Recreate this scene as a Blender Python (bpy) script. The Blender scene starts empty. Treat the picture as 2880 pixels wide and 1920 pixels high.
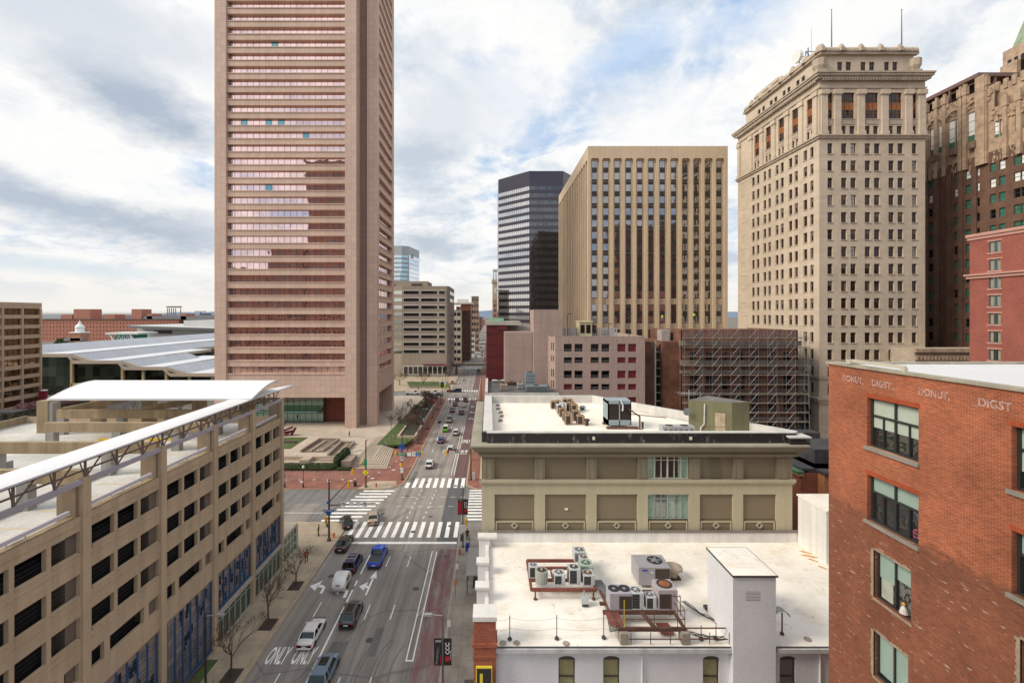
import bpy, math, random
from mathutils import Vector, Matrix
R=math.radians
rnd=random.Random(7)
sc=bpy.context.scene
COL=sc.collection
F_=1280.0; HC=35.0
def W(nx,ny,Z): return ((nx-1376)*Z/F_, Z, HC-(ny-885)*Z/F_)   # photo measure -> metres at a known depth
def G(nx,ny,h=0.0):
    Z=(HC-h)*F_/(ny-885); return ((nx-1376)*Z/F_, Z)
ORG={}
# ---------------------------------------------------------------- materials
def nodes(name):
    m=bpy.data.materials.new(name); m.use_nodes=True
    nt=m.node_tree; b=nt.nodes['Principled BSDF']; return m,nt,b
def N(nt,t,**k):
    n=nt.nodes.new(t)
    for a,v in k.items(): setattr(n,a,v)
    return n
def L(nt,a,b): nt.links.new(a,b)
def noise(nt,vec,scale,detail=4,rough=.55):
    n=N(nt,'ShaderNodeTexNoise'); n.inputs['Scale'].default_value=scale; n.inputs['Detail'].default_value=detail; n.inputs['Roughness'].default_value=rough
    if vec is not None: L(nt,vec,n.inputs['Vector'])
    return n.outputs['Fac']
def ramp(nt,fac,stops):
    r=N(nt,'ShaderNodeValToRGB'); L(nt,fac,r.inputs['Fac'])
    e=r.color_ramp.elements
    while len(e)<len(stops): e.new(.5)
    for i,(p,c) in enumerate(stops):
        e[i].position=p; e[i].color=(c,c,c,1) if isinstance(c,(int,float)) else (*c,1)
    return r.outputs['Color']
def mixc(nt,fac,a,b,mode='MIX'):
    n=N(nt,'ShaderNodeMix',data_type='RGBA',blend_type=mode)
    def s(i,v):
        if isinstance(v,(int,float)): n.inputs[i].default_value=v if i==0 else (v,v,v,1)
        elif isinstance(v,tuple): n.inputs[i].default_value=(*v,1)
        else: L(nt,v,n.inputs[i])
    s(0,fac); s(6,a); s(7,b); return n.outputs[2]
def mapv(nt,vec,scale=(1,1,1),loc=(0,0,0),rot=(0,0,0)):
    m=N(nt,'ShaderNodeMapping'); L(nt,vec,m.inputs['Vector']); m.inputs['Scale'].default_value=scale; m.inputs['Location'].default_value=loc; m.inputs['Rotation'].default_value=rot
    return m.outputs[0]
def pos(nt): return N(nt,'ShaderNodeNewGeometry').outputs['Position']
def wallvec(nt,p=None):
    p=p or pos(nt); s=N(nt,'ShaderNodeSeparateXYZ'); L(nt,p,s.inputs[0])
    a=N(nt,'ShaderNodeMath',operation='ADD'); L(nt,s.outputs[0],a.inputs[0]); L(nt,s.outputs[1],a.inputs[1])
    c=N(nt,'ShaderNodeCombineXYZ'); L(nt,a.outputs[0],c.inputs[0]); L(nt,s.outputs[2],c.inputs[1]); return c.outputs[0],s
def bump(nt,b,h,st=.3,dist=.02):
    n=N(nt,'ShaderNodeBump'); n.inputs['Strength'].default_value=st; n.inputs['Distance'].default_value=dist
    L(nt,h,n.inputs['Height']); L(nt,n.outputs[0],b.inputs['Normal'])
MC={}
def mk(name,col,rough=.75,var=.18,sc_=.6,metal=0,streak=0,spec=None,fine=.06,emit=0,joint=None,jcol=.75,bumpy=0):
    if name in MC: return MC[name]
    m,nt,b=nodes(name); b.inputs['Roughness'].default_value=rough; b.inputs['Metallic'].default_value=metal
    if spec is not None: b.inputs['Specular IOR Level'].default_value=spec
    if var==0 and fine==0 and not joint: b.inputs['Base Color'].default_value=(*col,1)
    else:
        p=pos(nt)
        f=noise(nt,p,sc_,5,.6); c=mixc(nt,1,(*col,)[:3],ramp(nt,f,[(.3,1-var),(.7,1+var*.6)]),'MULTIPLY')
        f2=noise(nt,p,sc_*18,3,.6); c=mixc(nt,1,c,ramp(nt,f2,[(.25,1-fine),(.75,1+fine)]),'MULTIPLY')
        if streak:
            f3=noise(nt,mapv(nt,p,(1.3,1.3,.07)),1.0,4,.6); c=mixc(nt,1,c,ramp(nt,f3,[(.35,1-streak),(.62,1.0)]),'MULTIPLY')
        if joint:
            v,_=wallvec(nt); br=N(nt,'ShaderNodeTexBrick'); L(nt,v,br.inputs['Vector']); br.offset=0
            br.inputs['Scale'].default_value=1; br.inputs['Brick Width'].default_value=joint[0]; br.inputs['Row Height'].default_value=joint[1]
            br.inputs['Mortar Size'].default_value=joint[2]; br.inputs['Mortar Smooth'].default_value=.1
            t=joint[3] if len(joint)>3 else .05
            br.inputs['Color1'].default_value=(1-t,1-t,1-t,1); br.inputs['Color2'].default_value=(1+t,1+t,1+t,1); br.inputs['Mortar'].default_value=(jcol,jcol,jcol,1)
            c=mixc(nt,1,c,br.outputs['Color'],'MULTIPLY')
        L(nt,c,b.inputs['Base Color'])
        if bumpy: bump(nt,b,f2,bumpy,.03)
    if emit: b.inputs['Emission Color'].default_value=(*col,1); b.inputs['Emission Strength'].default_value=emit
    MC[name]=m; return m
def brickmat(name,c1,c2,mortar,bw=.21,rh=.075,ms=.010,var=.25,mottle=None,two=None,mot=.2):
    if name in MC: return MC[name]
    m,nt,b=nodes(name); b.inputs['Roughness'].default_value=.85
    v,s=wallvec(nt); br=N(nt,'ShaderNodeTexBrick'); L(nt,v,br.inputs['Vector'])
    br.inputs['Scale'].default_value=1; br.inputs['Brick Width'].default_value=bw; br.inputs['Row Height'].default_value=rh; br.inputs['Mortar Size'].default_value=ms
    br.inputs['Mortar Smooth'].default_value=.2; br.inputs['Bias'].default_value=-.1
    br.inputs['Color1'].default_value=(*c1,1); br.inputs['Color2'].default_value=(*c2,1); br.inputs['Mortar'].default_value=(*mortar,1)
    c=mixc(nt,1,br.outputs['Color'],ramp(nt,noise(nt,pos(nt),.35,5,.6),[(.3,1-var),(.7,1+var)]),'MULTIPLY')
    c=mixc(nt,1,c,ramp(nt,noise(nt,mapv(nt,v,(3,12,1)),1,2,.5),[(.3,1-mot),(.7,1+mot*.9)]),'MULTIPLY')
    if two:   # lower part of the wall: older, rougher brick below height two
        b2=N(nt,'ShaderNodeTexBrick'); L(nt,v,b2.inputs['Vector']); b2.inputs['Scale'].default_value=1; b2.inputs['Brick Width'].default_value=.2; b2.inputs['Row Height'].default_value=.068
        b2.inputs['Mortar Size'].default_value=.012; b2.inputs['Color1'].default_value=(.20,.048,.024,1); b2.inputs['Color2'].default_value=(.29,.088,.042,1); b2.inputs['Mortar'].default_value=(.20,.10,.058,1)
        n1=noise(nt,mapv(nt,v,(2.2,9,1)),1.2,4,.7)
        o=mixc(nt,ramp(nt,n1,[(.5,0),(.72,.8)]),b2.outputs['Color'],(.38,.12,.055))
        n2=noise(nt,mapv(nt,v,(3.1,10,1),(7,3,0)),1.1,3,.7)
        o=mixc(nt,ramp(nt,n2,[(.3,.9),(.42,0)]),o,(.085,.055,.045))
        n3=noise(nt,mapv(nt,v,(1.5,8,1),(17,5,0)),1.1,3,.6)
        o=mixc(nt,ramp(nt,n3,[(.64,0),(.68,.9)]),o,(.55,.42,.32))
        o=mixc(nt,1,o,ramp(nt,noise(nt,pos(nt),.5,3,.6),[(.3,.8),(.7,1.2)]),'MULTIPLY')
        z=N(nt,'ShaderNodeMath',operation='ADD'); L(nt,s.outputs[2],z.inputs[0])
        nz=N(nt,'ShaderNodeMath',operation='MULTIPLY'); L(nt,noise(nt,mapv(nt,v,(3,3,1)),1,2),nz.inputs[0]); nz.inputs[1].default_value=1.2; L(nt,nz.outputs[0],z.inputs[1])
        g=N(nt,'ShaderNodeMapRange'); L(nt,z.outputs[0],g.inputs[0]); g.inputs[1].default_value=two+.30; g.inputs[2].default_value=two+.62
        c=mixc(nt,g.outputs[0],o,c)
    L(nt,c,b.inputs['Base Color']); bump(nt,b,br.outputs['Fac'],-2*mot,.01)
    MC[name]=m; return m
def glass(name,tint,rough=.03,wob=.0,wsc=.25,dark=None,var=0):
    """mirror-like office glazing"""
    if name in MC: return MC[name]
    m,nt,b=nodes(name); b.inputs['Roughness'].default_value=rough; b.inputs['Metallic'].default_value=.9; b.inputs['Base Color'].default_value=(*tint,1)
    if var:
        v,_=wallvec(nt); br=N(nt,'ShaderNodeTexBrick'); br.offset=0; L(nt,v,br.inputs['Vector']); br.inputs['Scale'].default_value=1; br.inputs['Brick Width'].default_value=var[0]; br.inputs['Row Height'].default_value=var[1]; br.inputs['Mortar Size'].default_value=0
        t=var[2]; br.inputs['Color1'].default_value=(1-t,1-t,1-t,1); br.inputs['Color2'].default_value=(1,1,1,1)
        L(nt,mixc(nt,1,tint,br.outputs['Color'],'MULTIPLY'),b.inputs['Base Color'])
    if wob: bump(nt,b,noise(nt,pos(nt),wsc,2,.5),wob,.6)
    MC[name]=m; return m
def flat(name,col,rough=.5,metal=0,emit=0): return mk(name,col,rough,0,1,metal,fine=0,emit=emit)
def paint(name,col):
    if name in MC: return MC[name]
    m,nt,b=nodes(name); b.inputs['Base Color'].default_value=(*col,1); b.inputs['Roughness'].default_value=.28; b.inputs['Coat Weight'].default_value=.7; b.inputs['Coat Roughness'].default_value=.08
    f=noise(nt,pos(nt),1.5,3,.6); L(nt,mixc(nt,1,col,ramp(nt,f,[(.3,.9),(.7,1.05)]),'MULTIPLY'),b.inputs['Base Color'])
    MC[name]=m; return m
# ---------------------------------------------------------------- mesh builder
class Fac:
    """facade frame: o = lower left corner seen from outside, rot 0 faces the camera side (-Y), -90 faces -X, +90 faces +X, 180 faces +Y"""
    def __init__(s,o,deg=0):
        s.o=Vector(o); a=R(deg); s.deg=deg; s.r=Vector((math.cos(a),math.sin(a),0)); s.f=Vector((-math.sin(a),math.cos(a),0)); s.u=Vector((0,0,1))
    def p(s,u,v,d=0): return s.o+s.r*u+s.u*v+s.f*d
class MB:
    def __init__(s): s.v=[];s.f=[];s.m=[]
    def face(s,pts,m=0):
        i=len(s.v); s.v+= [tuple(p) for p in pts]; s.f.append(tuple(range(i,i+len(pts)))); s.m.append(m)
    def hexa(s,P,m=0):
        i=len(s.v); s.v+=[tuple(p) for p in P]
        for q in ((0,3,2,1),(4,5,6,7),(0,1,5,4),(1,2,6,5),(2,3,7,6),(3,0,4,7)): s.f.append(tuple(i+k for k in q)); s.m.append(m)
    def box(s,x0,x1,y0,y1,z0,z1,m=0):
        s.hexa([(x0,y0,z0),(x1,y0,z0),(x1,y1,z0),(x0,y1,z0),(x0,y0,z1),(x1,y0,z1),(x1,y1,z1),(x0,y1,z1)],m)
    def fbox(s,F,u0,u1,v0,v1,d0,d1,m=0):
        p=F.p; s.hexa([p(u0,v0,d0),p(u1,v0,d0),p(u1,v0,d1),p(u0,v0,d1),p(u0,v1,d0),p(u1,v1,d0),p(u1,v1,d1),p(u0,v1,d1)],m)
    def fquad(s,F,u0,u1,v0,v1,d,m=0): p=F.p; s.face([p(u0,v0,d),p(u1,v0,d),p(u1,v1,d),p(u0,v1,d)],m)
    def prism(s,poly,z0,z1,m=0,mt=None):
        n=len(poly); i=len(s.v); s.v+=[(x,y,z0) for x,y in poly]+[(x,y,z1) for x,y in poly]
        s.f.append(tuple(i+n+k for k in range(n))); s.m.append(m if mt is None else mt)
        s.f.append(tuple(i+n-1-k for k in range(n))); s.m.append(m)
        for k in range(n): s.f.append((i+k,i+(k+1)%n,i+n+(k+1)%n,i+n+k)); s.m.append(m)
    def tube(s,p,q,r,r2=None,n=6,m=0,cap=True):
        p=Vector(p);q=Vector(q);r2=r if r2 is None else r2; d=(q-p)
        if d.length<1e-6: return
        d.normalize(); a=d.orthogonal().normalized(); b=d.cross(a); i=len(s.v)
        for c,rr in ((p,r),(q,r2)):
            for k in range(n):
                t=2*math.pi*k/n; s.v.append(tuple(c+a*math.cos(t)*rr+b*math.sin(t)*rr))
        for k in range(n): s.f.append((i+k,i+(k+1)%n,i+n+(k+1)%n,i+n+k)); s.m.append(m)
        if cap: s.f.append(tuple(i+n-1-k for k in range(n))); s.m.append(m); s.f.append(tuple(i+n+k for k in range(n))); s.m.append(m)
    def bar(s,p,q,w,h=None,m=0):
        p=Vector(p);q=Vector(q);h=h or w; d=(q-p).normalized(); up=Vector((0,0,1)) if abs(d.z)<.95 else Vector((0,1,0))
        a=d.cross(up).normalized()*w/2; b=a.cross(d).normalized()*h/2
        s.hexa([p-a-b,p+a-b,p+a+b,p-a+b,q-a-b,q+a-b,q+a+b,q-a+b],m)
    def lathe(s,c,prof,n=12,m=0,axis=2):
        c=Vector(c); i=len(s.v)
        for r,z in prof:
            for k in range(n):
                t=2*math.pi*k/n
                if axis==2: s.v.append((c.x+r*math.cos(t),c.y+r*math.sin(t),c.z+z))
                elif axis==0: s.v.append((c.x+z,c.y+r*math.cos(t),c.z+r*math.sin(t)))
                else: s.v.append((c.x+r*math.cos(t),c.y+z,c.z+r*math.sin(t)))
        for j in range(len(prof)-1):
            for k in range(n): s.f.append((i+j*n+k,i+j*n+(k+1)%n,i+(j+1)*n+(k+1)%n,i+(j+1)*n+k)); s.m.append(m)
        if prof[0][0]>1e-4: s.f.append(tuple(i+n-1-k for k in range(n))); s.m.append(m)
        if prof[-1][0]>1e-4: s.f.append(tuple(i+(len(prof)-1)*n+k for k in range(n))); s.m.append(m)
    def holes(s,F,u0,u1,v0,v1,H,depth,m=0,mr=None,skip=None):
        """wall sheet with real openings and reveals"""
        mr=m if mr is None else mr
        u0,u1,v0,v1=[round(q,4) for q in (u0,u1,v0,v1)]
        H=[(round(max(h[0],u0),4),round(max(h[1],v0),4),round(min(h[2],u1),4),round(min(h[3],v1),4)) for h in H]
        H=[h for h in H if h[2]-h[0]>.01 and h[3]-h[1]>.01]
        us=sorted(set([u0,u1]+[c for h in H for c in (h[0],h[2])])); vs=sorted(set([v0,v1]+[c for h in H for c in (h[1],h[3])]))
        us=[u for u in us if u0<=u<=u1]; vs=[v for v in vs if v0<=v<=v1]
        import bisect
        solid=[[True]*(len(us)-1) for _ in range(len(vs)-1)]
        for h in H:
            a=bisect.bisect_left(us,h[0]-1e-5); b=bisect.bisect_left(us,h[2]-1e-5); c=bisect.bisect_left(vs,h[1]-1e-5); d=bisect.bisect_left(vs,h[3]-1e-5)
            for j in range(c,d):
                for i in range(a,b): solid[j][i]=False
            p=F.p; A=(h[0],h[1]);B=(h[2],h[1]);C=(h[2],h[3]);D=(h[0],h[3])
            for q,r in ((A,B),(B,C),(C,D),(D,A)): s.face([p(*q,0),p(*r,0),p(*r,depth),p(*q,depth)],mr)
        for j in range(len(vs)-1):
            i=0
            while i<len(us)-1:
                if solid[j][i]:
                    k=i
                    while k+1<len(us)-1 and solid[j][k+1]: k+=1
                    s.fquad(F,us[i],us[k+1],vs[j],vs[j+1],0,m); i=k+1
                else: i+=1
    def build(s,name,mats,parent=None,kind=None,smooth=False,label=None,cat=None,group=None,org=None,bev=0):
        if not isinstance(mats,(list,tuple)): mats=[mats]
        if parent is not None: o=Vector(ORG[parent.name])
        elif org is not None: o=Vector(org)
        else: o=Vector((0,0,0))
        me=bpy.data.meshes.new(name); me.from_pydata([(x-o.x,y-o.y,z-o.z) for x,y,z in s.v],[],s.f)
        for mt in mats: me.materials.append(mt)
        me.polygons.foreach_set('material_index',s.m)
        if smooth: me.polygons.foreach_set('use_smooth',[True]*len(me.polygons))
        me.update()
        ob=bpy.data.objects.new(name,me); COL.objects.link(ob)
        if parent is not None: ob.parent=parent
        else: ob.location=o
        ORG[ob.name]=tuple(o)
        if kind: ob['kind']=kind
        if label: ob['label']=label
        if cat: ob['category']=cat
        if group: ob['group']=group
        if bev:
            md=ob.modifiers.new('b','BEVEL'); md.width=bev; md.segments=2; md.limit_method='ANGLE'
        return ob
def thing(name,label,cat,loc,group=None,rot=0,local=False):
    o=bpy.data.objects.new(name,None); COL.objects.link(o); o.location=loc; o.rotation_euler=(0,0,R(rot)); o.empty_display_size=.5
    o['label']=label; o['category']=cat
    if group: o['group']=group
    ORG[o.name]=(0,0,0) if (local or rot) else tuple(loc)
    return o
def inst(name,me,parent,p,deg):
    o=bpy.data.objects.new(name,me); COL.objects.link(o); o.parent=parent; o.location=Vector(p)-Vector(ORG[parent.name]); o.rotation_euler=(0,0,R(deg)); ORG[o.name]=(0,0,0); return o
def winmesh(w,h,fr=.07,mull=(),trans=(),fd=.06,mats=None,gd=.05,panes=None):
    """window: frame bars + glass, lower left corner at the origin, x right, z up, y inward"""
    b=MB(); F=Fac((0,0,0),0)
    if fr>0:
        b.fbox(F,0,w,0,fr,0,fd,0); b.fbox(F,0,w,h-fr,h,0,fd,0); b.fbox(F,0,fr,fr,h-fr,0,fd,0); b.fbox(F,w-fr,w,fr,h-fr,0,fd,0)
    for x in mull: b.fbox(F,w*x-fr*.4,w*x+fr*.4,fr,h-fr,0.004,fd,0)
    for z in trans: b.fbox(F,fr,w-fr,h*z-fr*.4,h*z+fr*.4,0.008,fd,0)
    if panes:
        for (a,c,d,e,mi) in panes: b.fquad(F,a*w,c*w,d*h,e*h,gd,mi)
    else: b.fquad(F,0,w,0,h,gd,1)
    me=bpy.data.meshes.new('window'); me.from_pydata(b.v,[],b.f)
    for mt in mats: me.materials.append(mt)
    me.polygons.foreach_set('material_index',b.m); return me
def put_windows(root,items,limit=100,name='window'):
    """items: (mesh, F, u, v, d); the first `limit` as parts of their own, the rest as one part"""
    for me,F,u,v,d in items[:limit]: inst(name,me,root,F.p(u,v,d),F.deg)
    rest=items[limit:]
    if rest:
        b=MB(); mats=[]
        for me,F,u,v,d in rest:
            base=len(b.v); P=F.p(u,v,d); Mx=Matrix.Rotation(R(F.deg),3,'Z')
            for q in me.vertices: b.v.append(tuple(P+Mx@q.co))
            for pl in me.polygons:
                b.f.append(tuple(base+k for k in pl.vertices)); mt=me.materials[pl.material_index]
                if mt not in mats: mats.append(mt)
                b.m.append(mats.index(mt))
        b.build(name,mats,root,kind='stuff')
_T={}
def text(b,s,size,F,u,v,d,m=0,sx=1.0,sy=1.0,th=0.01):
    """flat letters laid on the facade frame F at u,v (left baseline)"""
    if s not in _T:
        c=bpy.data.curves.new('t','FONT'); c.body=s; c.size=1; c.resolution_u=3; c.offset=.022; o=bpy.data.objects.new('t',c); COL.objects.link(o)
        dg=bpy.context.evaluated_depsgraph_get(); me=o.evaluated_get(dg).to_mesh()
        _T[s]=([tuple(q.co) for q in me.vertices],[tuple(pl.vertices) for pl in me.polygons])
        COL.objects.unlink(o); bpy.data.objects.remove(o); bpy.data.curves.remove(c)
    vs,fs=_T[s]; i=len(b.v)
    for x,y,_ in vs: b.v.append(tuple(F.p(u+x*size*sx,v+y*size*sy,d)))
    for f in fs: b.f.append(tuple(i+k for k in f)); b.m.append(m)
class FlatF:   # text lying on the ground, read while driving along +Y
    def __init__(s,x,y,z): s.o=Vector((x,y,z))
    def p(s,u,v,d=0): return s.o+Vector((u,v,-d))
def boxes(root,name,mat,lst):
    for bx in lst:
        b=MB(); b.box(*bx); b.build(name,mat,root)
# ---------------------------------------------------------------- camera, sky, sun
cam=bpy.data.cameras.new('camera'); co=bpy.data.objects.new('camera',cam); COL.objects.link(co); sc.camera=co
cam.sensor_width=36; cam.lens=16; cam.shift_x=64/2880; cam.shift_y=-75/2880; cam.clip_start=.5; cam.clip_end=30000
co.location=(0,0,HC); co.rotation_euler=(R(90),0,0)
sc.view_settings.view_transform='Standard'; sc.view_settings.look='None'; sc.view_settings.exposure=0
SUN_EL,SUN_AZ=38.0,-108.0      # azimuth from +Y, negative = to the left
w=bpy.data.worlds.new('World'); sc.world=w; w.use_nodes=True; nt=w.node_tree
bg=nt.nodes['Background']
sky=N(nt,'ShaderNodeTexSky',sky_type='NISHITA',sun_disc=False); sky.sun_elevation=R(SUN_EL); sky.sun_rotation=R(SUN_AZ); sky.air_density=1.2; sky.dust_density=1.5
tc=N(nt,'ShaderNodeTexCoord').outputs['Generated']
s=N(nt,'ShaderNodeSeparateXYZ'); L(nt,tc,s.inputs[0])
zz=N(nt,'ShaderNodeMath',operation='MAXIMUM'); L(nt,s.outputs[2],zz.inputs[0]); zz.inputs[1].default_value=0
za=N(nt,'ShaderNodeMath',operation='ADD'); L(nt,zz.outputs[0],za.inputs[0]); za.inputs[1].default_value=.26
def div(a,b):
    d=N(nt,'ShaderNodeMath',operation='DIVIDE'); L(nt,a,d.inputs[0]); L(nt,b,d.inputs[1]); return d.outputs[0]
cv=N(nt,'ShaderNodeCombineXYZ'); L(nt,div(s.outputs[0],za.outputs[0]),cv.inputs[0]); L(nt,div(s.outputs[1],za.outputs[0]),cv.inputs[1])
P=cv.outputs[0]
def wn(scale,detail,rough,loc,dist=0,sx=1,sy=1):
    n=N(nt,'ShaderNodeTexNoise'); n.inputs['Scale'].default_value=scale; n.inputs['Detail'].default_value=detail; n.inputs['Roughness'].default_value=rough; n.inputs['Distortion'].default_value=dist
    L(nt,mapv(nt,P,(sx,sy,1),loc),n.inputs['Vector']); return n.outputs['Fac']
cover=ramp(nt,wn(1.9,9,.60,(3.3,1.7,0),.4),[(.36,0),(.46,1)])          # blue gaps
body=ramp(nt,wn(3.1,11,.64,(0.4,5.2,2),.2),[(.42,(.985,.985,.975)),(.50,(.93,.94,.95)),(.56,(.77,.82,.88)),(.67,(.56,.64,.74))])
fine=ramp(nt,wn(8.5,9,.65,(1,2,5),.4),[(.3,.93),(.7,1.04)])
cloud=mixc(nt,1,body,fine,'MULTIPLY')
bl=mixc(nt,.8,mixc(nt,1,sky.outputs[0],(.15,.15,.15),'MULTIPLY'),(.44,.62,.88))
col=mixc(nt,cover,bl,cloud)
wob=N(nt,'ShaderNodeTexNoise'); wob.inputs['Scale'].default_value=4.0; wob.inputs['Detail'].default_value=9; wob.inputs['Roughness'].default_value=.68; L(nt,P,wob.inputs['Vector'])
def patch(col,nx,ny,sx,sy,tilt,colr,amt):
    """one soft cloud bank or gap at a compass direction and height"""
    d=Vector(((nx-1376)/1280,1,(885-ny)/1280)).normalized()
    az=math.atan2(d.x,d.y)
    m1=mapv(nt,tc,(1,1,1),tuple(-d)) if False else None
    sub=N(nt,'ShaderNodeVectorMath',operation='SUBTRACT'); L(nt,tc,sub.inputs[0]); sub.inputs[1].default_value=d
    rt=N(nt,'ShaderNodeMapping',vector_type='POINT'); L(nt,sub.outputs[0],rt.inputs['Vector']); rt.inputs['Rotation'].default_value=(0,0,az)
    rt2=N(nt,'ShaderNodeMapping',vector_type='POINT'); L(nt,rt.outputs[0],rt2.inputs['Vector']); rt2.inputs['Rotation'].default_value=(0,R(tilt),0)
    rt3=N(nt,'ShaderNodeMapping',vector_type='POINT'); L(nt,rt2.outputs[0],rt3.inputs['Vector']); rt3.inputs['Scale'].default_value=(1/sx,1.2,1/sy)
    ln=N(nt,'ShaderNodeVectorMath',operation='LENGTH'); L(nt,rt3.outputs[0],ln.inputs[0])
    ad=N(nt,'ShaderNodeMath',operation='MULTIPLY_ADD'); L(nt,wob.outputs['Fac'],ad.inputs[0]); ad.inputs[1].default_value=1.5; L(nt,ln.outputs['Value'],ad.inputs[2])
    return mixc(nt,ramp(nt,div2(ad.outputs[0],4.0),[(.24,amt),(.40,0)]),col,colr)
def div2(a,k):
    d=N(nt,'ShaderNodeMath',operation='DIVIDE'); L(nt,a,d.inputs[0]); d.inputs[1].default_value=k; return d.outputs[0]
white=(.975,.97,.955); grey=(.42,.50,.61)
col=patch(col,260,170,.30,.14,0,white,.9); col=patch(col,150,430,.30,.14,0,white,.95); col=patch(col,520,600,.16,.08,0,white,.8)
col=patch(col,395,290,.19,.075,-10,grey,.95); col=patch(col,230,605,.30,.055,-14,grey,.9); col=patch(col,560,650,.20,.05,-8,grey,.7); col=patch(col,120,20,.40,.09,0,(.66,.71,.78),.8)
col=patch(col,1420,250,.20,.18,0,white,.75); col=patch(col,1230,340,.16,.20,0,(.66,.72,.79),.7); col=patch(col,1215,690,.13,.05,0,(.45,.53,.63),.9); col=patch(col,60,740,.30,.02,-3,(.55,.72,.85),.8); col=patch(col,1180,440,.14,.06,0,(.50,.58,.68),.8)
col=patch(col,1780,140,.16,.07,20,(.44,.62,.88),.75); col=patch(col,2080,60,.14,.05,0,(.50,.66,.89),.5); col=patch(col,1860,330,.22,.10,0,white,.85); col=patch(col,2350,110,.20,.14,0,white,.75)
# warm bright veil low over the horizon
hz=ramp(nt,s.outputs[2],[(0,1),(.03,.85),(.11,.12),(.25,0)])
col=mixc(nt,hz,col,(.90,.875,.82))
dt=N(nt,'ShaderNodeVectorMath',operation='DOT_PRODUCT'); L(nt,tc,dt.inputs[0])
sd=(math.sin(R(SUN_AZ))*math.cos(R(SUN_EL)),math.cos(R(SUN_AZ))*math.cos(R(SUN_EL)),math.sin(R(SUN_EL))); dt.inputs[1].default_value=sd
gl=ramp(nt,dt.outputs['Value'],[(.60,0),(.95,.8)])
col=mixc(nt,gl,col,mixc(nt,1,col,(1.22,1.2,1.16),'MULTIPLY'))
dn=ramp(nt,s.outputs[2],[(0,0),(.005,1)])
col=mixc(nt,dn,(.35,.34,.33),col)
L(nt,col,bg.inputs['Color']); bg.inputs['Strength'].default_value=1.03
sl=bpy.data.lights.new('sun','SUN'); sl.energy=3.3; sl.angle=R(24); sl.color=(1,.90,.74); so=bpy.data.objects.new('sun',sl); COL.objects.link(so)
so.rotation_euler=Vector(sd).to_track_quat('Z','Y').to_euler()
# ---------------------------------------------------------------- materials used widely
M={}
M['ground']=mk('city_ground',(.17,.15,.13),.95,.35,.02)
def asphalt(name,base,red=None):
    m,nt,b=nodes(name); b.inputs['Roughness'].default_value=.85; p=pos(nt)
    c=mixc(nt,1,base,ramp(nt,noise(nt,p,.12,5,.6),[(.3,.82),(.7,1.12)]),'MULTIPLY')
    c=mixc(nt,1,c,ramp(nt,noise(nt,mapv(nt,p,(1.1,.035,1)),1.0,4,.6),[(.35,.72),(.65,1.12)]),'MULTIPLY')
    c=mixc(nt,1,c,ramp(nt,noise(nt,p,9,3,.7),[(.3,.9),(.7,1.08)]),'MULTIPLY')
    # repair seams and cracks
    vo=N(nt,'ShaderNodeTexVoronoi',feature='DISTANCE_TO_EDGE'); vo.inputs['Scale'].default_value=.13; L(nt,mixc(nt,.35,p,N(nt,'ShaderNodeTexNoise').outputs['Color']),vo.inputs['Vector'])
    c=mixc(nt,ramp(nt,vo.outputs['Distance'],[(0,.45),(.012,0)]),c,(.05,.05,.05))
    if red:
        f=noise(nt,mapv(nt,p,(1,.22,1)),.9,6,.72)
        c=mixc(nt,ramp(nt,f,[(.36,.0),(.56,red[1])]),c,red[0])
        c=mixc(nt,ramp(nt,noise(nt,mapv(nt,p,(1.6,.05,1),(3,1,0)),1,3),[(.5,0),(.75,.6)]),c,(.07,.05,.05))
    L(nt,c,b.inputs['Base Color']); return m
M['asphalt']=asphalt('asphalt',(.285,.256,.232)); M['asphalt_cross']=asphalt('asphalt_cross',(.20,.193,.188)); M['dark_patch']=asphalt('asphalt_patch',(.12,.12,.125))
M['bus_near']=asphalt('bus_lane_worn',(.26,.23,.22),((.20,.09,.088),.82)); M['bus_far']=asphalt('bus_lane_red',(.15,.11,.11),((.17,.085,.088),.9))
M['walk']=mk('sidewalk_concrete',(.42,.35,.27),.9,.2,.25,streak=0); 
def paving(name,c0,w,h,mort,jc,t=.08,var=.25):
    m,nt,b=nodes(name); b.inputs['Roughness'].default_value=.9; p=pos(nt)
    br=N(nt,'ShaderNodeTexBrick'); br.offset=0; L(nt,p,br.inputs['Vector']); br.inputs['Scale'].default_value=1; br.inputs['Brick Width'].default_value=w; br.inputs['Row Height'].default_value=h; br.inputs['Mortar Size'].default_value=mort
    br.inputs['Color1'].default_value=(1-t,)*3+(1,); br.inputs['Color2'].default_value=(1+t,)*3+(1,); br.inputs['Mortar'].default_value=(jc,jc,jc,1)
    c=mixc(nt,1,c0,br.outputs['Color'],'MULTIPLY'); c=mixc(nt,1,c,ramp(nt,noise(nt,p,.35,6,.65),[(.3,1-var),(.7,1+var*.5)]),'MULTIPLY')
    c=mixc(nt,1,c,ramp(nt,noise(nt,p,7,3,.65),[(.3,.93),(.7,1.05)]),'MULTIPLY')
    L(nt,c,b.inputs['Base Color']); MC[name]=m; return m
M['walk_left']=paving('sidewalk_tan',(.44,.355,.26),3.0,3.0,.03,.7,.07,.3); M['walk_right']=paving('sidewalk_grey',(.27,.245,.22),1.5,1.5,.025,.72,.08,.35)
M['brickwalk']=paving('brick_paving',(.27,.115,.085),2.4,2.4,.05,.78,.10,.35); M['plaza']=paving('plaza_stone',(.50,.42,.34),2.2,2.2,.03,.82,.05,.15)
M['curb']=mk('granite_curb',(.44,.34,.24),.85,.15,.7); M['curb2']=mk('curb_grey',(.33,.29,.26),.85,.2,.7)
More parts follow.
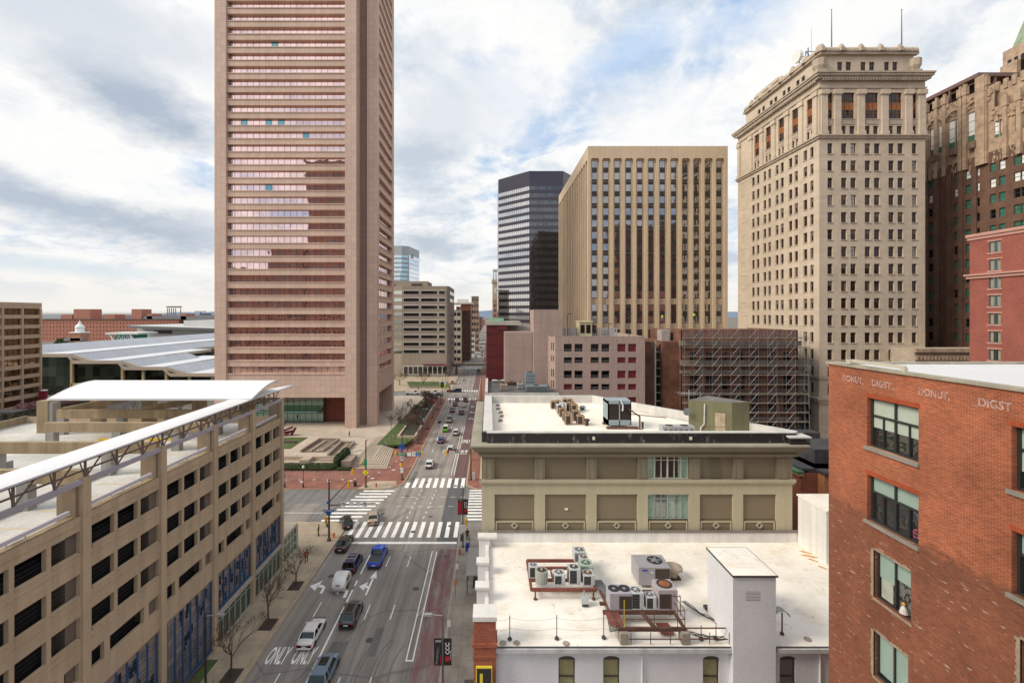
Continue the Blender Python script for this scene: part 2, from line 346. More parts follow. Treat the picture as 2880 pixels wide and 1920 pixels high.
M['white_mark']=mk('road_paint',(.86,.85,.82),.7,.18,1.2,fine=.12); M['white_worn']=mk('road_paint_worn',(.62,.60,.57),.8,.3,1.2,fine=.2)
M['grass']=mk('lawn_green',(.075,.11,.03),.95,.35,.5,fine=.25)
M['soil']=mk('soil',(.06,.045,.035),.95,.3,1.0,fine=.3)
# ---------------------------------------------------------------- ground, roads, pavements
def sheet(name,x0,x1,y0,y1,z,mat,kind='structure'):
    b=MB(); b.face([(x0,y0,z),(x1,y0,z),(x1,y1,z),(x0,y1,z)]); return b.build(name,mat,kind=kind)
sheet('ground',-9000,9000,-600,15000,-.03,M['ground'])
sheet('street',-23.5,-4.8,-60,97.5,0.0,M['asphalt']); sheet('street',-17.4,-4.8,97.5,1500,0.0,M['asphalt'])
sheet('cross_street',-260,-23.5,76.8,91.0,.0,M['asphalt_cross']); sheet('cross_street',-4.8,260,76.8,91,0,M['asphalt_cross'])
sheet('cross_street',-260,-17.4,192,208,.0,M['asphalt_cross'])
sheet('cross_street',-260,-17.4,300,316,.0,M['asphalt_cross'])
b=MB(); b.face([(-23.5,91,0),(-23.5,76.8,0),(-28.5,76.8,.0),(-28.5,91,.0)]); 
sheet('road_patch',-8.2,-4.9,69.5,97,.004,M['dark_patch'])
sheet('road_patch',-36,-31.2,77,84.5,.004,M['bus_near'] if False else M['asphalt'])
sheet('bus_lane',-7.75,-4.9,-20,68,.004,M['bus_near']); sheet('bus_lane',-7.7,-4.9,98,190,.004,M['bus_far']); sheet('bus_lane',-7.7,-4.9,212,300,.004,M['bus_far'])
def pavement(name,poly,mat,h=.14,cm='curb',w_=.25):
    b=MB(); b.prism(poly,-.02,h,1)
    cx=sum(p[0] for p in poly)/len(poly); cy=sum(p[1] for p in poly)/len(poly)
    # inset walking surface 4 mm above the kerb top
    q=[]
    n=len(poly)
    for i in range(n):
        a=Vector(poly[i-1]);c=Vector(poly[i]);d=Vector(poly[(i+1)%n]); e1=(c-a).normalized();e2=(d-c).normalized()
        n1=Vector((-e1.y,e1.x));n2=Vector((-e2.y,e2.x)); bis=(n1+n2); bis/= max(.5,bis.length**2/2); q.append(tuple(c+bis*w_))
    b.face([(x,y,h+.004) for x,y in q],0)
    return b.build(name,[mat,M[cm]],kind='structure')
def arc(cx,cy,r,a0,a1,n=7): return [(cx+r*math.cos(R(a0+(a1-a0)*i/n)),cy+r*math.sin(R(a0+(a1-a0)*i/n))) for i in range(n+1)]
pavement('sidewalk',[(-60,-60),(-23.5,-60)]+arc(-26.6,73.6,3.1,0,90)+[(-60,76.7)],M['walk_left'])
pavement('sidewalk',[(-260,-60),(-66,-60),(-66,76.7),(-260,76.7)],M['walk_left'])
pavement('sidewalk',[(-4.8,76.6),(-4.8,-60),(3,-60),(3,76.6)][::-1][::-1] if False else [(-4.8,-60),(40,-60),(40,76.6),(-3.2,76.6),(-4.8,75)],M['walk_right'],cm='curb2')
pavement('sidewalk',[(-17.4,104)]+[(-17.4,191.8),(-24,191.8),(-100,191.8),(-100,91.2)]+[(-20.5,91.2)]+arc(-22.0,95.6,4.4,-85,-3,6),M['brickwalk'])
pavement('sidewalk',[(-4.8,93.4),(-2.6,91.2),(40,91.2),(40,300),(-4.8,300)],M['brickwalk'],cm='curb')
pavement('sidewalk',[(-100,208.2),(-17.4,208.2),(-17.4,299.8),(-100,299.8)],M['walk_left'])
pavement('sidewalk',[(-60,316.2),(-17.4,316.2),(-17.4,900),(-60,900)],M['brickwalk'])
pavement('sidewalk',[(-4.8,316.2),(40,316.2),(40,900),(-4.8,900)],M['brickwalk'])
b=MB(); b.prism([(-26.5,91.35),(-20.6,91.35),(-19.0,93.3),(-19.5,95.6),(-25,95.6)],.14,.152); b.build('corner_ramp',M['walk_left'],kind='structure')
# ---- road markings: thin sheets 4-8 mm above the road
def ms(b,x0,x1,y0,y1,z=.008,m=0): b.face([(x0,y0,z),(x1,y0,z),(x1,y1,z),(x0,y1,z)],m)
b=MB()     # near zebra, stop line, far zebra
x=-23.0
for i in range(13): ms(b,-22.6+i*1.41,-21.95+i*1.41,71.6,77.0)
b.build('crosswalk',M['white_mark'],kind='structure')
b=MB()
for i in range(9): ms(b,-17.2+i*1.42,-16.45+i*1.42,92.2+(.0 if i else 0),97.6 if i else 95)
b.build('crosswalk',M['white_mark'],kind='structure')
b=MB()
for i in range(10):
    t=i/9; y=77.2+13.0*t; x0=-28.6+3.6*t
    b.face([(x0,y,.008),(x0+6.2,y,.008),(x0+6.2,y+.62,.008),(x0,y+.62,.008)])
b.build('crosswalk',M['white_mark'],kind='structure')
b=MB()
for i in range(11): ms(b,-3.9,1.6,77.6+i*1.28,78.25+i*1.28)
b.build('crosswalk',M['white_mark'],kind='structure')
b=MB(); ms(b,-21.3,-5.0,69.6,70.25); b.build('stop_line',M['white_mark'],kind='structure')
b=MB()
for yy in (189.0,209.5):
    for i in range(11): ms(b,-17.0+i*1.1,-16.45+i*1.1,yy-1.6,yy+1.6)
b.build('crosswalk',M['white_mark'],kind='structure')
b=MB()
for yy in (298,318,420,560):
    for i in range(11): ms(b,-17.0+i*1.1,-16.45+i*1.1,yy-1.6,yy+1.6)
b.build('crosswalk',M['white_mark'],kind='structure')
b=MB()   # lane lines
ms(b,-17.5,-17.3,10,54.6); ms(b,-17.5,-17.3,55.5,58.0); ms(b,-17.5,-17.3,58.8,60.0); ms(b,-17.5,-17.3,61.5,66.5)
for x,ph in ((-20.45,52.8),(-14.4,52.3),(-11.4,52.3)):
    for k in range(-3,2):
        y=ph+k*11
        if 20<y<68: ms(b,x-.06,x+.06,y,y+2.7)
ms(b,-8.5,-8.36,46.0,67.5); ms(b,-7.82,-7.68,46.0,67.3); ms(b,-8.36,-7.82,46.0,46.2)
for y in (52.8,61.5): b.face([(-8.36,y,.008),(-7.82,y+1.6,.008),(-7.82,y+1.75,.008),(-8.36,y+.15,.008)])
ms(b,-8.4,-8.28,99,143); ms(b,-7.75,-7.63,99,143)
for x in (-14.6,-11.7):
    for k in range(9):
        y=103.5+k*12.1 - (0 if x<-12 else .3)
        if y<187: ms(b,x-.06,x+.06,y,y+3)
for x in (-14.6,-11.4,-8.1):
    for k in range(7): ms(b,x-.08,x+.08,212+k*12.2,215+k*12.2)
    for k in range(60): ms(b,x-.1,x+.1,322+k*12.2,325+k*12.2)
for x in (-14.2,-11.3):      # guide dashes through the crossing
    for k in range(7): ms(b,x+k*.12-.06,x+k*.12+.06,78.3+k*2.0,79.1+k*2.0)
for y in (83.2,87.5):
    for k in range(9): ms(b,-17+k*1.9,-16+k*1.9,y-.05,y+.05)
for x0,x1,y in ((-75,-29.5,80.5),(-52,-42,86.8),(2,60,82),(2,60,86.8)): ms(b,x0,x1,y-.06,y+.06)
for k in range(12): ms(b,-150+k*10,-147+k*10,200,200.12)
b.build('lane_markings',M['white_mark'],kind='structure')
b=MB()
F=FlatF
text(b,'ONLY',1,F(-22.75,45.7,.009),0,0,0,sx=.78,sy=3.3); text(b,'ONLY',1,F(-20.1,45.7,.009),0,0,0,sx=.78,sy=3.3)
text(b,'BUS',1,F(-7.35,114.6,.009),0,0,0,sx=1.05,sy=4.6); text(b,'ONLY',1,F(-7.5,124.5,.009),0,0,0,sx=.83,sy=4.6)
def arrow_left(b,x,y,s=1):
    z=.009; 
    def P_(l): b.face([(x+a*s,y+c*s,z) for a,c in l])
    P_([(-1.25,1.75),(-.25,.75),(-.05,3.0)])                                  # head
    P_([(-.3,1.5),(-.2,2.1),(.35,2.0),(.25,1.55)]); P_([(.25,1.55),(.35,2.0),(.85,1.55),(.5,1.3)]); P_([(.5,1.3),(.85,1.55),(.92,.2),(.55,.2)])
def arrow_straight_left(b,x,y,s=1):
    z=.009
    def P_(l): b.face([(x+a*s,y+c*s,z) for a,c in l])
    P_([(.35,0),(.62,0),(.62,4.0),(.35,4.0)]); P_([(.0,3.8),(.97,3.8),(.48,5.8)])
    P_([(-.95,1.9),(-.1,1.0),(.05,3.0)]); P_([(-.1,1.7),(.0,2.2),(.35,1.9),(.35,1.4)])
arrow_left(b,-21.9,57.0); arrow_left(b,-18.7,56.2); arrow_straight_left(b,-15.9,56.9,.95)
arrow_left(b,-6.1,152,.9); arrow_left(b,-6.1,162,.9); arrow_left(b,-6.1,172,.9)
b.build('lane_arrows',M['white_mark'],kind='structure')
b=MB()   # curving tyre marks on the near right lanes
for r,cx,cy in ((7.2,-3.9,44.5),(7.6,-3.9,44.5),(8.6,-4.2,43.6),(9.0,-4.2,43.6),(6.1,-3.6,44.6)):
    n=20
    for i in range(n):
        a0=R(150+ i*60/n); a1=R(150+(i+1)*60/n)
        b.face([(cx+r*math.cos(a0),cy+r*1.2*math.sin(a0),.0065),(cx+(r+.14)*math.cos(a0),cy+(r+.14)*1.2*math.sin(a0),.0065),(cx+(r+.14)*math.cos(a1),cy+(r+.14)*1.2*math.sin(a1),.0065),(cx+r*math.cos(a1),cy+r*1.2*math.sin(a1),.0065)])
b.build('tyre_marks',mk('rubber_mark',(.185,.172,.160),.9,.3,2),kind='structure')
# lawns and beds
b=MB()
b.prism([(-28.6,30),(-27.4,30),(-27.4,46),(-28.6,46)],.145,.20); b.build('lawn',M['grass'],kind='structure')
b=MB()
b.prism([(-38,216),(-19.5,216),(-21,232),(-42,232)],.15,1.0,1,0); b.build('lawn',[M['grass'],M['curb2']],kind='structure')
b=MB(); b.prism([(-33,340),(-20,340),(-20,392),(-40,392)],.15,.6); b.build('lawn',M['grass'],kind='structure')
b=MB(); b.prism([(-110,192),(-24,192),(-24,191.9),(-110,191.9)],0,.1); 
# hills on the horizon
hm=mk('hill_haze',(.14,.19,.27),1,.15,.002,fine=0)
b=MB(); n=120
def hz_(x): return 55+38*math.sin(x*.00035+1)+26*math.sin(x*.0011)+14*math.sin(x*.0031+2)+8*math.sin(x*.0093)
for i in range(n):
    x0=-7500+15000*i/n; x1=-7500+15000*(i+1)/n
    b.face([(x0,6000,-5),(x1,6000,-5),(x1,6600,hz_(x1)),(x0,6600,hz_(x0))])
b.build('hills',hm,kind='structure')

b=MB(); rg=random.Random(12)
for k in range(16):
    x=-22+rg.random()*13.5; y=40+rg.random()*130; x=max(x,-16.6) if y>92 else x; ww,ll=.6+rg.random()*1.6,1+rg.random()*4; ms(b,x,x+ww,y,y+ll,.0045)
b.build('road_patch',asphalt('asphalt_patch_small',(.185,.175,.168)),kind='structure')
b=MB()
for (x,y) in ((-12.3,73.5),(-18.8,80.2),(-10.2,79),(-15.9,88),(-6.2,66),(-21.2,61),(-13.1,95),(-12.6,120),(-15.9,143),(-6.4,75.5),(-9.4,58.2),(-12.9,49)): b.lathe((x,y,0.0052),[(.42,0),(.40,.006),(.0,.006)],14)
b.build('manhole_cover',mk('iron_cover',(.085,.08,.078),.7,.3,3),kind='structure')
# ================================================================ pink granite tower
K=.10594; ZT=135.6; PZ=1.2
def tx(n): return (n-1376)*K
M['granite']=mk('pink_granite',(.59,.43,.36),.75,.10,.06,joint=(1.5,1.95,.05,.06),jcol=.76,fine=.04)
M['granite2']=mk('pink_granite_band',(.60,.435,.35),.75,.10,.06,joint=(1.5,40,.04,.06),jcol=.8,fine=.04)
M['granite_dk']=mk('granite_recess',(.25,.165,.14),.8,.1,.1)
M['pinkglass']=glass('pink_glass',(.97,.72,.71),.02,.07,.16,var=(1.87,3.9,.16))
M['tealglass']=glass('teal_glass',(.18,.38,.45),.05)
M['darkmet']=flat('dark_bronze',(.07,.05,.045),.5,.3)
t=thing('office_tower','tall pink granite office tower banded with pink mirror glass rising out of frame','skyscraper',(-59,150,PZ))
X0,X1=tx(585),tx(1054)-.15; XA,XB=tx(636),tx(970); XC,XD=tx(1002),tx(1024); Z2=138.8; ZB=163.7; TOP=161
b=MB()
b.box(X0,XA-2.7,Z2,Z2+3.2,PZ,TOP); b.box(XA-2.7,XA,ZT,Z2+3.2,PZ,TOP); b.box(XB,XC,ZT,Z2+3,PZ,TOP); b.box(XD,X1,Z2,Z2+3.0,PZ,TOP)
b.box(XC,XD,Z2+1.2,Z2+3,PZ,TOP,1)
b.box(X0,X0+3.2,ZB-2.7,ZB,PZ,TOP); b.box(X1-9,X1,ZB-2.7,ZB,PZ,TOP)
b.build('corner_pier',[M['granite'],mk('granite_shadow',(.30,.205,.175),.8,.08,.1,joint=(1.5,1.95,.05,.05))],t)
b=MB(); core=ZT+1.5
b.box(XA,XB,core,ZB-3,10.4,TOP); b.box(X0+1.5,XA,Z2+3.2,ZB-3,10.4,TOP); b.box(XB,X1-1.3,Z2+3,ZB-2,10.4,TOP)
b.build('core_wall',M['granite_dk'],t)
FF=Fac((XA,ZT+.35,0),0); FS=Fac((X1-.05,Z2+3.0,0),90); WF=XB-XA; WS=ZB-2.7-(Z2+3.0)
b=MB()
b.fbox(FF,0,WF,10.3,17.2,0,1.3); b.fbox(FS,0,WS,10.8,17.2,0,1.3)
b.fbox(FF,0,WF,17.2,17.5,-.18,1.3,1); b.fbox(FS,0,WS,17.2,17.5,-.18,1.3,1)
b.build('base_panel',[M['granite'],M['granite2']],t)
b=MB(); top0=17.5
nfl=36
for i in range(1,nfl):
    v=top0+3.9*i
    for F,Wd in ((FF,WF),(FS,WS)):
        b=MB(); b.fbox(F,0,Wd,v-1.85,v-.28,0,1.1); b.fbox(F,0,Wd,v-.25,v,-.16,1.1,1); b.fbox(F,0,Wd,v-.28,v-.25,.12,1.1,2)
        b.build('spandrel',[M['granite2'],M['granite2'],M['darkmet']],t)
teal={(22,12),(16,8),(16,9) ,(16,2.9),(15,18),(17,10)}
def tealat(i): return {25:[7],19:[2,6,8],18:[12],14:[6]}.get(i,[])
for i in range(nfl-1):
    v0=top0+3.9*i; v1=v0+2.05
    for F,Wd in ((FF,WF),(FS,WS)):
        b=MB(); nn=int(round(Wd/1.87)); st=Wd/nn
        if F is FF and tealat(i):
            for k in range(nn): b.fquad(F,k*st,(k+1)*st,v0-.1,v1+.1,.98,2 if k in tealat(i) else 0)
        else: b.fquad(F,0,Wd,v0-.1,v1+.1,.98,0)
        for k in range(nn+1): b.fbox(F,k*st-.03,k*st+.03,v0,v1+.1,.91,.98,1)
        for k in (.55,1.0): b.fbox(F,k-.06,k+.06,v0,v1,.8,.93,1)
        b.build('window_band',[M['pinkglass'],M['darkmet'],M['tealglass']],t)
b=MB()   # glass lobby set back beneath the tower
M['lobbyglass']=glass('lobby_glass',(.20,.30,.28),.04); M['lobbyred']=mk('lobby_red_stone',(.20,.05,.03),.6,.2,.5)
b.box(XA,XB-9,ZT+7,ZB-6,PZ,10.35,0)
for k in range(16): b.box(XA+k*1.9,XA+k*1.9+.07,ZT+6.9,ZT+7,PZ,10.3,1)
for z in (4.2,7.2): b.box(XA,XB-9,ZT+6.88,ZT+6.99,z,z+.1,1)
b.box(XA+3,XB-11,ZT+6.2,ZT+6.85,4.6,4.9,3); b.box(XB-9,XB+5,ZT+9,ZB-6,PZ,10.35,2)
b.build('lobby',[M['lobbyglass'],M['darkmet'],M['lobbyred'],flat('lobby_lightline',(.25,.5,.45),.4)],t)
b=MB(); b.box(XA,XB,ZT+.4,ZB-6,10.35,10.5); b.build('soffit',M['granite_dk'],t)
# ================================================================ brown banded office beyond the tower
M['brown_conc']=mk('brown_concrete',(.33,.275,.225),.85,.15,.05,streak=.12); M['wframe']=flat('white_frame',(.62,.60,.57),.6); M['darkglass']=glass('dark_glass',(.10,.10,.11),.04)
t=thing('office_block','grey brown office block with white framed ribbon windows left of the avenue','office block',(-40,275,0))
def zx(n,Z): return (n-1376)*Z/F_
Z=257; xr=zx(1257,Z); xm=zx(1131,Z); xl=xm-24
prof=[(xl-20,Z+6),(xl,Z+6),(xm,Z),(xr,Z),(xr+1.2,Z+3),(xr+1.2,295),(xl-20,295)]
Htop=51.2
b=MB(); b.prism(prof,.1,Htop); b.build('wall',M['brown_conc'],t)
b=MB(); b.box(xm-12,xr-12,Z+8,285,Htop,54.5); b.box(xm-9,xm-6,Z+7.7,Z+8,Htop+.5,53,1);b.box(xm+4,xm+10,Z+7.7,Z+8,Htop+.5,53,1); b.build('penthouse',[M['brown_conc'],M['darkmet']],t)
F=Fac((xm,Z,0),0); WW=xr-xm
for i in range(9):
    yc={0:509}.get(i,0); yn=(509+65*i)/3.135+660; v=HC-(yn-885)*Z/F_
    b=MB()
    for (a,c) in ((.02,.385),(.41,.79),(.81,.965)):
        b.fbox(F,WW*a,WW*c,v-1.2,v+1.3,-.12,.2,1); b.fbox(F,WW*a+.25,WW*c-.25,v-.95,v+.95,-.16,.1,0)
    b.build('window_band',[M['darkglass'],M['wframe']],t)
    b=MB(); F2=Fac((xl-20,Z+6,0),0)
    b.fbox(F2,0,20,v-1.0,v+1.0,-.15,.2,0)
    for k in range(6): b.fbox(F2,k*3.8,k*3.8+.25,v-1,v+1,-.2,.2,1)
    FA=Fac((xl,Z+6,0),-math.degrees(math.atan2(6,24))); b.fbox(FA,0,24.7,v-1.0,v+1.0,-.12,.2,0)
    FD=Fac((xr+1.2,Z+3,0),90); b.fbox(FD,2,33,v-1,v+1,-.12,.2,0)
    for k in range(8): b.fbox(FD,2+k*4.4,2.3+k*4.4,v-1,v+1,-.18,.2,1)
    b.build('window_band',[glass('sky_glass',(.55,.56,.52),.05),M['wframe']],t)
b=MB(); b.fbox(F,.5,WW-1,1.2,6.2,-.2,.3,1)
for k in range(9): b.fbox(F,.9+k*2.75,3.2+k*2.75,1.6,5.8,-.26,.2,0)
b.fbox(F,12,WW-1,6.25,7.2,-.5,.3,2); b.build('shopfront',[M['darkglass'],M['wframe'],mk('shop_sign_dark_red',(.16,.03,.06),.6,.1)],t)
# ---- footbridge across the avenue
t=thing('footbridge','covered concrete footbridge crossing above the avenue','bridge',(-12,263,0))
b=MB(); b.box(-23,1.5,262,265.5,5.6,6.7); b.box(-23,1.5,262,262.15,7.6,7.75); b.box(-23,1.5,265.3,265.5,7.6,7.75); b.build('deck',mk('bridge_dark',(.12,.10,.09),.8,.2,.3),t)
b=MB()
for k in range(30): b.box(-22.8+k*.82,-22.72+k*.82,262,262.12,6.7,7.6)
b.build('railing',M['darkmet'],t)
b=MB(); b.box(-19.6,-18.4,263,264.6,.1,5.6); b.box(-21.5,-16.5,262.5,265,5.1,5.6); b.build('support',mk('bridge_pier',(.10,.085,.075),.8,.2,.3),t)
# ---- glass tower behind
t=thing('glass_tower','distant pale glass tower with stepped corner behind the brown office block','skyscraper',(-85,430,0))
Z=420; xa=zx(1060,Z); x1_=zx(1130,Z); x2_=zx(1148,Z); x3_=zx(1163,Z); H1=HC+194*Z/F_
M['paleglass']=glass('pale_glass',(.62,.72,.78),.08); M['palewall']=mk('pale_panel',(.55,.54,.50),.7,.05,.05)
b=MB(); b.prism([(xa,Z),(x1_,Z),(x2_,Z+4),(x3_,Z+34),(xa,Z+34)],0,H1); b.build('wall',mk('tower_grey',(.40,.43,.45),.6,.05,.03),t)
F=Fac((xa,Z,0),0)
for i in range(19):
    v=H1-11-i*4.1; b=MB(); b.fbox(F,0,x1_-xa,v,v+2.2,-.2,.2,0)
    FA=Fac((x1_,Z,0),math.degrees(math.atan2(4,x2_-x1_))); b.fbox(FA,-1.5*(i//4),x2_-x1_+.2-1.5*(i//4)*.5,v,v+2.2,-.35,.2,2)
    FS=Fac((x2_,Z+4,0),math.degrees(math.atan2(30,x3_-x2_))); b.fbox(FS,.3,30,v-.6,v+3.1,-.2,.2,1)
    b.build('window_band',[M['paleglass'],glass('bright_glass',(.80,.86,.90),.06),glass('blue_glass',(.33,.50,.62),.06)],t)
b=MB(); FS=Fac((x2_,Z+4,0),math.degrees(math.atan2(30,x3_-x2_))); text(b,'usb',6,FS,4,H1-10,-.5); b.build('sign',flat('sign_black',(.03,.03,.03)),t)
# ================================================================ far buildings along the avenue, left
def simple_block(name,label,x0,x1,y0,y1,h,wall,rows,cols,side='F',gmat=None,ww=.6,wh=.5,roofm=None,base=0,cat='building',sidecols=0,group=None,top=None,band=False):
    t=thing(name,label,cat,((x0+x1)/2,(y0+y1)/2,0),group)
    F=Fac((x0,y0,0),0); S=Fac((x1,y0,0),90) if (x0+x1)<0 else Fac((x0,y1,0),-90)
    b=MB(); b.box(x0,x1,y0,y1,-.02,h); b.build('wall',wall,t)
    b=MB(); b.box(x0-.25,x1+.25,y0-.25,y1+.25,h,h+.5); b.build('roof',roofm or M['brown_conc'],t)
    its=[]; ph=(h-base)/rows
    g=gmat or M['darkglass']
    if band:
        me=winmesh((x1-x0)/cols*.98,ph*wh,.06,(),(),.05,[M['wframe'],g])
        for r in range(rows):
            for c in range(cols): its.append((me,F,(x1-x0)/cols*(c+.01),base+ph*(r+.35),-.06))
        ww=.98
    else:
        me=winmesh((x1-x0)/cols*ww,ph*wh,.06,(.5,),(.5,),.05,[M['darkmet'],g])
        for r in range(rows):
            for c in range(cols): its.append((me,F,(x1-x0)/cols*(c+.5-ww/2),base+ph*(r+.3),-.06))
    if sidecols:
        me=winmesh((y1-y0)/sidecols*.55,ph*wh,.06,(),(),.05,[M['darkmet'],g])
        for r in range(rows):
            for c in range(sidecols): its.append((me,S,(y1-y0)/sidecols*(c+.2),base+ph*(r+.3),-.06))
    put_windows(t,its,60)
    return t
red=brickmat('far_red_brick',(.30,.11,.075),(.24,.085,.06),(.30,.22,.18),.6,.25,.03)
cream=mk('cream_panel',(.55,.48,.38),.8,.1,.1); brn=brickmat('far_brown_brick',(.14,.065,.05),(.11,.05,.04),(.14,.1,.08),.5,.2,.02)
simple_block('office_block','cream banded office block beyond the footbridge',zx(1273,330),zx(1296,330),330,352,38,cream,7,2,gmat=M['darkglass'],ww=.8,wh=.45)
t=simple_block('brick_tower','dark brown brick block under wide pale flat roof',zx(1296,345),zx(1323,345),345,370,38,brn,9,4,ww=.25,wh=.3)
b=MB(); b.box(zx(1296,344),zx(1323.5,344),344,371,38.1,43); b.build('upper_band',mk('salmon_panel',(.42,.19,.12),.8,.1),t)
b=MB(); b.box(zx(1272,340),zx(1328,340),340,372,43,44.2); b.box(zx(1284,345),zx(1314,345),350,365,44.2,47); b.build('roof',mk('pale_roof',(.62,.60,.56),.8,.05),t)
simple_block('brick_building','tan brick building with paired windows along the far avenue',zx(1326,430),zx(1345,430),430,450,52,brickmat('tan_brick',(.36,.20,.13),(.30,.16,.10),(.3,.25,.2),.5,.2,.03),9,3,sidecols=5)
simple_block('white_building','white fronted low building below the tan brick building',zx(1322,395),zx(1334,395),395,412,19,mk('white_front',(.6,.6,.58),.8,.1),4,3,ww=.7)
simple_block('white_building','narrow white gabled building further up the avenue',zx(1334,480),zx(1341,480),480,495,20,mk('white_front',(.6,.6,.58),.8,.1),4,2,ww=.6)
rr=random.Random(3)
for i,(z,dx,wd,h,m_) in enumerate(((520,-2,18,44,red),(600,-1,16,38,brn),(680,0,18,30,red),(770,0,20,36,cream),(880,-1,22,26,red),(1000,0,26,30,brn),(1150,0,30,24,red),(1320,0,30,28,red))):
    x1_=-17.8+dx; simple_block('row_building',['six storey red brick building on the far avenue','dark brick building on the far avenue','low red brick building on the far avenue','cream building among brick ones on the far avenue','squat red brick building far up the avenue','brown brick building near the avenue end','small red building near the avenue end','last red brick building closing the avenue'][i],x1_-wd,x1_,z,z+40,h,m_,max(3,int(h/4)),4,sidecols=4)
t=thing('street_end_building','low red brick building closing the far end of the avenue','building',(-8,1500,0))
b=MB(); b.box(-60,30,1500,1530,0,18); b.box(-40,-20,1502,1525,18,26); b.build('wall',red,t)
for i in range(14):   # low roofs scattered to the horizon on the left of the avenue
    pass
# clock tower (right side of avenue)
t=thing('clock_tower','slender brick clock tower with crenellated stone top beside black glass tower','tower',(6,520,0))
Z=520; x0,x1_=zx(1385,Z),zx(1403,Z)
hs=lambda y: HC-(y-885)*Z/F_
b=MB(); b.box(x0,x1_+1,Z,Z+9,0,hs(842)); b.build('wall',brickmat('clock_brick',(.38,.22,.12),(.30,.16,.10),(.3,.25,.2),.6,.25,.03),t)
st=mk('clock_stone',(.42,.36,.27),.8,.15,.2)
b=MB(); b.box(x0,x1_+1,Z,Z+9,hs(842),hs(795)); b.box(x0-.8,x1_+1.8,Z-.8,Z+9.8,hs(795),hs(788)); b.box(x0+.6,x1_,Z+1,Z+8,hs(763),hs(759))
for xx in (x0+.8,x0+3.5,x0+6.5): b.box(xx,xx+1.2,Z+1,Z+2.2,hs(788),hs(763)); 
for k in range(4): b.box(x0+.6+k*2,x0+1.6+k*2,Z+.8,Z+1.8,hs(759),hs(756)); b.box(x0-.6+k*2.4,x0+.4+k*2.4,Z-.6,Z+.4,hs(788),hs(784))
b.build('belfry',st,t)
b=MB(); b.lathe(((x0+x1_)/2+1.2,Z-.1,hs(817)),[(3.3,0),(3.3,-.3)],20,0,1); b.lathe(((x0+x1_)/2+1.2,Z-.45,hs(817)),[(2.3,0),(2.3,-.1)],20,1,1); b.bar(((x0+x1_)/2+1.2,Z-.7,hs(817)),((x0+x1_)/2+2.6,Z-.7,hs(817)-.8),.3,.3,2); b.bar(((x0+x1_)/2+1.2,Z-.7,hs(817)),((x0+x1_)/2+1.2,Z-.7,hs(817)+1.8),.25,.25,2)
b.build('clock_face',[mk('clock_white',(.7,.68,.62),.7,.05),mk('clock_cream',(.55,.5,.42),.7,.05),M['darkmet']],t)
b=MB()
for r in range(3):
    for k in range(2): b.box(x0+2+k*3,x0+3.4+k*3,Z-.1,Z+.2,hs(862+r*14),hs(856+r*14))
b.build('window',M['darkglass'],t)
# ================================================================ far left: tan office, warehouse, convention hall
t=thing('office_block','tan office block with bronze ribbon windows at the left edge','office block',(-185,165,0))
XL=-173; tan=mk('tan_panel',(.47,.345,.25),.8,.1,.08,joint=(4,3.85,.04,.03),jcol=.8); Hh=HC+33*176/F_
b=MB(); b.box(XL-30,XL-1,120,176,-.02,Hh); b.build('wall',tan,t)
F=Fac((XL,120,0),90); b=MB(); b.fbox(F,0,56,Hh-2.2,Hh,0,1); 
for i in range(11): b.fbox(F,0,56,Hh-2.2-(i+1)*3.72,Hh-2.2-(i+1)*3.72+1.35,0,1.0)
for k in range(9): b.fbox(F,55.3-k*6.9,56-k*6.9,0,Hh-2.3,-.12,.9)
b.build('spandrel',tan,t)
for i in range(11):
    b=MB(); v=Hh-2.2-i*3.72; b.fquad(F,0,56,v-2.5,v+.1,.7,0)
    for k in range(28): b.fbox(F,k*2,k*2+.08,v-2.4,v,.62,.7,1)
    b.build('window_band',[glass('bronze_glass',(.30,.19,.12),.05,.5,.12),M['darkmet']],t)
b=MB(); F0=Fac((XL-30,176,0),0)
b.box(XL-29,XL-1.4,176,176.3,0,Hh-.2); b.build('end_wall',tan,t)
t=thing('warehouse','long red brick warehouse with rows of small dark windows','warehouse',(-480,600,0))
wr=brickmat('warehouse_brick',(.42,.165,.115),(.36,.14,.10),(.4,.26,.2),2,1,.05,.12)
x0,x1_=zx(90,600),zx(503,600); hw=28.5
Fw=Fac((x0,600,0),0); H_=[]
for c in range(44):
    for r in range(5): H_.append(((c+.35)*(x1_-x0)/44,3+r*5.0,(c+.6)*(x1_-x0)/44,5.0+r*5.0))
b=MB(); b.holes(Fw,0,x1_-x0,0,hw,H_,.6); b.box(x0,x1_,600.8,660,0,hw-.4,0); b.build('wall',wr,t)
b=MB(); b.box(x0,x1_,600.65,600.75,2,hw-1); b.build('window',M['darkglass'],t,kind='stuff') if False else b.build('glazing',M['darkglass'],t)
b=MB(); b.box(x0-1,x1_+1,599,600.6,hw,hw+1.0); b.build('roof',mk('warehouse_cornice',(.12,.10,.10),.9,.1),t)
b=MB(); b.box(x0,zx(585,600)+30,640,700,0,hw+6,1); b.prism([(zx(400,600),602),(zx(620,600),602),(zx(620,600),639.5),(zx(420,600),639.5)],hw-.2,hw+4.6,1)
for n0,n1,hh in ((207,254,14),(370,398,14),(294,322,7),(173,203,7),(413,428,8),(508,524,8)): b.box(zx(n0,602),zx(n1,602),602,620,hw,hw+hh,0)
b.build('rooftop_block',[wr,mk('slate_roof',(.22,.22,.24),.8,.15,.02)],t)
t=thing('floodlight_stand','stadium floodlight rack standing above the warehouse roof','floodlight',(zx(490,700),700,0))
b=MB()
for n_ in (471,476,482,488,494,508): b.bar((zx(n_,700),700,0),(zx(n_,700),700,HC+18*700/F_),.9,.9)
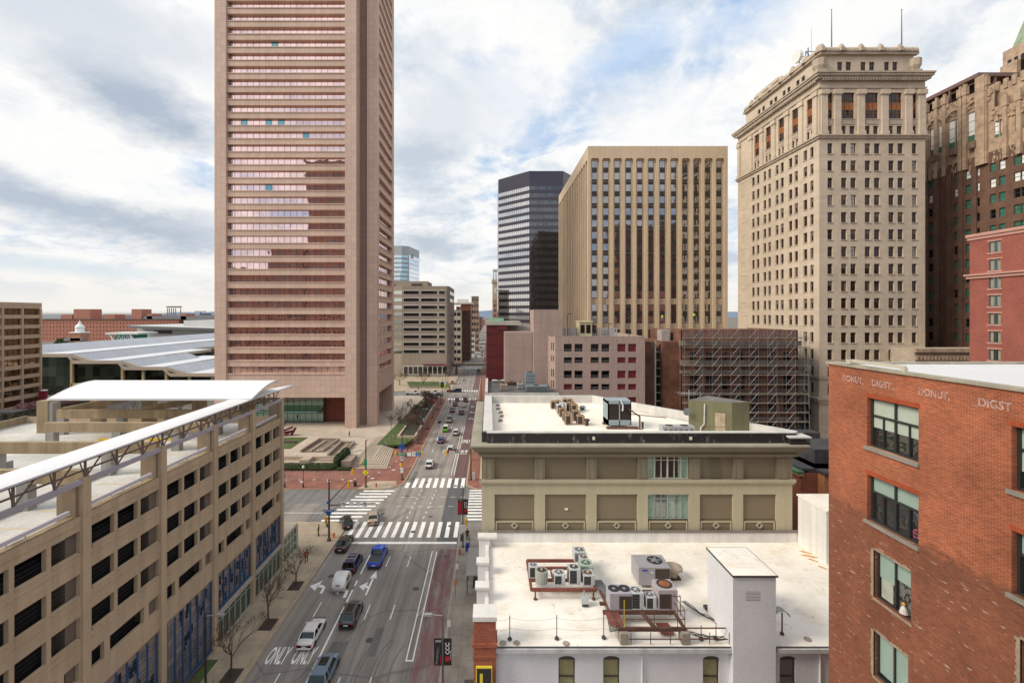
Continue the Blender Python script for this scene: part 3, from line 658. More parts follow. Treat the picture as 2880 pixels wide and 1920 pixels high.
b.build('post',mk('rust_red_steel',(.30,.12,.06),.7,.1),t); b=MB(); b.box(zx(470,700),zx(509,700),698,702,HC+20*700/F_,HC+24*700/F_); b.build('lamp_rack',mk('rack_green',(.16,.17,.10),.7,.1),t)
t=thing('scoreboard','dark stadium scoreboard above the warehouse end','scoreboard',(zx(575,650),650,0))
b=MB(); b.box(zx(562,650),zx(592,650),649.4,652,HC-3.5,HC+2); b.bar((zx(566,650),651,0),(zx(566,650),651,HC-4),1.2); b.bar((zx(588,650),651,0),(zx(588,650),651,HC-4),1.2); b.box(zx(548,650),zx(580,650),649,650,HC+3.5,HC+5.5,1); b.bar((zx(564,650),650,HC+2),(zx(564,650),650,HC+4),.8)
b.build('panel',[mk('score_dark',(.07,.08,.11),.6,.2),mk('score_top',(.45,.47,.46),.6,.1)],t)
t=thing('cupola_building','small brick tower topped by a white domed cupola','tower',(zx(223,400),400,0))
xc=zx(223,400); hh=lambda y:HC-(y-885)*400/F_
b=MB(); b.box(xc-4.4,xc+4.4,396,405,0,hh(936)); b.box(xc-9,xc+5,398,410,0,hh(958)); b.build('wall',brickmat('cupola_brick',(.42,.17,.09),(.36,.14,.08),(.4,.3,.2),.6,.25,.03),t)
b=MB(); b.prism([(xc-10,396),(xc+6,396),(xc+3,404),(xc-7,404)],hh(958),hh(950)); b.build('roof',mk('slate_roof',(.22,.22,.24)),t)
b=MB(); b.box(xc-5,xc+5,395.5,405.5,hh(936),hh(933)); b.lathe((xc,400.5,0),[(3.2,hh(933)),(3.2,hh(921)),(3.6,hh(920)),(2.9,hh(916)),(1.5,hh(911)),(1.0,hh(909)),(1.0,hh(906)),(.2,hh(903)),(0.15,hh(899))],12); b.build('cupola',mk('cupola_white',(.78,.79,.80),.6,.05),t)
# convention hall with stepped folded roof
t=thing('convention_hall','wide exhibition hall under stepped white and grey glazed roofs','exhibition hall',(-165,215,0))
Z0=196; wt=mk('roof_white',(.60,.62,.66),.6,.05,.05); gz=mk('roof_glazing',(.34,.36,.41),.45,.12,.05,joint=(2.2,400,.1,.04),jcol=.8); fc=mk('fascia_cream',(.50,.42,.34),.8,.1,.1)
pts=[(-300,18.2,520),(-181.6,18.2,520),(-179.4,15.3,262),(-160,15.3,262),(-157.5,12.6,222),(-140.7,12.6,222),(-137,9.8,214),(-112,9.2,212)]
def roofstrip(x0,h0,x1,h1,ya,yb,m,fm):
    b=MB(); b.hexa([(x0,ya,h0-1.3),(x1,ya,h1-1.3),(x1,yb,h1-1.3),(x0,yb,h0-1.3),(x0,ya,h0),(x1,ya,h1),(x1,yb,h1),(x0,yb,h0)]); return b
b=MB()
def strip(x0,h0,x1,h1,ya,yb,m):
    b.hexa([(x0,ya,h0-1.4),(x1,ya,h1-1.4),(x1,yb,h1-1.4),(x0,yb,h0-1.4),(x0,ya,h0),(x1,ya,h1),(x1,yb,h1),(x0,yb,h0)],2)
    b.face([(x0,ya+.6,h0+.03),(x1,ya+.6,h1+.03),(x1,yb,h1+.03),(x0,yb,h0+.03)],m)
strip(-195,18.2,-181.6,18.2,Z0,520,0); strip(-207,21.2,-195,18.25,Z0+1,520,1)
strip(-181.6,18.2,-179.4,15.3,Z0,262,1); strip(-179.4,15.3,-160,15.3,Z0,262,0); strip(-179.5,18.0,-172,15.35,Z0+.2,300,1)
strip(-160,15.3,-157.5,12.6,Z0,225,1); strip(-157.5,12.6,-140.7,12.6,Z0,250,0); strip(-158,15.2,-151,12.65,Z0+.2,238,1)
strip(-140.7,12.6,-137.5,9.8,Z0,222,1); strip(-137.5,9.8,-95,9.8,Z0,230,0); strip(-139,12.5,-130,9.85,Z0+.2,262,1)
b.build('roof',[wt,gz,fc],t)
b=MB()
for x0,x1_,h,yb in ((-206,-181,16.6,500),(-181,-159,13.8,262),(-159,-140,11,222),(-140,-96,8.2,214)): b.box(x0,x1_,Z0+2.5,yb,0,h)
b.build('glass_wall',glass('hall_glass',(.12,.16,.14),.08,.3,.1,var=(3.2,4.1,.75)),t)
b=MB()
for x_,h in ((-181,16.6),(-159,14),(-150,11),(-140,11),(-130,8.2),(-120,8.2),(-110,8.2),(-101,8.2)): b.box(x_-.5,x_+.5,Z0+1,Z0+2,0,h)
b.box(-181,-140,Z0+1,Z0+2,4.0,5.4); b.build('column',mk('hall_column',(.50,.40,.24),.8,.1),t)
t=thing('white_hall','white flat roofed exhibition wing before the brick warehouse','exhibition hall',(-280,400,0))
b=MB(); Z=380; b.box(zx(385,Z),zx(700,Z),Z,430,0,HC-(918-885)*Z/F_); b.box(zx(503,Z),zx(700,Z),Z+6,440,0,HC-(901-885)*Z/F_)
b.build('wall',mk('hall_white_wall',(.55,.55,.54),.8,.05,.05),t)
b=MB(); b.hexa([(zx(366,370),370,24),(zx(620,370),370,22),(zx(620,370),425,22),(zx(390,370),425,24),(zx(360,370),368,26.4),(zx(620,370),368,24),(zx(620,370),428,24.6),(zx(380,370),428,26.6)]); b.build('roof',mk('hall_roof_grey',(.50,.51,.52),.7,.05),t)
b=MB(); b.box(zx(434,Z),zx(484,Z),Z-.4,Z,HC-(938-885)*Z/F_,HC-(929-885)*Z/F_); b.build('louvre',M['darkmet'],t)
t=thing('glass_pavilion','green glazed pavilion with splayed white frame before the brick warehouse','pavilion',(zx(350,340),340,0))
Z=340; hh=lambda y:HC-(y-885)*Z/F_
b=MB(); b.box(zx(325,Z),zx(375,Z),Z,Z+14,0,hh(940)); b.build('glass_wall',glass('green_glass',(.10,.42,.32),.1),t)
b=MB(); b.box(zx(302,Z),zx(394,Z),Z-2,Z+18,hh(940),hh(935)); b.bar((zx(313,Z),Z-1,hh(940)),(zx(325,Z),Z-1,hh(960)),1,1.2); b.bar((zx(370,Z),Z-1,hh(940)),(zx(378,Z),Z-1,hh(960)),1,1.2)
for k in range(4): b.bar((zx(330+k*12,Z),Z-.2,hh(957)),(zx(336+k*12,Z),Z-.2,hh(942)),.5); b.bar((zx(336+k*12,Z),Z-.2,hh(942)),(zx(342+k*12,Z),Z-.2,hh(957)),.5)
b.build('roof',mk('pav_white',(.66,.66,.66),.7,.05),t)
# a spread of low city blocks to the horizon (left and along the avenue)
cols=[red,brn,cream,mk('grey_block',(.30,.30,.30),.8,.1,.05),mk('slate_roof',(.22,.22,.24))]
kinds=['red brick','brown brick','cream','grey','slate coloured']
k=0
# ================================================================ cream beaux-arts tower, right
crm=mk('cream_stone',(.56,.465,.365),.8,.10,.12,streak=.08,fine=.06,joint=(2.2,.9,.015,.07),jcol=.9)
crm2=mk('cream_trim',(.45,.375,.295),.8,.2,.5,streak=.12)
brz=mk('window_bronze',(.10,.055,.035),.5,.2,1); orange=mk('orange_spandrel',(.34,.12,.035),.6,.2,1)
dgw=glass('dark_window',(.055,.05,.055),.06,.35,.2); dgw2=glass('pale_window',(.30,.29,.28),.08)
t=thing('stone_tower','cream stone office tower with bracketed cornice and carved crest, twin flagpoles on top','skyscraper',(95,125,0))
Z=107.0; X0=zx(2304,Z); X1=zx(2602,Z); ZB=142.0; hh=lambda y,z=Z: HC-(y-885)*z/F_
mp=Z/F_
F=Fac((X0,Z,0),0); S=Fac((X0,ZB,0),-90)      # S: u runs from the back corner towards the viewer
def fx(cx): return (2040+cx/2.8-1376)*mp-X0   # from enlarged-photo column to facade metres
def su(cx):
    nx=2040+cx/2.8; z=X0*F_/(nx-1376); return ZB-z
cornice=hh(218); belt=hh(384)
rows=[hh(403.5+48.3*i) for i in range(15)]   # window tops
colsF=[(805,845),(912,956),(986,1030),(1098,1143),(1171,1217),(1285,1329),(1357,1401),(1469,1508)]
colsS=[(210,230),(247,267),(300,321),(337,358),(395,418),(435,459),(500,526),(545,571),(615,644),(668,694)]
wh=2.4
HF=[];HS=[]
for (a,c) in colsF:
    for v in rows: HF.append((fx(a),v-wh,fx(c),v))
for (a,c) in colsS:
    for v in rows: HS.append((su(a),v-wh,su(c),v))
# upper order: tall bays with orange spandrels, attic
tall=[(805,845),(915,1018),(1100,1206),(1285,1392),(1468,1507)]; tallS=[(228,266),(317,357),(417,461),(524,572),(640,696)]
vt1,vt0=hh(730/2.8),hh(936/2.8)
for (a,c) in tall: HF.append((fx(a),vt0,fx(c),vt1))
for (a,c) in tallS: HS.append((su(a),vt0,su(c),vt1))
vs1,vs0=hh(992/2.8),hh(1062/2.8)
for (a,c) in [(805,840),(915,950),(978,1020),(1100,1140),(1165,1205),(1285,1322),(1350,1392),(1468,1503)]: HF.append((fx(a),vs0,fx(c),vs1))
sm=[]
for (a,c) in tallS: w3=(su(c)-su(a)); HS.append((su(a),vs0,su(a)+w3*.38,vs1)); HS.append((su(c)-w3*.38,vs0,su(c),vs1))
HF=[tuple(round(q,3) for q in h) for h in HF]; HS=[tuple(round(q,3) for q in h) for h in HS]
archu=su((2262-2040)*2.8); 
HS2=HS+[(round(archu-2.6,3),0.3,round(archu+2.0,3),11.0)]
b=MB(); b.holes(F,0,X1-X0,0,cornice,HF,.55,0); b.holes(S,0,ZB-Z,0,cornice,HS2,.55,0)
b.face([(X1,Z,0),(X1,ZB,0),(X1,ZB,cornice),(X1,Z,cornice)]); b.face([(X0,ZB,0),(X1,ZB,0),(X1,ZB,cornice),(X0,ZB,cornice)])
b.build('wall',crm,t)
b=MB(); b.box(X0+.9,X1-.1,Z+.9,ZB-.1,0,cornice-.5); b.build('inner_core',flat('core_black',(.01,.01,.01),.9),t)
its=[]
cache={}
def wm(w_,h_,kind):
    k=(round(w_,2),round(h_,2),kind)
    if k not in cache:
        g=dgw if kind!=2 else dgw2
        if kind==3: cache[k]=winmesh(w_,h_,.10,(.33,.66),(.24,.76),.1,[mk('orange_frame',(.22,.09,.03),.6,.2,1),dgw,orange],.08,[(0,1,0,.36,1),(0,1,.36,.64,2),(0,1,.64,1,1)])
        elif kind==4: cache[k]=winmesh(w_,h_,.10,(.5,),(.24,.76),.1,[mk('orange_frame',(.22,.09,.03),.6,.2,1),dgw,orange],.08,[(0,1,0,.36,1),(0,1,.36,.64,2),(0,1,.64,1,1)])
        elif kind==5: cache[k]=winmesh(w_,h_,.10,(.5,),(.62,),.1,[brz,dgw,mk('window_blind',(.24,.20,.16),.7,.2,.3)],.07,[(0,1,0,.55,1),(0,1,.55,1,2)])
        else: cache[k]=winmesh(w_,h_,.10,(.5,),(.62,),.1,[brz,g],.07)
    return cache[k]
rg=random.Random(5)
for h in HF: 
    w_,h_=h[2]-h[0],h[3]-h[1]; kd=(3 if w_>2.2 else 4) if h_>4 else (2 if rg.random()<.10 else 5 if rg.random()<.25 else 1)
    its.append((wm(round(w_,1),h_,kd),F,h[0],h[1],.3))
for h in HS:
    w_,h_=h[2]-h[0],h[3]-h[1]; kd=(3 if w_>2.2 else 4) if h_>4 else (2 if rg.random()<.06 else 5 if rg.random()<.2 else 1)
    its.append((wm(round(w_,1),h_,kd),S,h[0],h[1],.3))
its.sort(key=lambda q:-1e9 if q[0].name and False else 0)
put_windows(t,its,100)
b=MB()   # sills
for FF_,H_ in ((F,HF),(S,HS)):
    for h in H_: b.fbox(FF_,h[0]-.12,h[2]+.12,h[1]-.22,h[1]-.02,-.12,.1)
b.build('sill',crm2,t,kind='stuff')
# cornices & belts around two visible sides and the rest
def ring(b,h0,h1,o,m=0):
    b.box(X0-o,X1+o,Z-o,Z+.3,h0,h1,m); b.box(X0-o,X0+.3,Z+.31,ZB+o,h0,h1,m); b.box(X1-.3,X1+o,Z+.31,ZB+o,h0,h1,m)
b=MB()
ring(b,cornice,cornice+.5,1.15); ring(b,cornice-.6,cornice-.01,.8); ring(b,cornice-2.6,cornice-2.3,.25); ring(b,cornice+.51,cornice+.9,1.35)
ring(b,belt-.5,belt,.35); ring(b,belt+.01,belt+.35,.6); ring(b,hh(1061)-.4,hh(1061)+.2,.3); ring(b,hh(1120)-1.0,hh(1120)-.3,.6); ring(b,hh(1120)-.29,hh(1120)+.2,.9)
b.build('cornice',crm2,t)
b=MB()
k=0
while .5+k*.62<X1-X0: b.fbox(F,.3+k*.62,.6+k*.62,cornice-1.0,cornice-.62,-.85,0); k+=1
for k in range(int((ZB-Z)/.62)): b.fbox(S,.3+k*.62,.6+k*.62,cornice-1.0,cornice-.62,-.85,0)
b.build('dentil',crm2,t,kind='stuff')
b=MB()
for cxp in (775,880,1066,1252,1440,1545):
    u=fx(cxp); b.fbox(F,u-.75,u+.75,belt+.4,cornice-3.4,-.35,.05); b.fbox(F,u-1.0,u+1.0,cornice-4.1,cornice-3.0,-.6,.05); b.fbox(F,u-.9,u+.9,belt+.36,belt+1.2,-.5,.05)
for cxp in (112,205,290,385,490,600,712):
    u=min(max(su(cxp),.8),ZB-Z-.8); b.fbox(S,u-.7,u+.7,belt+.4,cornice-3.4,-.35,.05); b.fbox(S,u-.95,u+.95,cornice-4.1,cornice-3.0,-.6,.05); b.fbox(S,u-.85,u+.85,belt+.36,belt+1.2,-.5,.05)
b.build('pilaster',crm,t)
b=MB()   # carved panels below tall bays
for (a,c) in tall: b.fbox(F,fx(a)+.1,fx(c)-.1,hh(980/2.8),hh(950/2.8),-.12,.05)
for (a,c) in tallS: b.fbox(S,su(a)+.1,su(c)-.1,hh(980/2.8),hh(950/2.8),-.12,.05)
for k in range(14):
    b.fbox(S,su(125),su(152),rows[0]-.1-k*4.05,rows[0]-k*4.05,-.06,.05); b.fbox(S,su(158),su(180),rows[0]-.1-k*4.05,rows[0]-k*4.05,-.06,.05)
b.build('carved_panel',crm2,t)
att=hh(178); b=MB()
a0=1.4; HA=[(fx(a)-a0,cornice+1.5,fx(c)-a0,cornice+4.4) for a,c in [(918,958),(986,1028),(1104,1145),(1172,1214),(1292,1332),(1358,1398)]]
FA=Fac((X0+a0,Z+a0,0),0); SA=Fac((X0+a0,ZB-2,0),-90)
HB=[]
for (a,c) in ((218,238),(252,272),(310,332),(345,368),(410,432),(446,470),(515,540),(556,582),(655,682)): HB.append((su(a)-2,cornice+1.5,su(c)-2,cornice+4.2))
b.holes(FA,0,X1-X0-2*a0,cornice+.6,att+3.2,HA,.4,0); b.holes(SA,0,ZB-2-Z-a0,cornice+.6,att+3.2,HB,.4,0)
b.box(X0+a0+.6,X1-a0,Z+a0+.6,ZB-2,cornice+.5,att+3.1,0)
b.build('attic_wall',crm,t)
its=[(wm(round(h[2]-h[0],1),h[3]-h[1],1),FA,h[0],h[1],.2) for h in HA]+[(wm(round(h[2]-h[0],1),h[3]-h[1],1),SA,h[0],h[1],.2) for h in HB]
put_windows(t,its,40,'attic_window')
b=MB(); at=att+3.2
b.box(X0+a0-.7,X1-a0+.7,Z+a0-.7,Z+a0+.3,at-.6,at,0); b.box(X0+a0-.7,X0+a0+.3,Z+a0+.31,ZB-1.5,at-.6,at,0)
for k in range(40):
    f=k/39; r_=.85 if k%8==0 else .5
    xx=X0+a0-.2+f*(X1-X0-2*a0+.4); b.lathe((xx,Z+a0-.5,at),[(r_,0),(r_*.95,r_*1.0),(r_*.5,r_*1.9),(.02,r_*2.3)],6)
for k in range(48):
    f=k/47; r_=.85 if k%7==0 else .5; b.lathe((X0+a0-.5,Z+a0+f*(ZB-Z-4),at),[(r_,0),(r_*.95,r_*1.0),(r_*.5,r_*1.9),(.02,r_*2.3)],6)
b.build('crest',crm2,t,kind='stuff')
b=MB()
for xx,yy in ((X0+1.1,Z+1.4),(X1-1.3,Z+1.4)): b.box(xx-1.2,xx+1.0,yy-1.1,yy+1.1,cornice+.9,cornice+2.2); b.lathe((xx-.1,yy,cornice+2.2),[(.9,0),(1.4,1.0),(1.5,2.6),(1.3,2.7),(0,2.7)],8)
b.build('corner_urn',crm2,t)
b=MB(); b.box(X0+4,X1-6,ZB-14,ZB-3,at-.5,at+3.6); b.box(X0+3.4,X1-5.5,ZB-14.5,ZB-2.5,at+3.6,at+4.1)
for k in range(22): b.lathe((X0+3.7,ZB-14+k*.52,at+4.1),[(.25,0),(.2,.4),(0,.6)],5)
b.build('penthouse',crm,t)
b=MB(); fr=Fac((X0,0,0),-90)
zc=ZB-archu; 
pts=[]
for k in range(9): a=math.pi*k/8; pts.append((X0-.05,zc-.3+2.3*math.cos(a),11.0+2.3*math.sin(a)))
b.face(pts,0); b.box(X0+.4,X0+.5,zc-2,zc+2.4,0,11,0); b.build('arch_window',flat('arch_dark',(.02,.02,.02),.4),t)
# flagpoles and radio mast
for i,(nx,lab) in enumerate(((2339,'bare flagpole at the left end of the stone tower roof'),(2536,'bare flagpole at the right end of the stone tower roof'))):
    xx=zx(nx,110); p=thing('flagpole',lab,'flagpole',(xx,110,at),'flagpoles on the stone tower')
    b=MB(); b.tube((xx,110,at),(xx,110,HC+855*110/F_),.16,.07,8); b.build('pole',mk('pole_brown',(.16,.08,.07),.6,.1),p)
    b=MB(); b.lathe((xx,110,HC+855*110/F_),[(.02,0),(.17,.15),(.02,.32)],8); b.build('finial',M['darkmet'],p)
Z_=124; p=thing('antenna_mast','steel antenna frame with large white dish on the stone tower roof','antenna',(zx(2277,Z_),Z_,at))
b=MB(); zt=HC+(885-135)*Z_/F_; xs=[zx(2266,Z_),zx(2294,Z_)]
for xx in xs:
    for yy in (Z_,Z_+2.5): b.bar((xx,yy,at),(xx,yy,zt-1),.18)
for z0,z1 in ((at,zt-4),(zt-4,zt-1)):
    b.bar((xs[0],Z_,z0),(xs[1],Z_,z1),.12); b.bar((xs[1],Z_,z0),(xs[0],Z_,z1),.12); b.bar((xs[0],Z_,z1),(xs[1],Z_,z1),.14); b.bar((xs[0],Z_+2.5,z1),(xs[1],Z_+2.5,z1),.14)
xm_=(xs[0]+xs[1])/2; b.bar((xm_,Z_+1,at),(xm_,Z_+1,zt+.6),.2); b.tube((xm_+.9,Z_+1,zt-1),(xm_+.9,Z_+1,HC+(885-72)*Z_/F_),.05,.03,5)
b.build('mast',mk('mast_blue_grey',(.12,.15,.22),.5,.1),p)
b=MB(); b.lathe((xs[0]-2.6,Z_,zt-2.4),[(.1,1.3),(1.3,1.1),(1.75,.6),(1.75,0),(.1,0)],14,0,0); b.bar((xs[0]-1.4,Z_,zt-2.4),(xs[0],Z_,zt-2.4),.25); b.build('dish',mk('dish_white',(.72,.72,.70),.5,.05),p)
b=MB(); b.lathe((xs[1]+1.8,Z_,zt-.5),[(.2,0),(.3,.6),(.2,1.4)],8); b.bar((xs[1],Z_,zt-1.2),(xs[1]+1.8,Z_,zt),.1); b.build('small_antenna',mk('dish_white',(.7,.7,.7)),p)
# ================================================================ beige ribbed slab
bei=mk('beige_precast',(.53,.415,.285),.8,.08,.10,streak=.12,fine=.04); beis=mk('beige_precast_light',(.60,.475,.335),.8,.08,.1,streak=.10,fine=.04)
t=thing('office_slab','beige ribbed office slab with continuous vertical strips of dark windows','office block',(55,175,0))
Z=145.0; X0=zx(1653.5,Z); X1=zx(2047,Z); ZB=206.0; k_=Z/F_; TOP=HC+474*k_
def bx(c): return (1380+c/2.613-1376)*k_-X0
def bv(c): return HC-((380+c/2.613)-885)*k_
F=Fac((X0,Z,0),0); S=Fac((X0,ZB,0),-90)
HF=[];chF=[]
for i in range(12):
    a=bx(748+83.55*i); c=bx(787+83.55*i)
    for v0,v1 in ((bv(1200),bv(183)),(bv(1383),bv(1243)),(bv(1568),bv(1428)),(bv(1760),bv(1610)),(bv(1950),bv(1795))): HF.append((a,v0,c,v1))
ns=17; HS=[]
for i in range(ns):
    c0=0.75+i*3.5
    for v0,v1 in ((bv(1200),bv(183)),(bv(1383),bv(1243)),(bv(1568),bv(1428)),(bv(1760),bv(1610))): HS.append((c0+.85,v0,c0+2.45,v1))
HF=[tuple(round(q,3) for q in h) for h in HF]; HS=[tuple(round(q,3) for q in h) for h in HS]
# shell standing proud (ribs) and recessed window wall
b=MB(); RD=.75
def octo(H,F,big):
    out=[]
    for h in H:
        out.append((round(h[0]-.52,3),h[1]-.0 if not big else h[1],round(h[2]+.52,3),h[3]+.35))
    return out
rib=[]
bigF=[(round(bx(748+83.55*i)-.52,3),bv(2100),round(bx(787+83.55*i)+.52,3),bv(170)) for i in range(12)]
bigS=[(round(0.75+i*3.5+.33,3),bv(2100),round(0.75+i*3.5+2.97,3),bv(170)) for i in range(ns)]
b.holes(F,0,X1-X0,0,TOP,bigF,RD,1,0); b.holes(S,0,ZB-Z,0,TOP,bigS,RD,1,0)
for (H_,FF_) in ((bigF,F),(bigS,S)):
    for h in H_:   # chamfered heads
        for a_,s_ in ((h[0],1),(h[2],-1)):
            P0=FF_.p(a_,h[3],0);P1=FF_.p(a_+s_*.4,h[3],0);P2=FF_.p(a_,h[3]-.6,0)
            b.face([P0,P1,P2],1); b.face([P1,P2,FF_.p(a_,h[3]-.6,RD),FF_.p(a_+s_*.4,h[3],RD)],0)
b.build('rib_wall',[bei,beis],t)
b=MB(); F2=Fac((X0,Z+RD,0),0); S2=Fac((X0+RD,ZB,0),-90)
b.holes(F2,0.01,X1-X0-.01,0,TOP-.1,HF,.3,0); b.holes(S2,0.01,ZB-Z-RD-.01,0,TOP-.1,HS,.3,0)
b.face([(X1,Z,0),(X1,ZB,0),(X1,ZB,TOP),(X1,Z,TOP)]); b.face([(X0,ZB,0),(X1,ZB,0),(X1,ZB,TOP),(X0,ZB,TOP)]); b.face([(X0+.02,Z+.02,TOP-.02),(X1,Z+.02,TOP-.02),(X1,ZB,TOP-.02),(X0+.02,ZB,TOP-.02)])
b.build('window_wall',bei,t)
slg=glass('slab_glass',(.36,.35,.36),.03,.12,.12,var=(30,3.8,.1)); sld=mk('slab_spandrel',(.045,.035,.035),.4,.2,.5)
its=[]; ptc=(bv(185)-bv(272.4))
for H_,FF_ in ((HF,F2),(HS,S2)):
    for h in H_:
        b=MB(); w_=h[2]-h[0]; lf=MB(); hgt=h[3]-h[1]; z=hgt; G0=Fac((0,0,0),0)
        key=(round(w_,2),round(hgt,2))
        if key not in cache:
            nrow=int(round(hgt/ptc+.4)) 
            while z>0.05:
                g=min(ptc*.56,z); lf.fquad(G0,0,w_,z-g,z,.10,0); z-=g
                if z>.05: s_=min(ptc*.44,z); lf.fbox(G0,0,w_,z-s_,z,.04,.10,1); z-=s_
            lf.fbox(G0,0,.05,0,hgt,.0,.1,1); lf.fbox(G0,w_-.05,w_,0,hgt,.0,.1,1)
            me=bpy.data.meshes.new('window'); me.from_pydata(lf.v,[],lf.f); me.materials.append(slg); me.materials.append(sld); me.polygons.foreach_set('material_index',lf.m); cache[key]=me
        its.append((cache[key],FF_,h[0],h[1],.12))
put_windows(t,its,90,'window_strip')
b=MB()
for k in range(4): b.fbox(F,0.01,X1-X0-.01,bv(342+350*k*.5),bv(342+350*k*.5)+.04,-.004,.02)
b.build('joint_line',bei,t)
# ================================================================ black glass tower
t=thing('glass_tower','black glass office tower with angled left face reflecting bright sky','skyscraper',(28,275,0))
bgl=glass('black_glass_bright',(.62,.62,.62),.02,.16,.07,var=(1.55,4.0,.12)); bsp=glass('black_spandrel',(.085,.075,.09),.12,.1,.2); bfr=flat('black_mullion',(.012,.010,.012),.4)  # left face glass, tint raised to brighten its sky reflection
Z=250; xc=zx(1489,Z); xr=zx(1584,Z); xl=zx(1401.5,266); zt=HC+404*Z/F_
poly=[(xl,266),(xc,250),(xr,250),(xr+6,258),(xr+6,300),(xl,300)]
b=MB(); b.prism(poly,0,zt); b.build('wall',bsp,t)
ang=math.degrees(math.atan2(250-266,xc-xl)); F1=Fac((xl,266,0),ang); L1=math.hypot(xc-xl,16); F2=Fac((xc,250,0),0); L2=xr-xc
nf=27; ph=3.95
for i in range(nf):
    v=zt-3.6-(i+2)*ph+1.0
    if v<4: break
    b=MB()
    for FF_,LL in ((F1,L1),(F2,L2)):
        b.fquad(FF_,0,LL,v,v+2.15,-.08,0 if FF_ is F1 else 2)
        n=int(LL/1.5)
        for k in range(n+1): b.fbox(FF_,k*LL/n-.04,k*LL/n+.04,v,v+2.15,-.16,-.05,1)
        b.fbox(FF_,0,LL,v-.04,v+.0,-.14,-.05,1)
    b.build('window_band',[bgl,bfr,glass('black_glass_dim',(.15,.155,.18),.03,.16,.07,var=(1.55,4.0,.25))],t)  # front face gets a darker copy of the glass, painting its dull reflection
b=MB()
for k in range(5): b.tube((xc+2+k*1.2,258,zt),(xc+2+k*1.2,258,zt+1.6+.4*(k%2)),.1,.06,5)
b.build('roof_antenna',M['darkmet'],t)
# ================================================================ mauve parking structure
mau=mk('mauve_concrete',(.39,.29,.255),.85,.12,.12,streak=.12,fine=.05,joint=(5.5,3.0,.03,.03),jcol=.72); mau2=mk('mauve_band',(.34,.26,.24),.85,.12,.3,streak=.2)
dred=mk('dark_red_screen',(.125,.010,.014),.5,.15,.3,joint=(2.0,3.0,.10,.1),jcol=.6); redw=mk('red_shutter',(.16,.015,.02),.5,.1,1)
t=thing('parking_structure','mauve concrete parking structure with square openings, some closed by red shutters','parking garage',(25,112,0))
Z=103.0; X0=zx(1562,Z); X1=zx(1814,Z); TOP=HC-(945.5-885)*Z/F_; k_=Z/F_
def mx(c): return (1360+c/2.352-1376)*k_
def mv(c): return HC-((840+c/2.352)-885)*k_
F=Fac((X0,Z,0),0); H_=[]; 
cc=[(531,585),(602,657),(709,763),(780,834),(886,940),(957,1011)]
rws=[(298,350),(387,425),(475,525),(563,601),(650,698),(738,786),(826,874),(914,960)]
for r,(a,c) in enumerate(rws):
    for (p_,q_) in cc: H_.append((round(mx(p_)-X0,3),round(mv(c),3),round(mx(q_)-X0,3),round(mv(a),3)))
XS=mx(445); 
b=MB(); b.holes(F,0,X1-X0,0,TOP,H_,.5,0)
FS=Fac((XS,Z+1.2,0),-math.degrees(math.atan2(1.2,X0-XS))); HS=[]
Ls=math.hypot(1.2,X0-XS)
for a,c in ((290,342),(378,416),(466,518),(540,590)): HS+= [(round(Ls*.2,3),round(mv(c),3),round(Ls*.38,3),round(mv(a),3)),(round(Ls*.55,3),round(mv(c),3),round(Ls*.75,3),round(mv(a),3))]
b.holes(FS,0,Ls,0,TOP,HS,.4,0)
b.face([(X1,Z,0),(X1,128,0),(X1,128,TOP),(X1,Z,TOP)]); b.box(X0,X1,Z,Z+.3,TOP,TOP+.9,1) if False else b.fbox(F,0,X1-X0,TOP,TOP+.02,0,.3,1)
b.face([(XS,Z+1.2,0),(XS,128,0),(XS,128,TOP),(XS,Z+1.2,TOP)])
b.build('wall',[mau,mau2],t)
b=MB(); b.box(XS+.1,X1-.1,Z+2.2,127,0,TOP-1.2,0); b.build('interior',blk if 'blk' in globals() else flat('inside_black',(.015,.013,.014),.9),t)
b=MB(); b.box(XS+.1,X1-.05,Z+2,127,TOP-1.2,TOP-1.0,0); b.build('roof',mk('garage_roof_grey',(.42,.40,.38),.85,.2,.2),t)
for r,(a,c) in enumerate(rws):
    for j,(p_,q_) in enumerate(cc):
        v0,v1=mv(c),mv(a); x0,x1_=mx(p_),mx(q_)
        if j>=4 or (r==3 and j==0):
            b=MB(); b.box(x0,x1_,Z+.3,Z+.35,v0,v1); b.build('red_shutter',redw,t)
        else:
            b=MB(); b.box(x0,x1_,Z+.1,Z+.14,v0+.55,v0+.6)
            for k in range(5): b.box(x0+k*(x1_-x0)/5,x0+k*(x1_-x0)/5+.05,Z+.1,Z+.14,v0,v0+.55)
            b.build('railing',mk('rail_grey',(.25,.23,.23),.5,.1),t)
b=MB(); zz1=108; x0,x1_=zx(1501,zz1),zx(1582,zz1); b.box(x0,x1_,zz1,118,0,HC+14.5*zz1/F_); b.build('stair_tower',mau,t)
b=MB(); z2=110.5; x0=zx(1419,z2); b.box(x0,zx(1500,108)-.02,z2,124,0,HC-(933.5-885)*z2/F_); b.build('side_wing',mau,t)
b=MB(); x0=zx(1420,118); b.box(x0,zx(1502,118),124.1,128,0,HC-(917-885)*118/F_-.02); b.box(x0,zx(1502,118),123.5,124,HC-4.6,HC-3.2); b.build('upper_deck',mk('pale_concrete',(.42,.39,.34),.85,.2,.3),t)
z3=116; b=MB(); xa,xb=zx(1368,z3),zx(1420,z3); b.box(xa,xb,z3,z3+20,10.5,HC-(914-885)*z3/F_); b.box(xa+2.2 if False else zx(1397,z3),zx(1426,z3),z3-.4,z3,HC-(927-885)*z3/F_,HC-(914-885)*z3/F_,0)
for k in range(1,6): b.box(xa-.08,xb+.02,z3-.08,z3+20,HC-(927-885)*z3/F_-k*2.9+2.0,HC-(927-885)*z3/F_-k*2.9+2.15,1)
for k in range(8): b.box(xa+k*.66,xa+k*.66+.05,z3-.06,z3,10.6,HC-4.2,1)
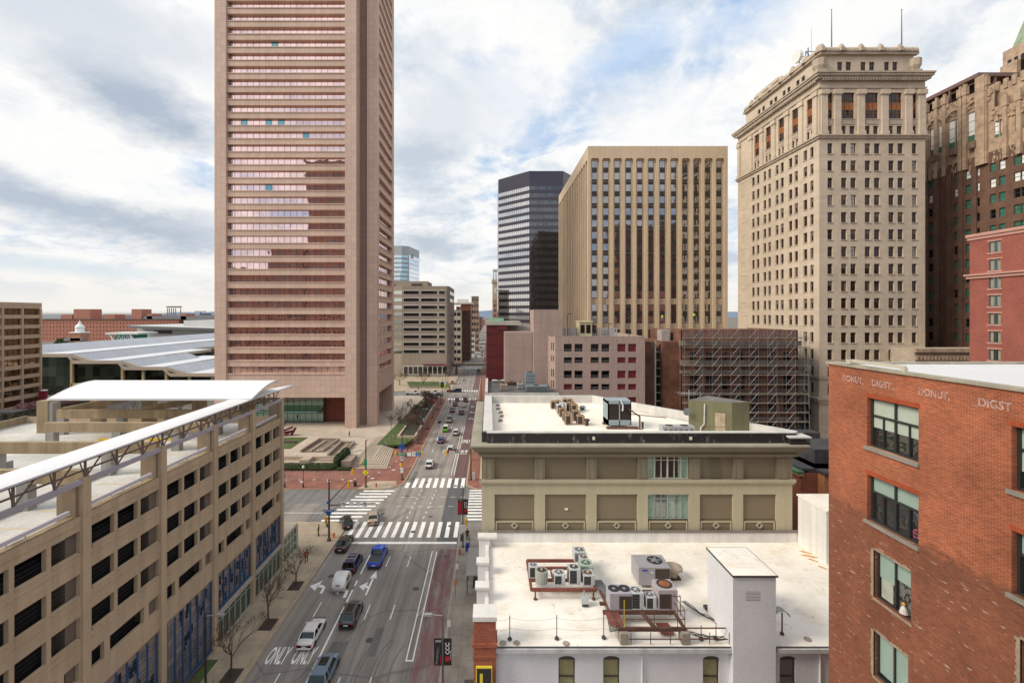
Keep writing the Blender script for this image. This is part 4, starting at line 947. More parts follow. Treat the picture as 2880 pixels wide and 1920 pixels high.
b.build('red_screen',[dred,mk('red_mullion',(.07,.008,.01),.5)],t)
b=MB(); b.box(xa-.3,xb+4,z3-.6,z3+12,HC-2.6,HC-1.7,0); b.box(zx(1374,z3),zx(1417,z3),z3+1,z3+8,HC-1.7,HC-.9,1); b.build('canopy_slab',[mk('slab_grey',(.40,.37,.33),.8,.15),mk('copper_green',(.24,.42,.30),.7,.15,.5)],t)
b=MB(); xk=mx(705); b.box(mx(708),mx(803),116,120,TOP-1,TOP+3.0,0)
for k in range(3): b.box(mx(716)+k*1.5,mx(716)+k*1.5+1.1,115.9,116,TOP+.2,TOP+2.3,1)
b.box(mx(704),mx(808),115.6,120.4,TOP+3.0,TOP+3.25,0); b.build('lift_kiosk',[mk('kiosk_cream',(.60,.52,.32),.7,.1),M['darkglass']],t)
b=MB(); 
for k in range(26): b.box(mx(600)+k*.55,mx(600)+k*.55+.35,118.5,118.6,TOP-1,TOP+1.5)
b.build('fence',mk('fence_grey',(.34,.34,.36),.6,.1),t)
b=MB(); b.face([(zx(1583,108),108.2,TOP-1),(mx(620),124,TOP-1),(mx(620),124,TOP+.8),(zx(1583,108),108.2,HC+0)]); b.build('ramp_wall',mk('ramp_white',(.62,.62,.62),.7,.08),t)
for i,(c_,top) in enumerate(((556,100),(962,100),(828,165))):
    xx=(1360+c_/2.352-1376)*112/F_; p=thing('roof_lamp',['double lamp post at the left of the mauve parking roof','tall lamp post at the right of the mauve parking roof','short lamp post behind the cream lift kiosk'][i],'lamp post',(xx,112,TOP-1),'lamp posts on the mauve parking roof')
    b=MB(); h_=HC-((840+top/2.352)-885)*112/F_; b.tube((xx,112,TOP-1),(xx,112,h_),.10,.07,6); b.box(xx,xx+.8,111.85,112.15,h_-.1,h_+.08); b.build('pole',M['darkmet'],p)
# ================================================================ low dark-roofed building with roof machines
t=thing('low_building','dark flat roofed building with pale parapet on the far corner','building',(8,104,0))
b=MB(); b.box(-.9,14.6,95,115.3,0,17.9); b.build('wall',mau2,t)
b=MB(); b.box(-.9,-.3,95,115,17.9,19.0,0); b.box(-.3,14.6,95,95.5,17.9,18.6,0); b.build('parapet',mk('pale_parapet',(.60,.58,.54),.8,.15,.5,streak=.2),t)
b=MB(); b.box(-.28,14.6,95.5,115.3,17.9,18.3); b.build('roof',mk('dark_membrane',(.105,.10,.105),.85,.35,.4,fine=.12),t)
gmet=mk('duct_grey_blue',(.22,.27,.30),.5,.2,1)
def rbox(name,lab,x,y,z,sx,sy,sz,m_,cat='roof unit',grp=None):
    p=thing(name,lab,cat,(x,y,z),grp); b=MB(); b.box(x-sx/2,x+sx/2,y-sy/2,y+sy/2,z+.15,z+sz); b.build('casing',m_,p)
    b=MB(); b.box(x-sx/2-.05,x+sx/2+.05,y-sy/2-.05,y+sy/2+.05,z,z+.14); b.build('base',M['darkmet'],p)
    b=MB(); b.lathe((x,y,z+sz),[(min(sx,sy)*.38,.0),(min(sx,sy)*.38,.08),(min(sx,sy)*.3,.05),(0,.04)],14); b.build('fan',M['darkmet'],p)
    b=MB()
    for k in range(5): b.box(x-sx/2+.1,x+sx/2-.1,y-sy/2-.03,y-sy/2,z+.25+k*(sz-.4)/5,z+.25+k*(sz-.4)/5+.06)
    b.build('louvre',M['darkmet'],p); return p
rbox('condenser_unit','beige square condenser alone on the dark low roof',3.2,100.5,18.3,1.5,1.3,1.5,mk('cond_beige',(.42,.36,.27),.6,.1,1))
rbox('air_handler','tall blue grey air handler against the mauve stair tower',9.3,104,18.3,2.2,2,3.6,gmet); rbox('air_handler','long low blue grey air handler in front of the tall one',10.3,99.5,18.3,4.6,1.6,1.3,gmet); rbox('duct_box','small pale duct box beside the blue grey air handlers',6.9,102.5,18.3,1.2,1.6,1.4,mk('duct_pale',(.40,.43,.44),.5,.1,1)); rbox('skylight_box','row of white framed skylights below the dark red screen',2.4,112,18.3,3.4,1.5,.7,mk('sky_white',(.6,.6,.6),.5,.1,1)) ; rbox('duct_box','rusty low duct behind the beige condenser',5.2,108,18.3,2.6,1.2,.9,mk('rusty',(.20,.09,.055),.8,.3,1.5))
# ================================================================ scaffolded brick building
t=thing('brick_building','old brick building wrapped in scaffolding between parking structure and stone tower','building',(58,112,0))
dkb=brickmat('old_brick',(.185,.078,.052),(.14,.058,.04),(.12,.07,.05),.5,.18,.02,.4); Z=105.0; k_=Z/F_
def sx_(c): return (1360+c/2.352-1376)*k_
def sv(c): return HC-((840+c/2.352)-885)*k_
X0,X1=sx_(1305),sx_(2078); TOP=sv(205); F=Fac((X0,Z,0),0); H_=[]
for r,(a,c) in enumerate(((350,425),(500,600),(640,760),(800,900),(960,1060))):
    for k in range(7): u=sx_(1365+k*103)-X0; H_.append((round(u,3),round(sv(c),3),round(u+(1.9 if r else 1.5),3),round(sv(a),3)))
b=MB(); b.holes(F,0,X1-X0,0,TOP,H_,.6,0); b.box(X0+.1,X1,Z+.9,125,0,TOP-.3,0); b.box(X1-.3,X1,Z,125,0,TOP-.1); b.box(X0,X0+.3,Z,125,0,TOP-.1)
b.build('wall',dkb,t)
b=MB()
for h in H_: b.box(X0+h[0],X0+h[2],Z+.5,Z+.55,h[1],h[3])
b.build('glazing',M['darkglass'],t)
b=MB(); st=mk('sooty_stone',(.27,.235,.20),.85,.3,.6,streak=.3)
b.box(X0-.5,X1+.5,Z-.6,Z,sv(310),sv(278)); b.box(X0-.2,X1+.2,Z-.3,Z,sv(440),sv(405)); b.box(X0-.3,X1+.3,Z-.4,Z,sv(492),sv(472)); b.box(X0-.2,X1+.2,Z-.3,Z,sv(640),sv(618)); b.box(X0-.2,X1+.2,Z-.3,Z,sv(800),sv(780))
for k in range(5): b.box(sx_(1440+k*230)-.8,sx_(1440+k*230)+.8,Z-.8,Z-.41,sv(475),sv(440))
b.build('cornice',st,t)
b=MB(); x0,x1_=sx_(1195),sx_(1300); b.box(x0,X0-.05,Z+1,122,0,sv(285)); b.build('side_wing',brickmat('orange_old_brick',(.20,.075,.04),(.15,.055,.03),(.14,.09,.06),.5,.18,.02,.4),t)
b=MB(); b.box(sx_(1070),sx_(1146),Z+1.5,120,0,sv(285)); b.build('side_wing',brickmat('old_brick2',(.13,.05,.032),(.10,.035,.025),(.12,.07,.05),.5,.18,.02,.4),t)
b=MB(); b.box(sx_(1222),sx_(1280),Z+4,Z+7,sv(285)-.1,sv(208)); b.build('roof_hut',mk('pale_rubble',(.36,.33,.31),.85,.25,1),t)
sc_m=mk('scaffold_tube',(.27,.29,.32),.4,.1,1,metal=.4); plk=mk('scaffold_plank',(.36,.28,.19),.85,.2,1)
t=thing('scaffolding','steel tube scaffolding with timber decks covering the brick building front','scaffolding',(57,103,0))
YF,YB=Z-2.2,Z-.9; xs=[X0-.1+ (X1-X0+.2)*k/13 for k in range(14)]
lv=[sv(q) for q in (258,318,378,437,497,560,620,680,742,802,860,920,980,1040)]
b=MB()
for k,x_ in enumerate(xs):
    for y_ in (YF,YB): b.tube((x_,y_,.1),(x_,y_,sv(205)),.026,None,5)
b.build('standard',sc_m,t,kind='stuff')
b=MB()
for v in lv:
    for dz in (.05,.55,1.05): b.tube((xs[0],YF,v+dz),(xs[-1]+.6,YF,v+dz),.019,None,5)
for dz in (.4,.9,1.4): b.tube((xs[0],YF,sv(258)+dz),(xs[-1]+.6,YF,sv(258)+dz),.019,None,5)
b.build('ledger',sc_m,t,kind='stuff')
b=MB()
for i,v in enumerate(lv):
    for k in range(1,13,2):
        b.tube((xs[k],YF-.02,v),(xs[k]+ (xs[1]-xs[0])*1.0,YF-.02,v+2.45),.03,None,5)
b.tube((xs[11],YF-.05,lv[-1]),(xs[9],YF-.05,lv[0]),.03,None,5)
b.build('brace',mk('scaffold_brace',(.26,.29,.33),.4,.1,1,metal=.3),t,kind='stuff')
for i,v in enumerate(lv):
    b=MB(); b.box(xs[0],xs[-1]+1.0,YF+.06,YB-.05,v-.06,v); b.box(xs[0],xs[-1]+1,YF+.03,YF+.05,v,v+.14); b.build('deck',plk,t)
b=MB()
for i,v in enumerate(lv):
    b.tube((X1+1.1,YF,v-2.4),(X1+1.1,YB+2,v),.03,None,5); b.tube((X1+1.1,YF,v),(X1+1.1,YB+5,v),.03,None,5); b.tube((X1+1.1,YF,v),(X1+.5,YF,v),.03,None,5)
for yy in (YF,YB,YB+2.5,YB+5): b.tube((X1+1.1,yy,.1),(X1+1.1,yy,sv(225)),.035,None,5)
b.tube((X1+1.1,YF-.6,.2),(X1+.3,YF-.6,lv[2]),.03,None,5)
b.build('side_bay',sc_m,t)
t=thing('scaffold_tower','narrow green sheeted scaffold tower in the gap between brick wings','scaffolding',(sx_(1170),108,0))
b=MB(); b.box(sx_(1148),sx_(1162),Z+2,Z+2.2,2,sv(285)); b.build('sheeting',mk('plastic_sheet',(.55,.62,.62),.5,.2,1),t)
b=MB()
for x_ in (sx_(1150),sx_(1192)): b.tube((x_,Z+1.6,0),(x_,Z+1.6,sv(275)),.04,None,5)
for k in range(13): b.tube((sx_(1150),Z+1.6,sv(300+k*55)),(sx_(1192),Z+1.6,sv(300+k*55)),.04,None,5); b.box(sx_(1164),sx_(1190),Z+1.8,Z+3,sv(300+k*55)-.1,sv(300+k*55),1)
b.build('frame',[sc_m,mk('green_deck',(.20,.30,.12),.7,.3,1)],t)
t=thing('dark_alley_block','brown building filling the gap behind the green sheeted scaffold','building',(42,122,0)); b=MB(); b.box(35,46,122.5,130,0,24); b.build('wall',dkb,t); b=MB(); b.box(34.8,46.2,122.3,130.2,24,24.5); b.build('roof',st,t)
# ================================================================ brown gothic tower at right edge
gb=brickmat('gothic_brick',(.165,.085,.055),(.125,.065,.045),(.10,.06,.045),.5,.2,.02,.25); gs=mk('gothic_stone',(.42,.305,.215),.8,.35,.7,fine=.3)
t=thing('gothic_tower','dark brown brick gothic skyscraper with carved cream crown at the right edge','skyscraper',(135,125,0))
ZF=96.0; XS=zx(2776,107); ZB=150; TB=89.4; gl=mk('green_window',(.06,.18,.135),.2,.3,1); gw=mk('sky_lit_window',(.80,.84,.84),.2,.1,1)  # the pale pane colour paints in a bright sky reflection
cut=HC-(1290/2.8-885)*117/F_; 
S=Fac((XS,ZB,0),-90); F=Fac((XS,ZF,0),0)
def gu(nx): return ZB-XS*F_/(nx-1376)
colp=[2040+c/2.8 for c in (1598,1650,1737,1800,1890,1958,2082,2155,2270,2325)]
def wid(nx): return 1.35
HS=[]
for i,nx in enumerate(colp):
    for r in range(18):
        v=68.2-r*3.62; HS.append((round(gu(nx),3),round(v,3),round(gu(nx)+1.3,3),round(v+2.05,3)))
for k in range(12):
    for r in range(18): 
        u=gu(2604)-2.4-k*2.9
        if u>1: HS.append((round(u,3),round(68.2-r*3.62,3),round(u+1.3,3),round(68.2-r*3.62+2.05,3)))
HF=[]
for k in range(10):
    for r in range(18): HF.append((round(1.6+k*3.1+(k//2)*.6,3),round(68.2-r*3.62,3),round(3.1+k*3.1+(k//2)*.6,3),round(70.25-r*3.62,3)))
AR=[]
for nx,w_ in ((1612,1.6),(1662,1.6),(1757,1.6),(1815,1.6),(1908,1.7),(1973,1.7)):
    u=gu(2040+nx/2.8); AR.append((round(u,3),77.0,round(u+w_,3),84.0))
for nx,w_ in ((2094,1.6),(2164,1.6),(2280,1.6),(2336,1.6)):
    u=gu(2040+nx/2.8); AR.append((round(u,3),75.8,round(u+w_,3),79.6))
ARF=[(round(1.6+k*3.1+(k//2)*.6,3),75.5,round(3.1+k*3.1+(k//2)*.6,3),80.5) for k in range(10)]
b=MB(); b.holes(S,0,ZB-ZF,0,73.0,HS,.4,0); b.holes(F,0,34,0,73.0,HF,.4,0); b.build('wall',gb,t)
b=MB(); b.holes(S,0,gu(2797),73.0,88.5,[h for h in AR if h[2]<gu(2797)],.22,0); b.holes(S,gu(2797),ZB-ZF,73.0,82.4,[h for h in AR if h[2]>gu(2797)],.22,0); b.holes(F,0,34,73.0,85.0,ARF,.5,0)
for h in AR:   # pointed-round heads
    u=(h[0]+h[2])/2; r_=(h[2]-h[0])/2+.25
    for k in range(8):
        a0,a1=math.pi*k/8,math.pi*(k+1)/8
        b.face([S.p(u+r_*math.cos(a0),h[3]+r_*math.sin(a0),-.12),S.p(u+(r_+.35)*math.cos(a0),h[3]+(r_+.35)*math.sin(a0),-.12),S.p(u+(r_+.35)*math.cos(a1),h[3]+(r_+.35)*math.sin(a1),-.12),S.p(u+r_*math.cos(a1),h[3]+r_*math.sin(a1),-.12)])
b.box(XS+.6,XS+34,ZF+.6,ZB,72.9,82.0)
rg=random.Random(11)
edges=[gu(n_) for n_ in (2606,2636,2659,2704,2717,2775)]+[gu(2831),gu(2870)]
for u in edges: q_=0 if u<gu(2797) else 6.6; b.fbox(S,u-.42,u+.42,70.5,89.6-q_,-.55,.1); b.fbox(S,u-.6,u+.6,88.8-q_,90.8-q_,-.7,.2); b.fbox(S,u-.25,u+.25,90.8-q_,91.5-q_,-.4,.1)
b.fbox(S,gu(2766)-1.2,gu(2766)+.9,70.5,91.5,-.8,.2)
b.box(XS+1.6,XS+3.2,97,106.6,80,88.2,0)
for k in range(6): b.box(XS+1.3,XS+1.7,97.2+k*1.7,98.0+k*1.7,87.0,89.2,0)
for k in range(190): 
    u=edges[0]-1+rg.random()*(ZB-ZF-edges[0]+.5); v=85.2+rg.random()*3.2-(0 if u<gu(2797)-.5 else 5.6); r_=.18+.22*rg.random(); b.fbox(S,u-r_,u+r_,v-r_,v+r_,-.2-.15*rg.random(),.1)
for k in range(60):
    u=edges[0]-1+rg.random()*(ZB-ZF-edges[0]+.5); v=70.6+rg.random()*2.6; b.fbox(S,u-.12,u+.12,v-1.2*rg.random(),v+.6,-.15,.1)
for k in range(12): u=1.0+k*3.0; b.fbox(F,u-.4,u+.4,70.5,86.0,-.5,.1); b.fbox(F,u-.5,u+.5,85.5,87.5,-.6,.2)
for k in range(60): u=rg.random()*33; v=82+rg.random()*3; b.fbox(F,u-.3,u+.3,v-.3,v+.3,-.25,.1)
b.build('stone_crown',gs,t)
b=MB()
for i in (0,2,4):
    u0,u1=AR[i][0],AR[i+1][2]
    if u0>u1: u0,u1=AR[i+1][0],AR[i][2]
    uc=(u0+u1)/2; r_=(u1-u0)/2+.35
    for k in range(12):
        a0,a1=math.pi*k/12,math.pi*(k+1)/12
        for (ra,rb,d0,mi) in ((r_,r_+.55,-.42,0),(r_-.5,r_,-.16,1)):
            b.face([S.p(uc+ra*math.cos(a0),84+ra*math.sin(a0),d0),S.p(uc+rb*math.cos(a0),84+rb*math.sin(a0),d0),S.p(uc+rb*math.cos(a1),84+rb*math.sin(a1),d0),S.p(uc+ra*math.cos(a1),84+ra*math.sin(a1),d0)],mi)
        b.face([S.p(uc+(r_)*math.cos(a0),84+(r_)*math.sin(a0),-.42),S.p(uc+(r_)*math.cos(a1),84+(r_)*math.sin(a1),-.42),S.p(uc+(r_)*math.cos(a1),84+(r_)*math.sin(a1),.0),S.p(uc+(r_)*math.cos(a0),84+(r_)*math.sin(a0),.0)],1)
    for s_ in (-1,1): b.fbox(S,uc+s_*r_-(.0 if s_>0 else .5),uc+s_*r_+(.5 if s_>0 else .0),75.5,84,-.42,.05,0)
    b.fbox(S,uc-.9,uc+.9,75.0,76.6,-1.1,.05,1)
for k in range(46):
    u=gu(2606)+1-k*(gu(2606)+1)/46; 
    if u>.5: b.fbox(S,u-.16,u+.16,70.6+1.4*(k%2),73.4+.8*(k%3),-.28,.05,k%2)
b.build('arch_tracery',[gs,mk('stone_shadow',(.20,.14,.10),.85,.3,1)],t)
b=MB()
for u in [gu(n_) for n_ in (2606,2636,2670,2704,2742)]+[gu(2606)-5-5*k for k in range(3)]: b.fbox(S,u-.55,u+.55,0,72.4,-.35,.05)
for k in range(8): b.fbox(F,.6+k*6.8*.62*1.05,1.2+k*6.8*.62*1.05,0,72.4,-.35,.05)
b.build('brick_pier',gb,t)
mg=winmesh(1.3,2.05,.09,(),(.5,),.08,[mk('sash_dark_green',(.03,.07,.06),.5,0),gl],.06); mgw=winmesh(1.3,2.05,.09,(),(.5,),.08,[mk('sash_dark_green',(.03,.07,.06),.5,0),gw],.06); md_=winmesh(1.3,2.05,.09,(),(.5,),.08,[mk('sash_dark_green',(.03,.07,.06),.5,0),dgw],.06)
mf=winmesh(1.5,2.05,.09,(),(.5,),.08,[mk('sash_dark_green',(.03,.07,.06),.5,0),gl],.06)
its=[((mgw if (h[1]>62 and rg.random()<.45) else (mg if rg.random()<.7 else md_)),S,h[0],h[1],.22) for h in HS]+[(mf if rg.random()<.6 else md_,F,h[0],h[1],.22) for h in HF]
its.sort(key=lambda q:(0 if q[1] is S and q[2]>gu(2606)-.5 else 1))
put_windows(t,its,100)
its=[]
for h in AR: its.append((winmesh(h[2]-h[0],h[3]-h[1],.1,(),(.35,.7),.08,[mk('tracery_stone',(.16,.11,.08),.8,.2,1),gw,gl],.06,[(0,1,.0,.22,2),(0,1,.22,1,1)]),S,h[0],h[1],.12))
for h in ARF: its.append((winmesh(h[2]-h[0],5.0,.1,(),(.5,),.08,[M['darkmet'],gl],.06),F,h[0],h[1],.25))
put_windows(t,its,60,'arched_window')
b=MB(); pz=HC+(885-210)*111/F_; b.box(XS+1.2,XS+36,107+3,ZB-6,pz-.9,pz); b.box(XS+4,XS+36,107+7,ZB-8,84,pz-1,1)
for k in range(11): b.bar((XS+1.5,107+3.3+k*3.4,87),(XS+1.5,107+3.3+k*3.4,pz-.9),.4); 
for k in range(9): b.bar((XS+1.5+k*4,107+3.3,85),(XS+1.5+k*4,107+3.3,pz-.9),.4)
b.bar((XS+1.5,107+3.3,pz-2.0),(XS+1.5,ZB-8,pz-2.0),.2); b.bar((XS+1.5,107+3.3,pz-2.6),(XS+35,107+3.3,pz-2.6),.2)
b.build('roof_screen',[mk('brown_steel_trim',(.17,.10,.08),.6,.1,.5),mk('screen_dark',(.07,.04,.04),.7,.1)],t)
b=MB(); zt_=125; x0=163.6; b.prism([(x0,zt_),(x0+26,zt_),(x0+26,zt_+20),(x0,zt_+20)],84,118.5,0)
hx=118.5
b.box(x0-2.6,x0,zt_+14,zt_+19.8,80,HC+(885-165)*zt_/F_-3); b.box(x0-1.3,x0,zt_+15,zt_+19.6,84,hx-5)
b.build('upper_tower',gs,t)
b=MB(); xq=x0+.6; b.hexa([(xq,zt_,hx),(xq+24,zt_,hx),(xq+24,zt_+18,hx),(xq,zt_+18,hx),(xq+10,zt_+8,hx+40),(xq+14,zt_+8,hx+40),(xq+14,zt_+10,hx+40),(xq+10,zt_+10,hx+40)]); b.build('spire',mk('copper_roof',(.26,.33,.22),.6,.2,.5,joint=(1,1.2,.06,.1)),t)
b=MB()
for k in range(4): b.box(x0-.08,x0,zt_+12.2+k*1.8,zt_+13.2+k*1.8,hx-12,hx-3.4)
b.build('upper_window',dgw,t)
# cream arcaded low block
t=thing('low_block','low cream building with arcaded cornice between stone tower and red hotel','building',(108,104,0)); Z=101; 
b=MB(); x0,x1_=zx(2598,Z)-2,zx(2735,Z)+8; hy=lambda y:HC-(y-885)*Z/F_; b.box(x0,x1_,Z,Z+8,0,hy(983)); b.build('wall',crm2,t)
b=MB(); b.box(x0-.3,x1_,Z-.7,Z,hy(990),hy(980)); 
for k in range(26): b.box(x0+k*.8,x0+k*.8+.45,Z-.6,Z,hy(1012),hy(1001)); b.face([(x0+k*.8-.05,Z-.62,hy(1001)),(x0+k*.8+.5,Z-.62,hy(1001)),(x0+k*.8+.4,Z-.62,hy(998)),(x0+k*.8+.05,Z-.62,hy(998))])
b.build('cornice',gs,t)
# ================================================================ red brick hotel, right edge
t=thing('hotel','modern red brick building with pink stone bands and paired curtained windows','hotel',(95,65,0))
XH=84.0; rb=brickmat('hotel_brick',(.33,.095,.068),(.27,.078,.057),(.22,.09,.07),.4,.12,.012,.12); pk=mk('pink_stone',(.50,.27,.22),.75,.1,.5); ZN=40.0; ZFAR=XH*F_/(2727-1376)
S=Fac((XH,ZFAR,0),-90); TOP=HC+224*ZFAR/F_
H_=[]
for r in range(9):
    v1=HC-((500+ (498+142*r)/2.8)-885)*75.6/F_; 
    for u0 in (ZFAR-76.5,ZFAR-76.5+5.6,ZFAR-76.5+11.2,ZFAR-76.5+16.8): H_.append((round(u0,3),round(v1-1.85,3),round(u0+1.75,3),round(v1,3)))
b=MB(); b.holes(S,0,ZFAR-ZN,0,TOP,H_,.25,0); b.face([(XH,ZFAR,0),(XH+30,ZFAR,0),(XH+30,ZFAR,TOP),(XH,ZFAR,TOP)]); b.box(XH+.6,XH+30,ZN,ZFAR-.1,0,TOP-.6); b.build('wall',rb,t)
b=MB(); b.fbox(S,-.3,ZFAR-ZN,TOP-1.0,TOP-.5,-.15,.2); b.fbox(S,-.4,ZFAR-ZN,TOP-.48,TOP,-.35,.2); b.fbox(S,-.6,ZFAR-ZN,TOP-7.2,TOP-6.9,-.5,.1); b.fbox(S,-.4,ZFAR-ZN,TOP-7.7,TOP-7.22,-.25,.1)
for h in H_: b.fbox(S,h[0]-.25,h[2]+.25,h[3],h[3]+.22,-.06,.1); b.fbox(S,h[0]-.25,h[2]+.25,h[1]-.25,h[1]-.02,-.1,.1)
b.build('stone_band',pk,t)
cur=mk('curtain_buff',(.30,.28,.20),.8,.15,3)
mh=winmesh(1.75,1.85,.09,(.5,),(),.1,[mk('hotel_frame',(.06,.09,.12),.5,0),glass('hotel_glass',(.20,.24,.24),.08),cur],.08,[(0,.3,0,1,2),(.3,.7,0,1,1),(.7,1,0,1,2)])
put_windows(t,[(mh,S,h[0],h[1],.12) for h in H_],60)
# ================================================================ olive painted hotel block, right centre
Z=45.5; k_=Z/F_/1.802
def ox(c): return (1320+c/1.802-1376)*Z/F_
def ov(c,z=Z): return HC-((1050+c/1.802)-885)*z/F_
oli=mk('olive_stucco',(.235,.20,.135),.85,.10,.2,streak=.10,fine=.05); khaki=mk('khaki_stucco',(.47,.425,.30),.85,.08,.2,streak=.08,fine=.04); opan=mk('olive_panel',(.205,.165,.11),.85,.08,.3,fine=.05); olt=mk('olive_trim',(.24,.21,.145),.8,.1,.4)
tarm,tnt,tb=nodes('tar_parapet'); tb.inputs['Roughness'].default_value=.55; MC['tar_parapet']=tarm
p_=pos(tnt); c_=mixc(tnt,ramp(tnt,noise(tnt,mapv(tnt,p_,(1.2,1.2,.5)),.9,5,.7),[(.56,0),(.70,.8)]),(.022,.020,.022),(.36,.35,.33)); L(tnt,c_,tb.inputs['Base Color'])
memb=None
def membrane(name,col,stain):
    m,nt,b=nodes(name); b.inputs['Roughness'].default_value=.85; p=pos(nt)
    c=mixc(nt,1,col,ramp(nt,noise(nt,p,.22,5,.6),[(.3,.88),(.65,1.04)]),'MULTIPLY')
    c=mixc(nt,ramp(nt,noise(nt,mapv(nt,p,(1,1.4,1),(4,2,0)),.33,6,.72),[(.50,0),(.70,stain[1])]),c,stain[0])
    c=mixc(nt,ramp(nt,noise(nt,mapv(nt,p,(1,1,1),(9,5,0)),1.4,6,.78),[(.60,0),(.70,.6)]),c,(.13,.10,.075))
    # seams every 2.4 m and fine wrinkles
    br=N(nt,'ShaderNodeTexBrick'); br.offset=0; L(nt,p,br.inputs['Vector']); br.inputs['Scale'].default_value=1; br.inputs['Brick Width'].default_value=9; br.inputs['Row Height'].default_value=2.3; br.inputs['Mortar Size'].default_value=.02
    br.inputs['Color1'].default_value=(.97,.97,.97,1); br.inputs['Color2'].default_value=(1,1,1,1); br.inputs['Mortar'].default_value=(.84,.82,.79,1)
    c=mixc(nt,1,c,br.outputs['Color'],'MULTIPLY'); L(nt,c,b.inputs['Base Color']); bump(nt,b,noise(nt,p,1.1,3,.6),.35,.06)
    MC[name]=m; return m
wroof=membrane('white_membrane',(.90,.85,.77),((.66,.56,.42),.7)); oroof=membrane('cream_membrane',(.88,.82,.72),((.66,.54,.40),.35))
t=thing('hotel','olive and khaki painted block with black tarred parapet and white roof','building',(14,55,0))
XL,XR,XBR=-.75,30.3,15.0; ZB=66.0; TOP=ov(296); poly=[(XL,Z),(XR,Z),(XBR,ZB),(XL,ZB)]
F=Fac((XL,Z,0),0); belt=ov(548); RZ=TOP-1.03
WU=[(128,330),(384,592),(645,852),(905,1112),(1168,1336),(1388,1556)]
HU=[(round(ox(a)-XL,3),round(ov(541),3),round(ox(c)-XL,3),round(ov(416),3)) for a,c in WU]; HL=[(round(ox(a)-XL,3),round(ov(798),3),round(ox(c)-XL,3),round(ov(612),3)) for a,c in WU]
b=MB(); b.holes(F,0,XR-XL,belt,TOP-2.4,HU,.28,0); b.build('upper_wall',oli,t)
b=MB(); b.holes(F,0,XR-XL,0,belt,HL,.32,0)
SL=Fac((XL,ZB,0),-90); HS=[]
for k in range(5):
    for v in (2,5.6,9.2,12.8,16.4): HS.append((1.2+k*4,v,3.6+k*4,v+2.2))
b.holes(SL,0,ZB-Z,0,TOP-2.4,HS,.3,0); b.face([(XR,Z,0),(XBR,ZB,0),(XBR,ZB,TOP-2.4),(XR,Z,TOP-2.4)]); b.face([(XL,ZB,0),(XBR,ZB,0),(XBR,ZB,TOP-2.4),(XL,ZB,TOP-2.4)])
b.build('lower_wall',khaki,t)
b=MB(); b.prism([(XL+.35,Z+.4),(XR-.8,Z+.4),(XBR-.3,ZB-.3),(XL+.35,ZB-.3)],0,TOP-2.5); b.build('inner_core',opan,t)
b=MB()
for j,(a,c) in enumerate(WU):
    x0,x1_=ox(a),ox(c)
    if j!=3: b.box(x0,x1_,Z+.2,Z+.27,ov(541),ov(416)); b.box(x0,x1_,Z+.2,Z+.27,ov(742),ov(612))
    b.box(x0,x1_,Z+.12,Z+.27,ov(798),ov(745))
b.build('blind_panel',opan,t)
b=MB()
for j,(a,c) in enumerate(WU):      # frames with diamonds under the lower bays
    x0,x1_=ox(a)+.12,ox(c)-.12; v0,v1=ov(794),ov(750)
    for q in ((x0,x1_,v1-.09,v1),(x0,x0+.09,v0,v1-.09),(x1_-.09,x1_,v0,v1-.09)): b.box(q[0],q[1],Z+.04,Z+.12,q[2],q[3])
    xc_=(x0+x1_)/2; vc=(v0+v1)/2+.03; r_=.30
    for s_ in range(4):
        a0=math.pi/2*s_; a1=a0+math.pi/2; b.bar((xc_+r_*math.cos(a0),Z+.06,vc+r_*math.sin(a0)),(xc_+r_*math.cos(a1),Z+.06,vc+r_*math.sin(a1)),.07,.10)
b.build('diamond_frame',mk('khaki_trim',(.50,.46,.33),.8,.08,1),t)
b=MB()     # belt, pilaster panels, cornice
b.fbox(F,-.25,XR-XL+.25,belt-.05,belt+.25,-.22,.02,1); b.fbox(F,-.15,XR-XL+.15,belt-.28,belt-.05,-.10,.02,1)
b.fbox(SL,0,ZB-Z+.2,belt-.05,belt+.25,-.22,.0,1)
for cxp in (97,357,619,879,1143,1362,1588):
    x0=ox(cxp-26); x1_=ox(cxp+26); b.box(x0,x1_,Z-.06,Z,ov(541),ov(416)); 
    for q in ((x0+.1,x1_-.1,ov(428)-.05,ov(428)),(x0+.1,x1_-.1,ov(530),ov(530)+.05),(x0+.2,x0+.26,ov(530),ov(428)),(x1_-.26,x1_-.2,ov(530),ov(428))): b.box(q[0],q[1],Z-.11,Z-.06,q[2],q[3])
b.fbox(F,-.2,XR-XL+.2,ov(412),ov(400),-.15,.02); b.build('pilaster',[olt,khaki],t)
b=MB()
def cor(o,h0,h1,m):
    b.prism([(XL-o,Z-o),(XR+o*.9,Z-o),(XR+o*1.2,Z+.4),(XBR+o,ZB+o),(XL-o,ZB+o)],h0,h1,m)
cor(.35,TOP-2.4,TOP-2.1,0); cor(.25,TOP-2.1,TOP-1.8,0); cor(.75,TOP-1.8,TOP-1.55,0); cor(.95,TOP-1.54,TOP-1.25,0); cor(1.1,TOP-1.24,TOP-1.08,1)
for k in range(22): b.box(XL-1.0,XL-.55,Z+.4+k*.93,Z+.75+k*.93,TOP-2.1,TOP-1.82,2)
b.build('cornice',[olt,mk('cornice_cap',(.33,.30,.23),.8,.2,.5),mk('lit_dentil',(.62,.36,.18),.8,.1)],t)  # dentils take a paler orange that paints in the light on them
b=MB()   # black tarred parapet face with pale coping, white inner faces
def wallseg(p,q,th,h0,h1,m): b.bar((p[0],p[1],(h0+h1)/2),(q[0],q[1],(h0+h1)/2),th,h1-h0,m)
wallseg((XL+.55,Z+.1),(XR+.3,Z+.1),.5,TOP-1.08,TOP-.1,0); wallseg((XL+.5,Z+.16),(XR+.2,Z+.16),.62,TOP-.1,TOP,1)
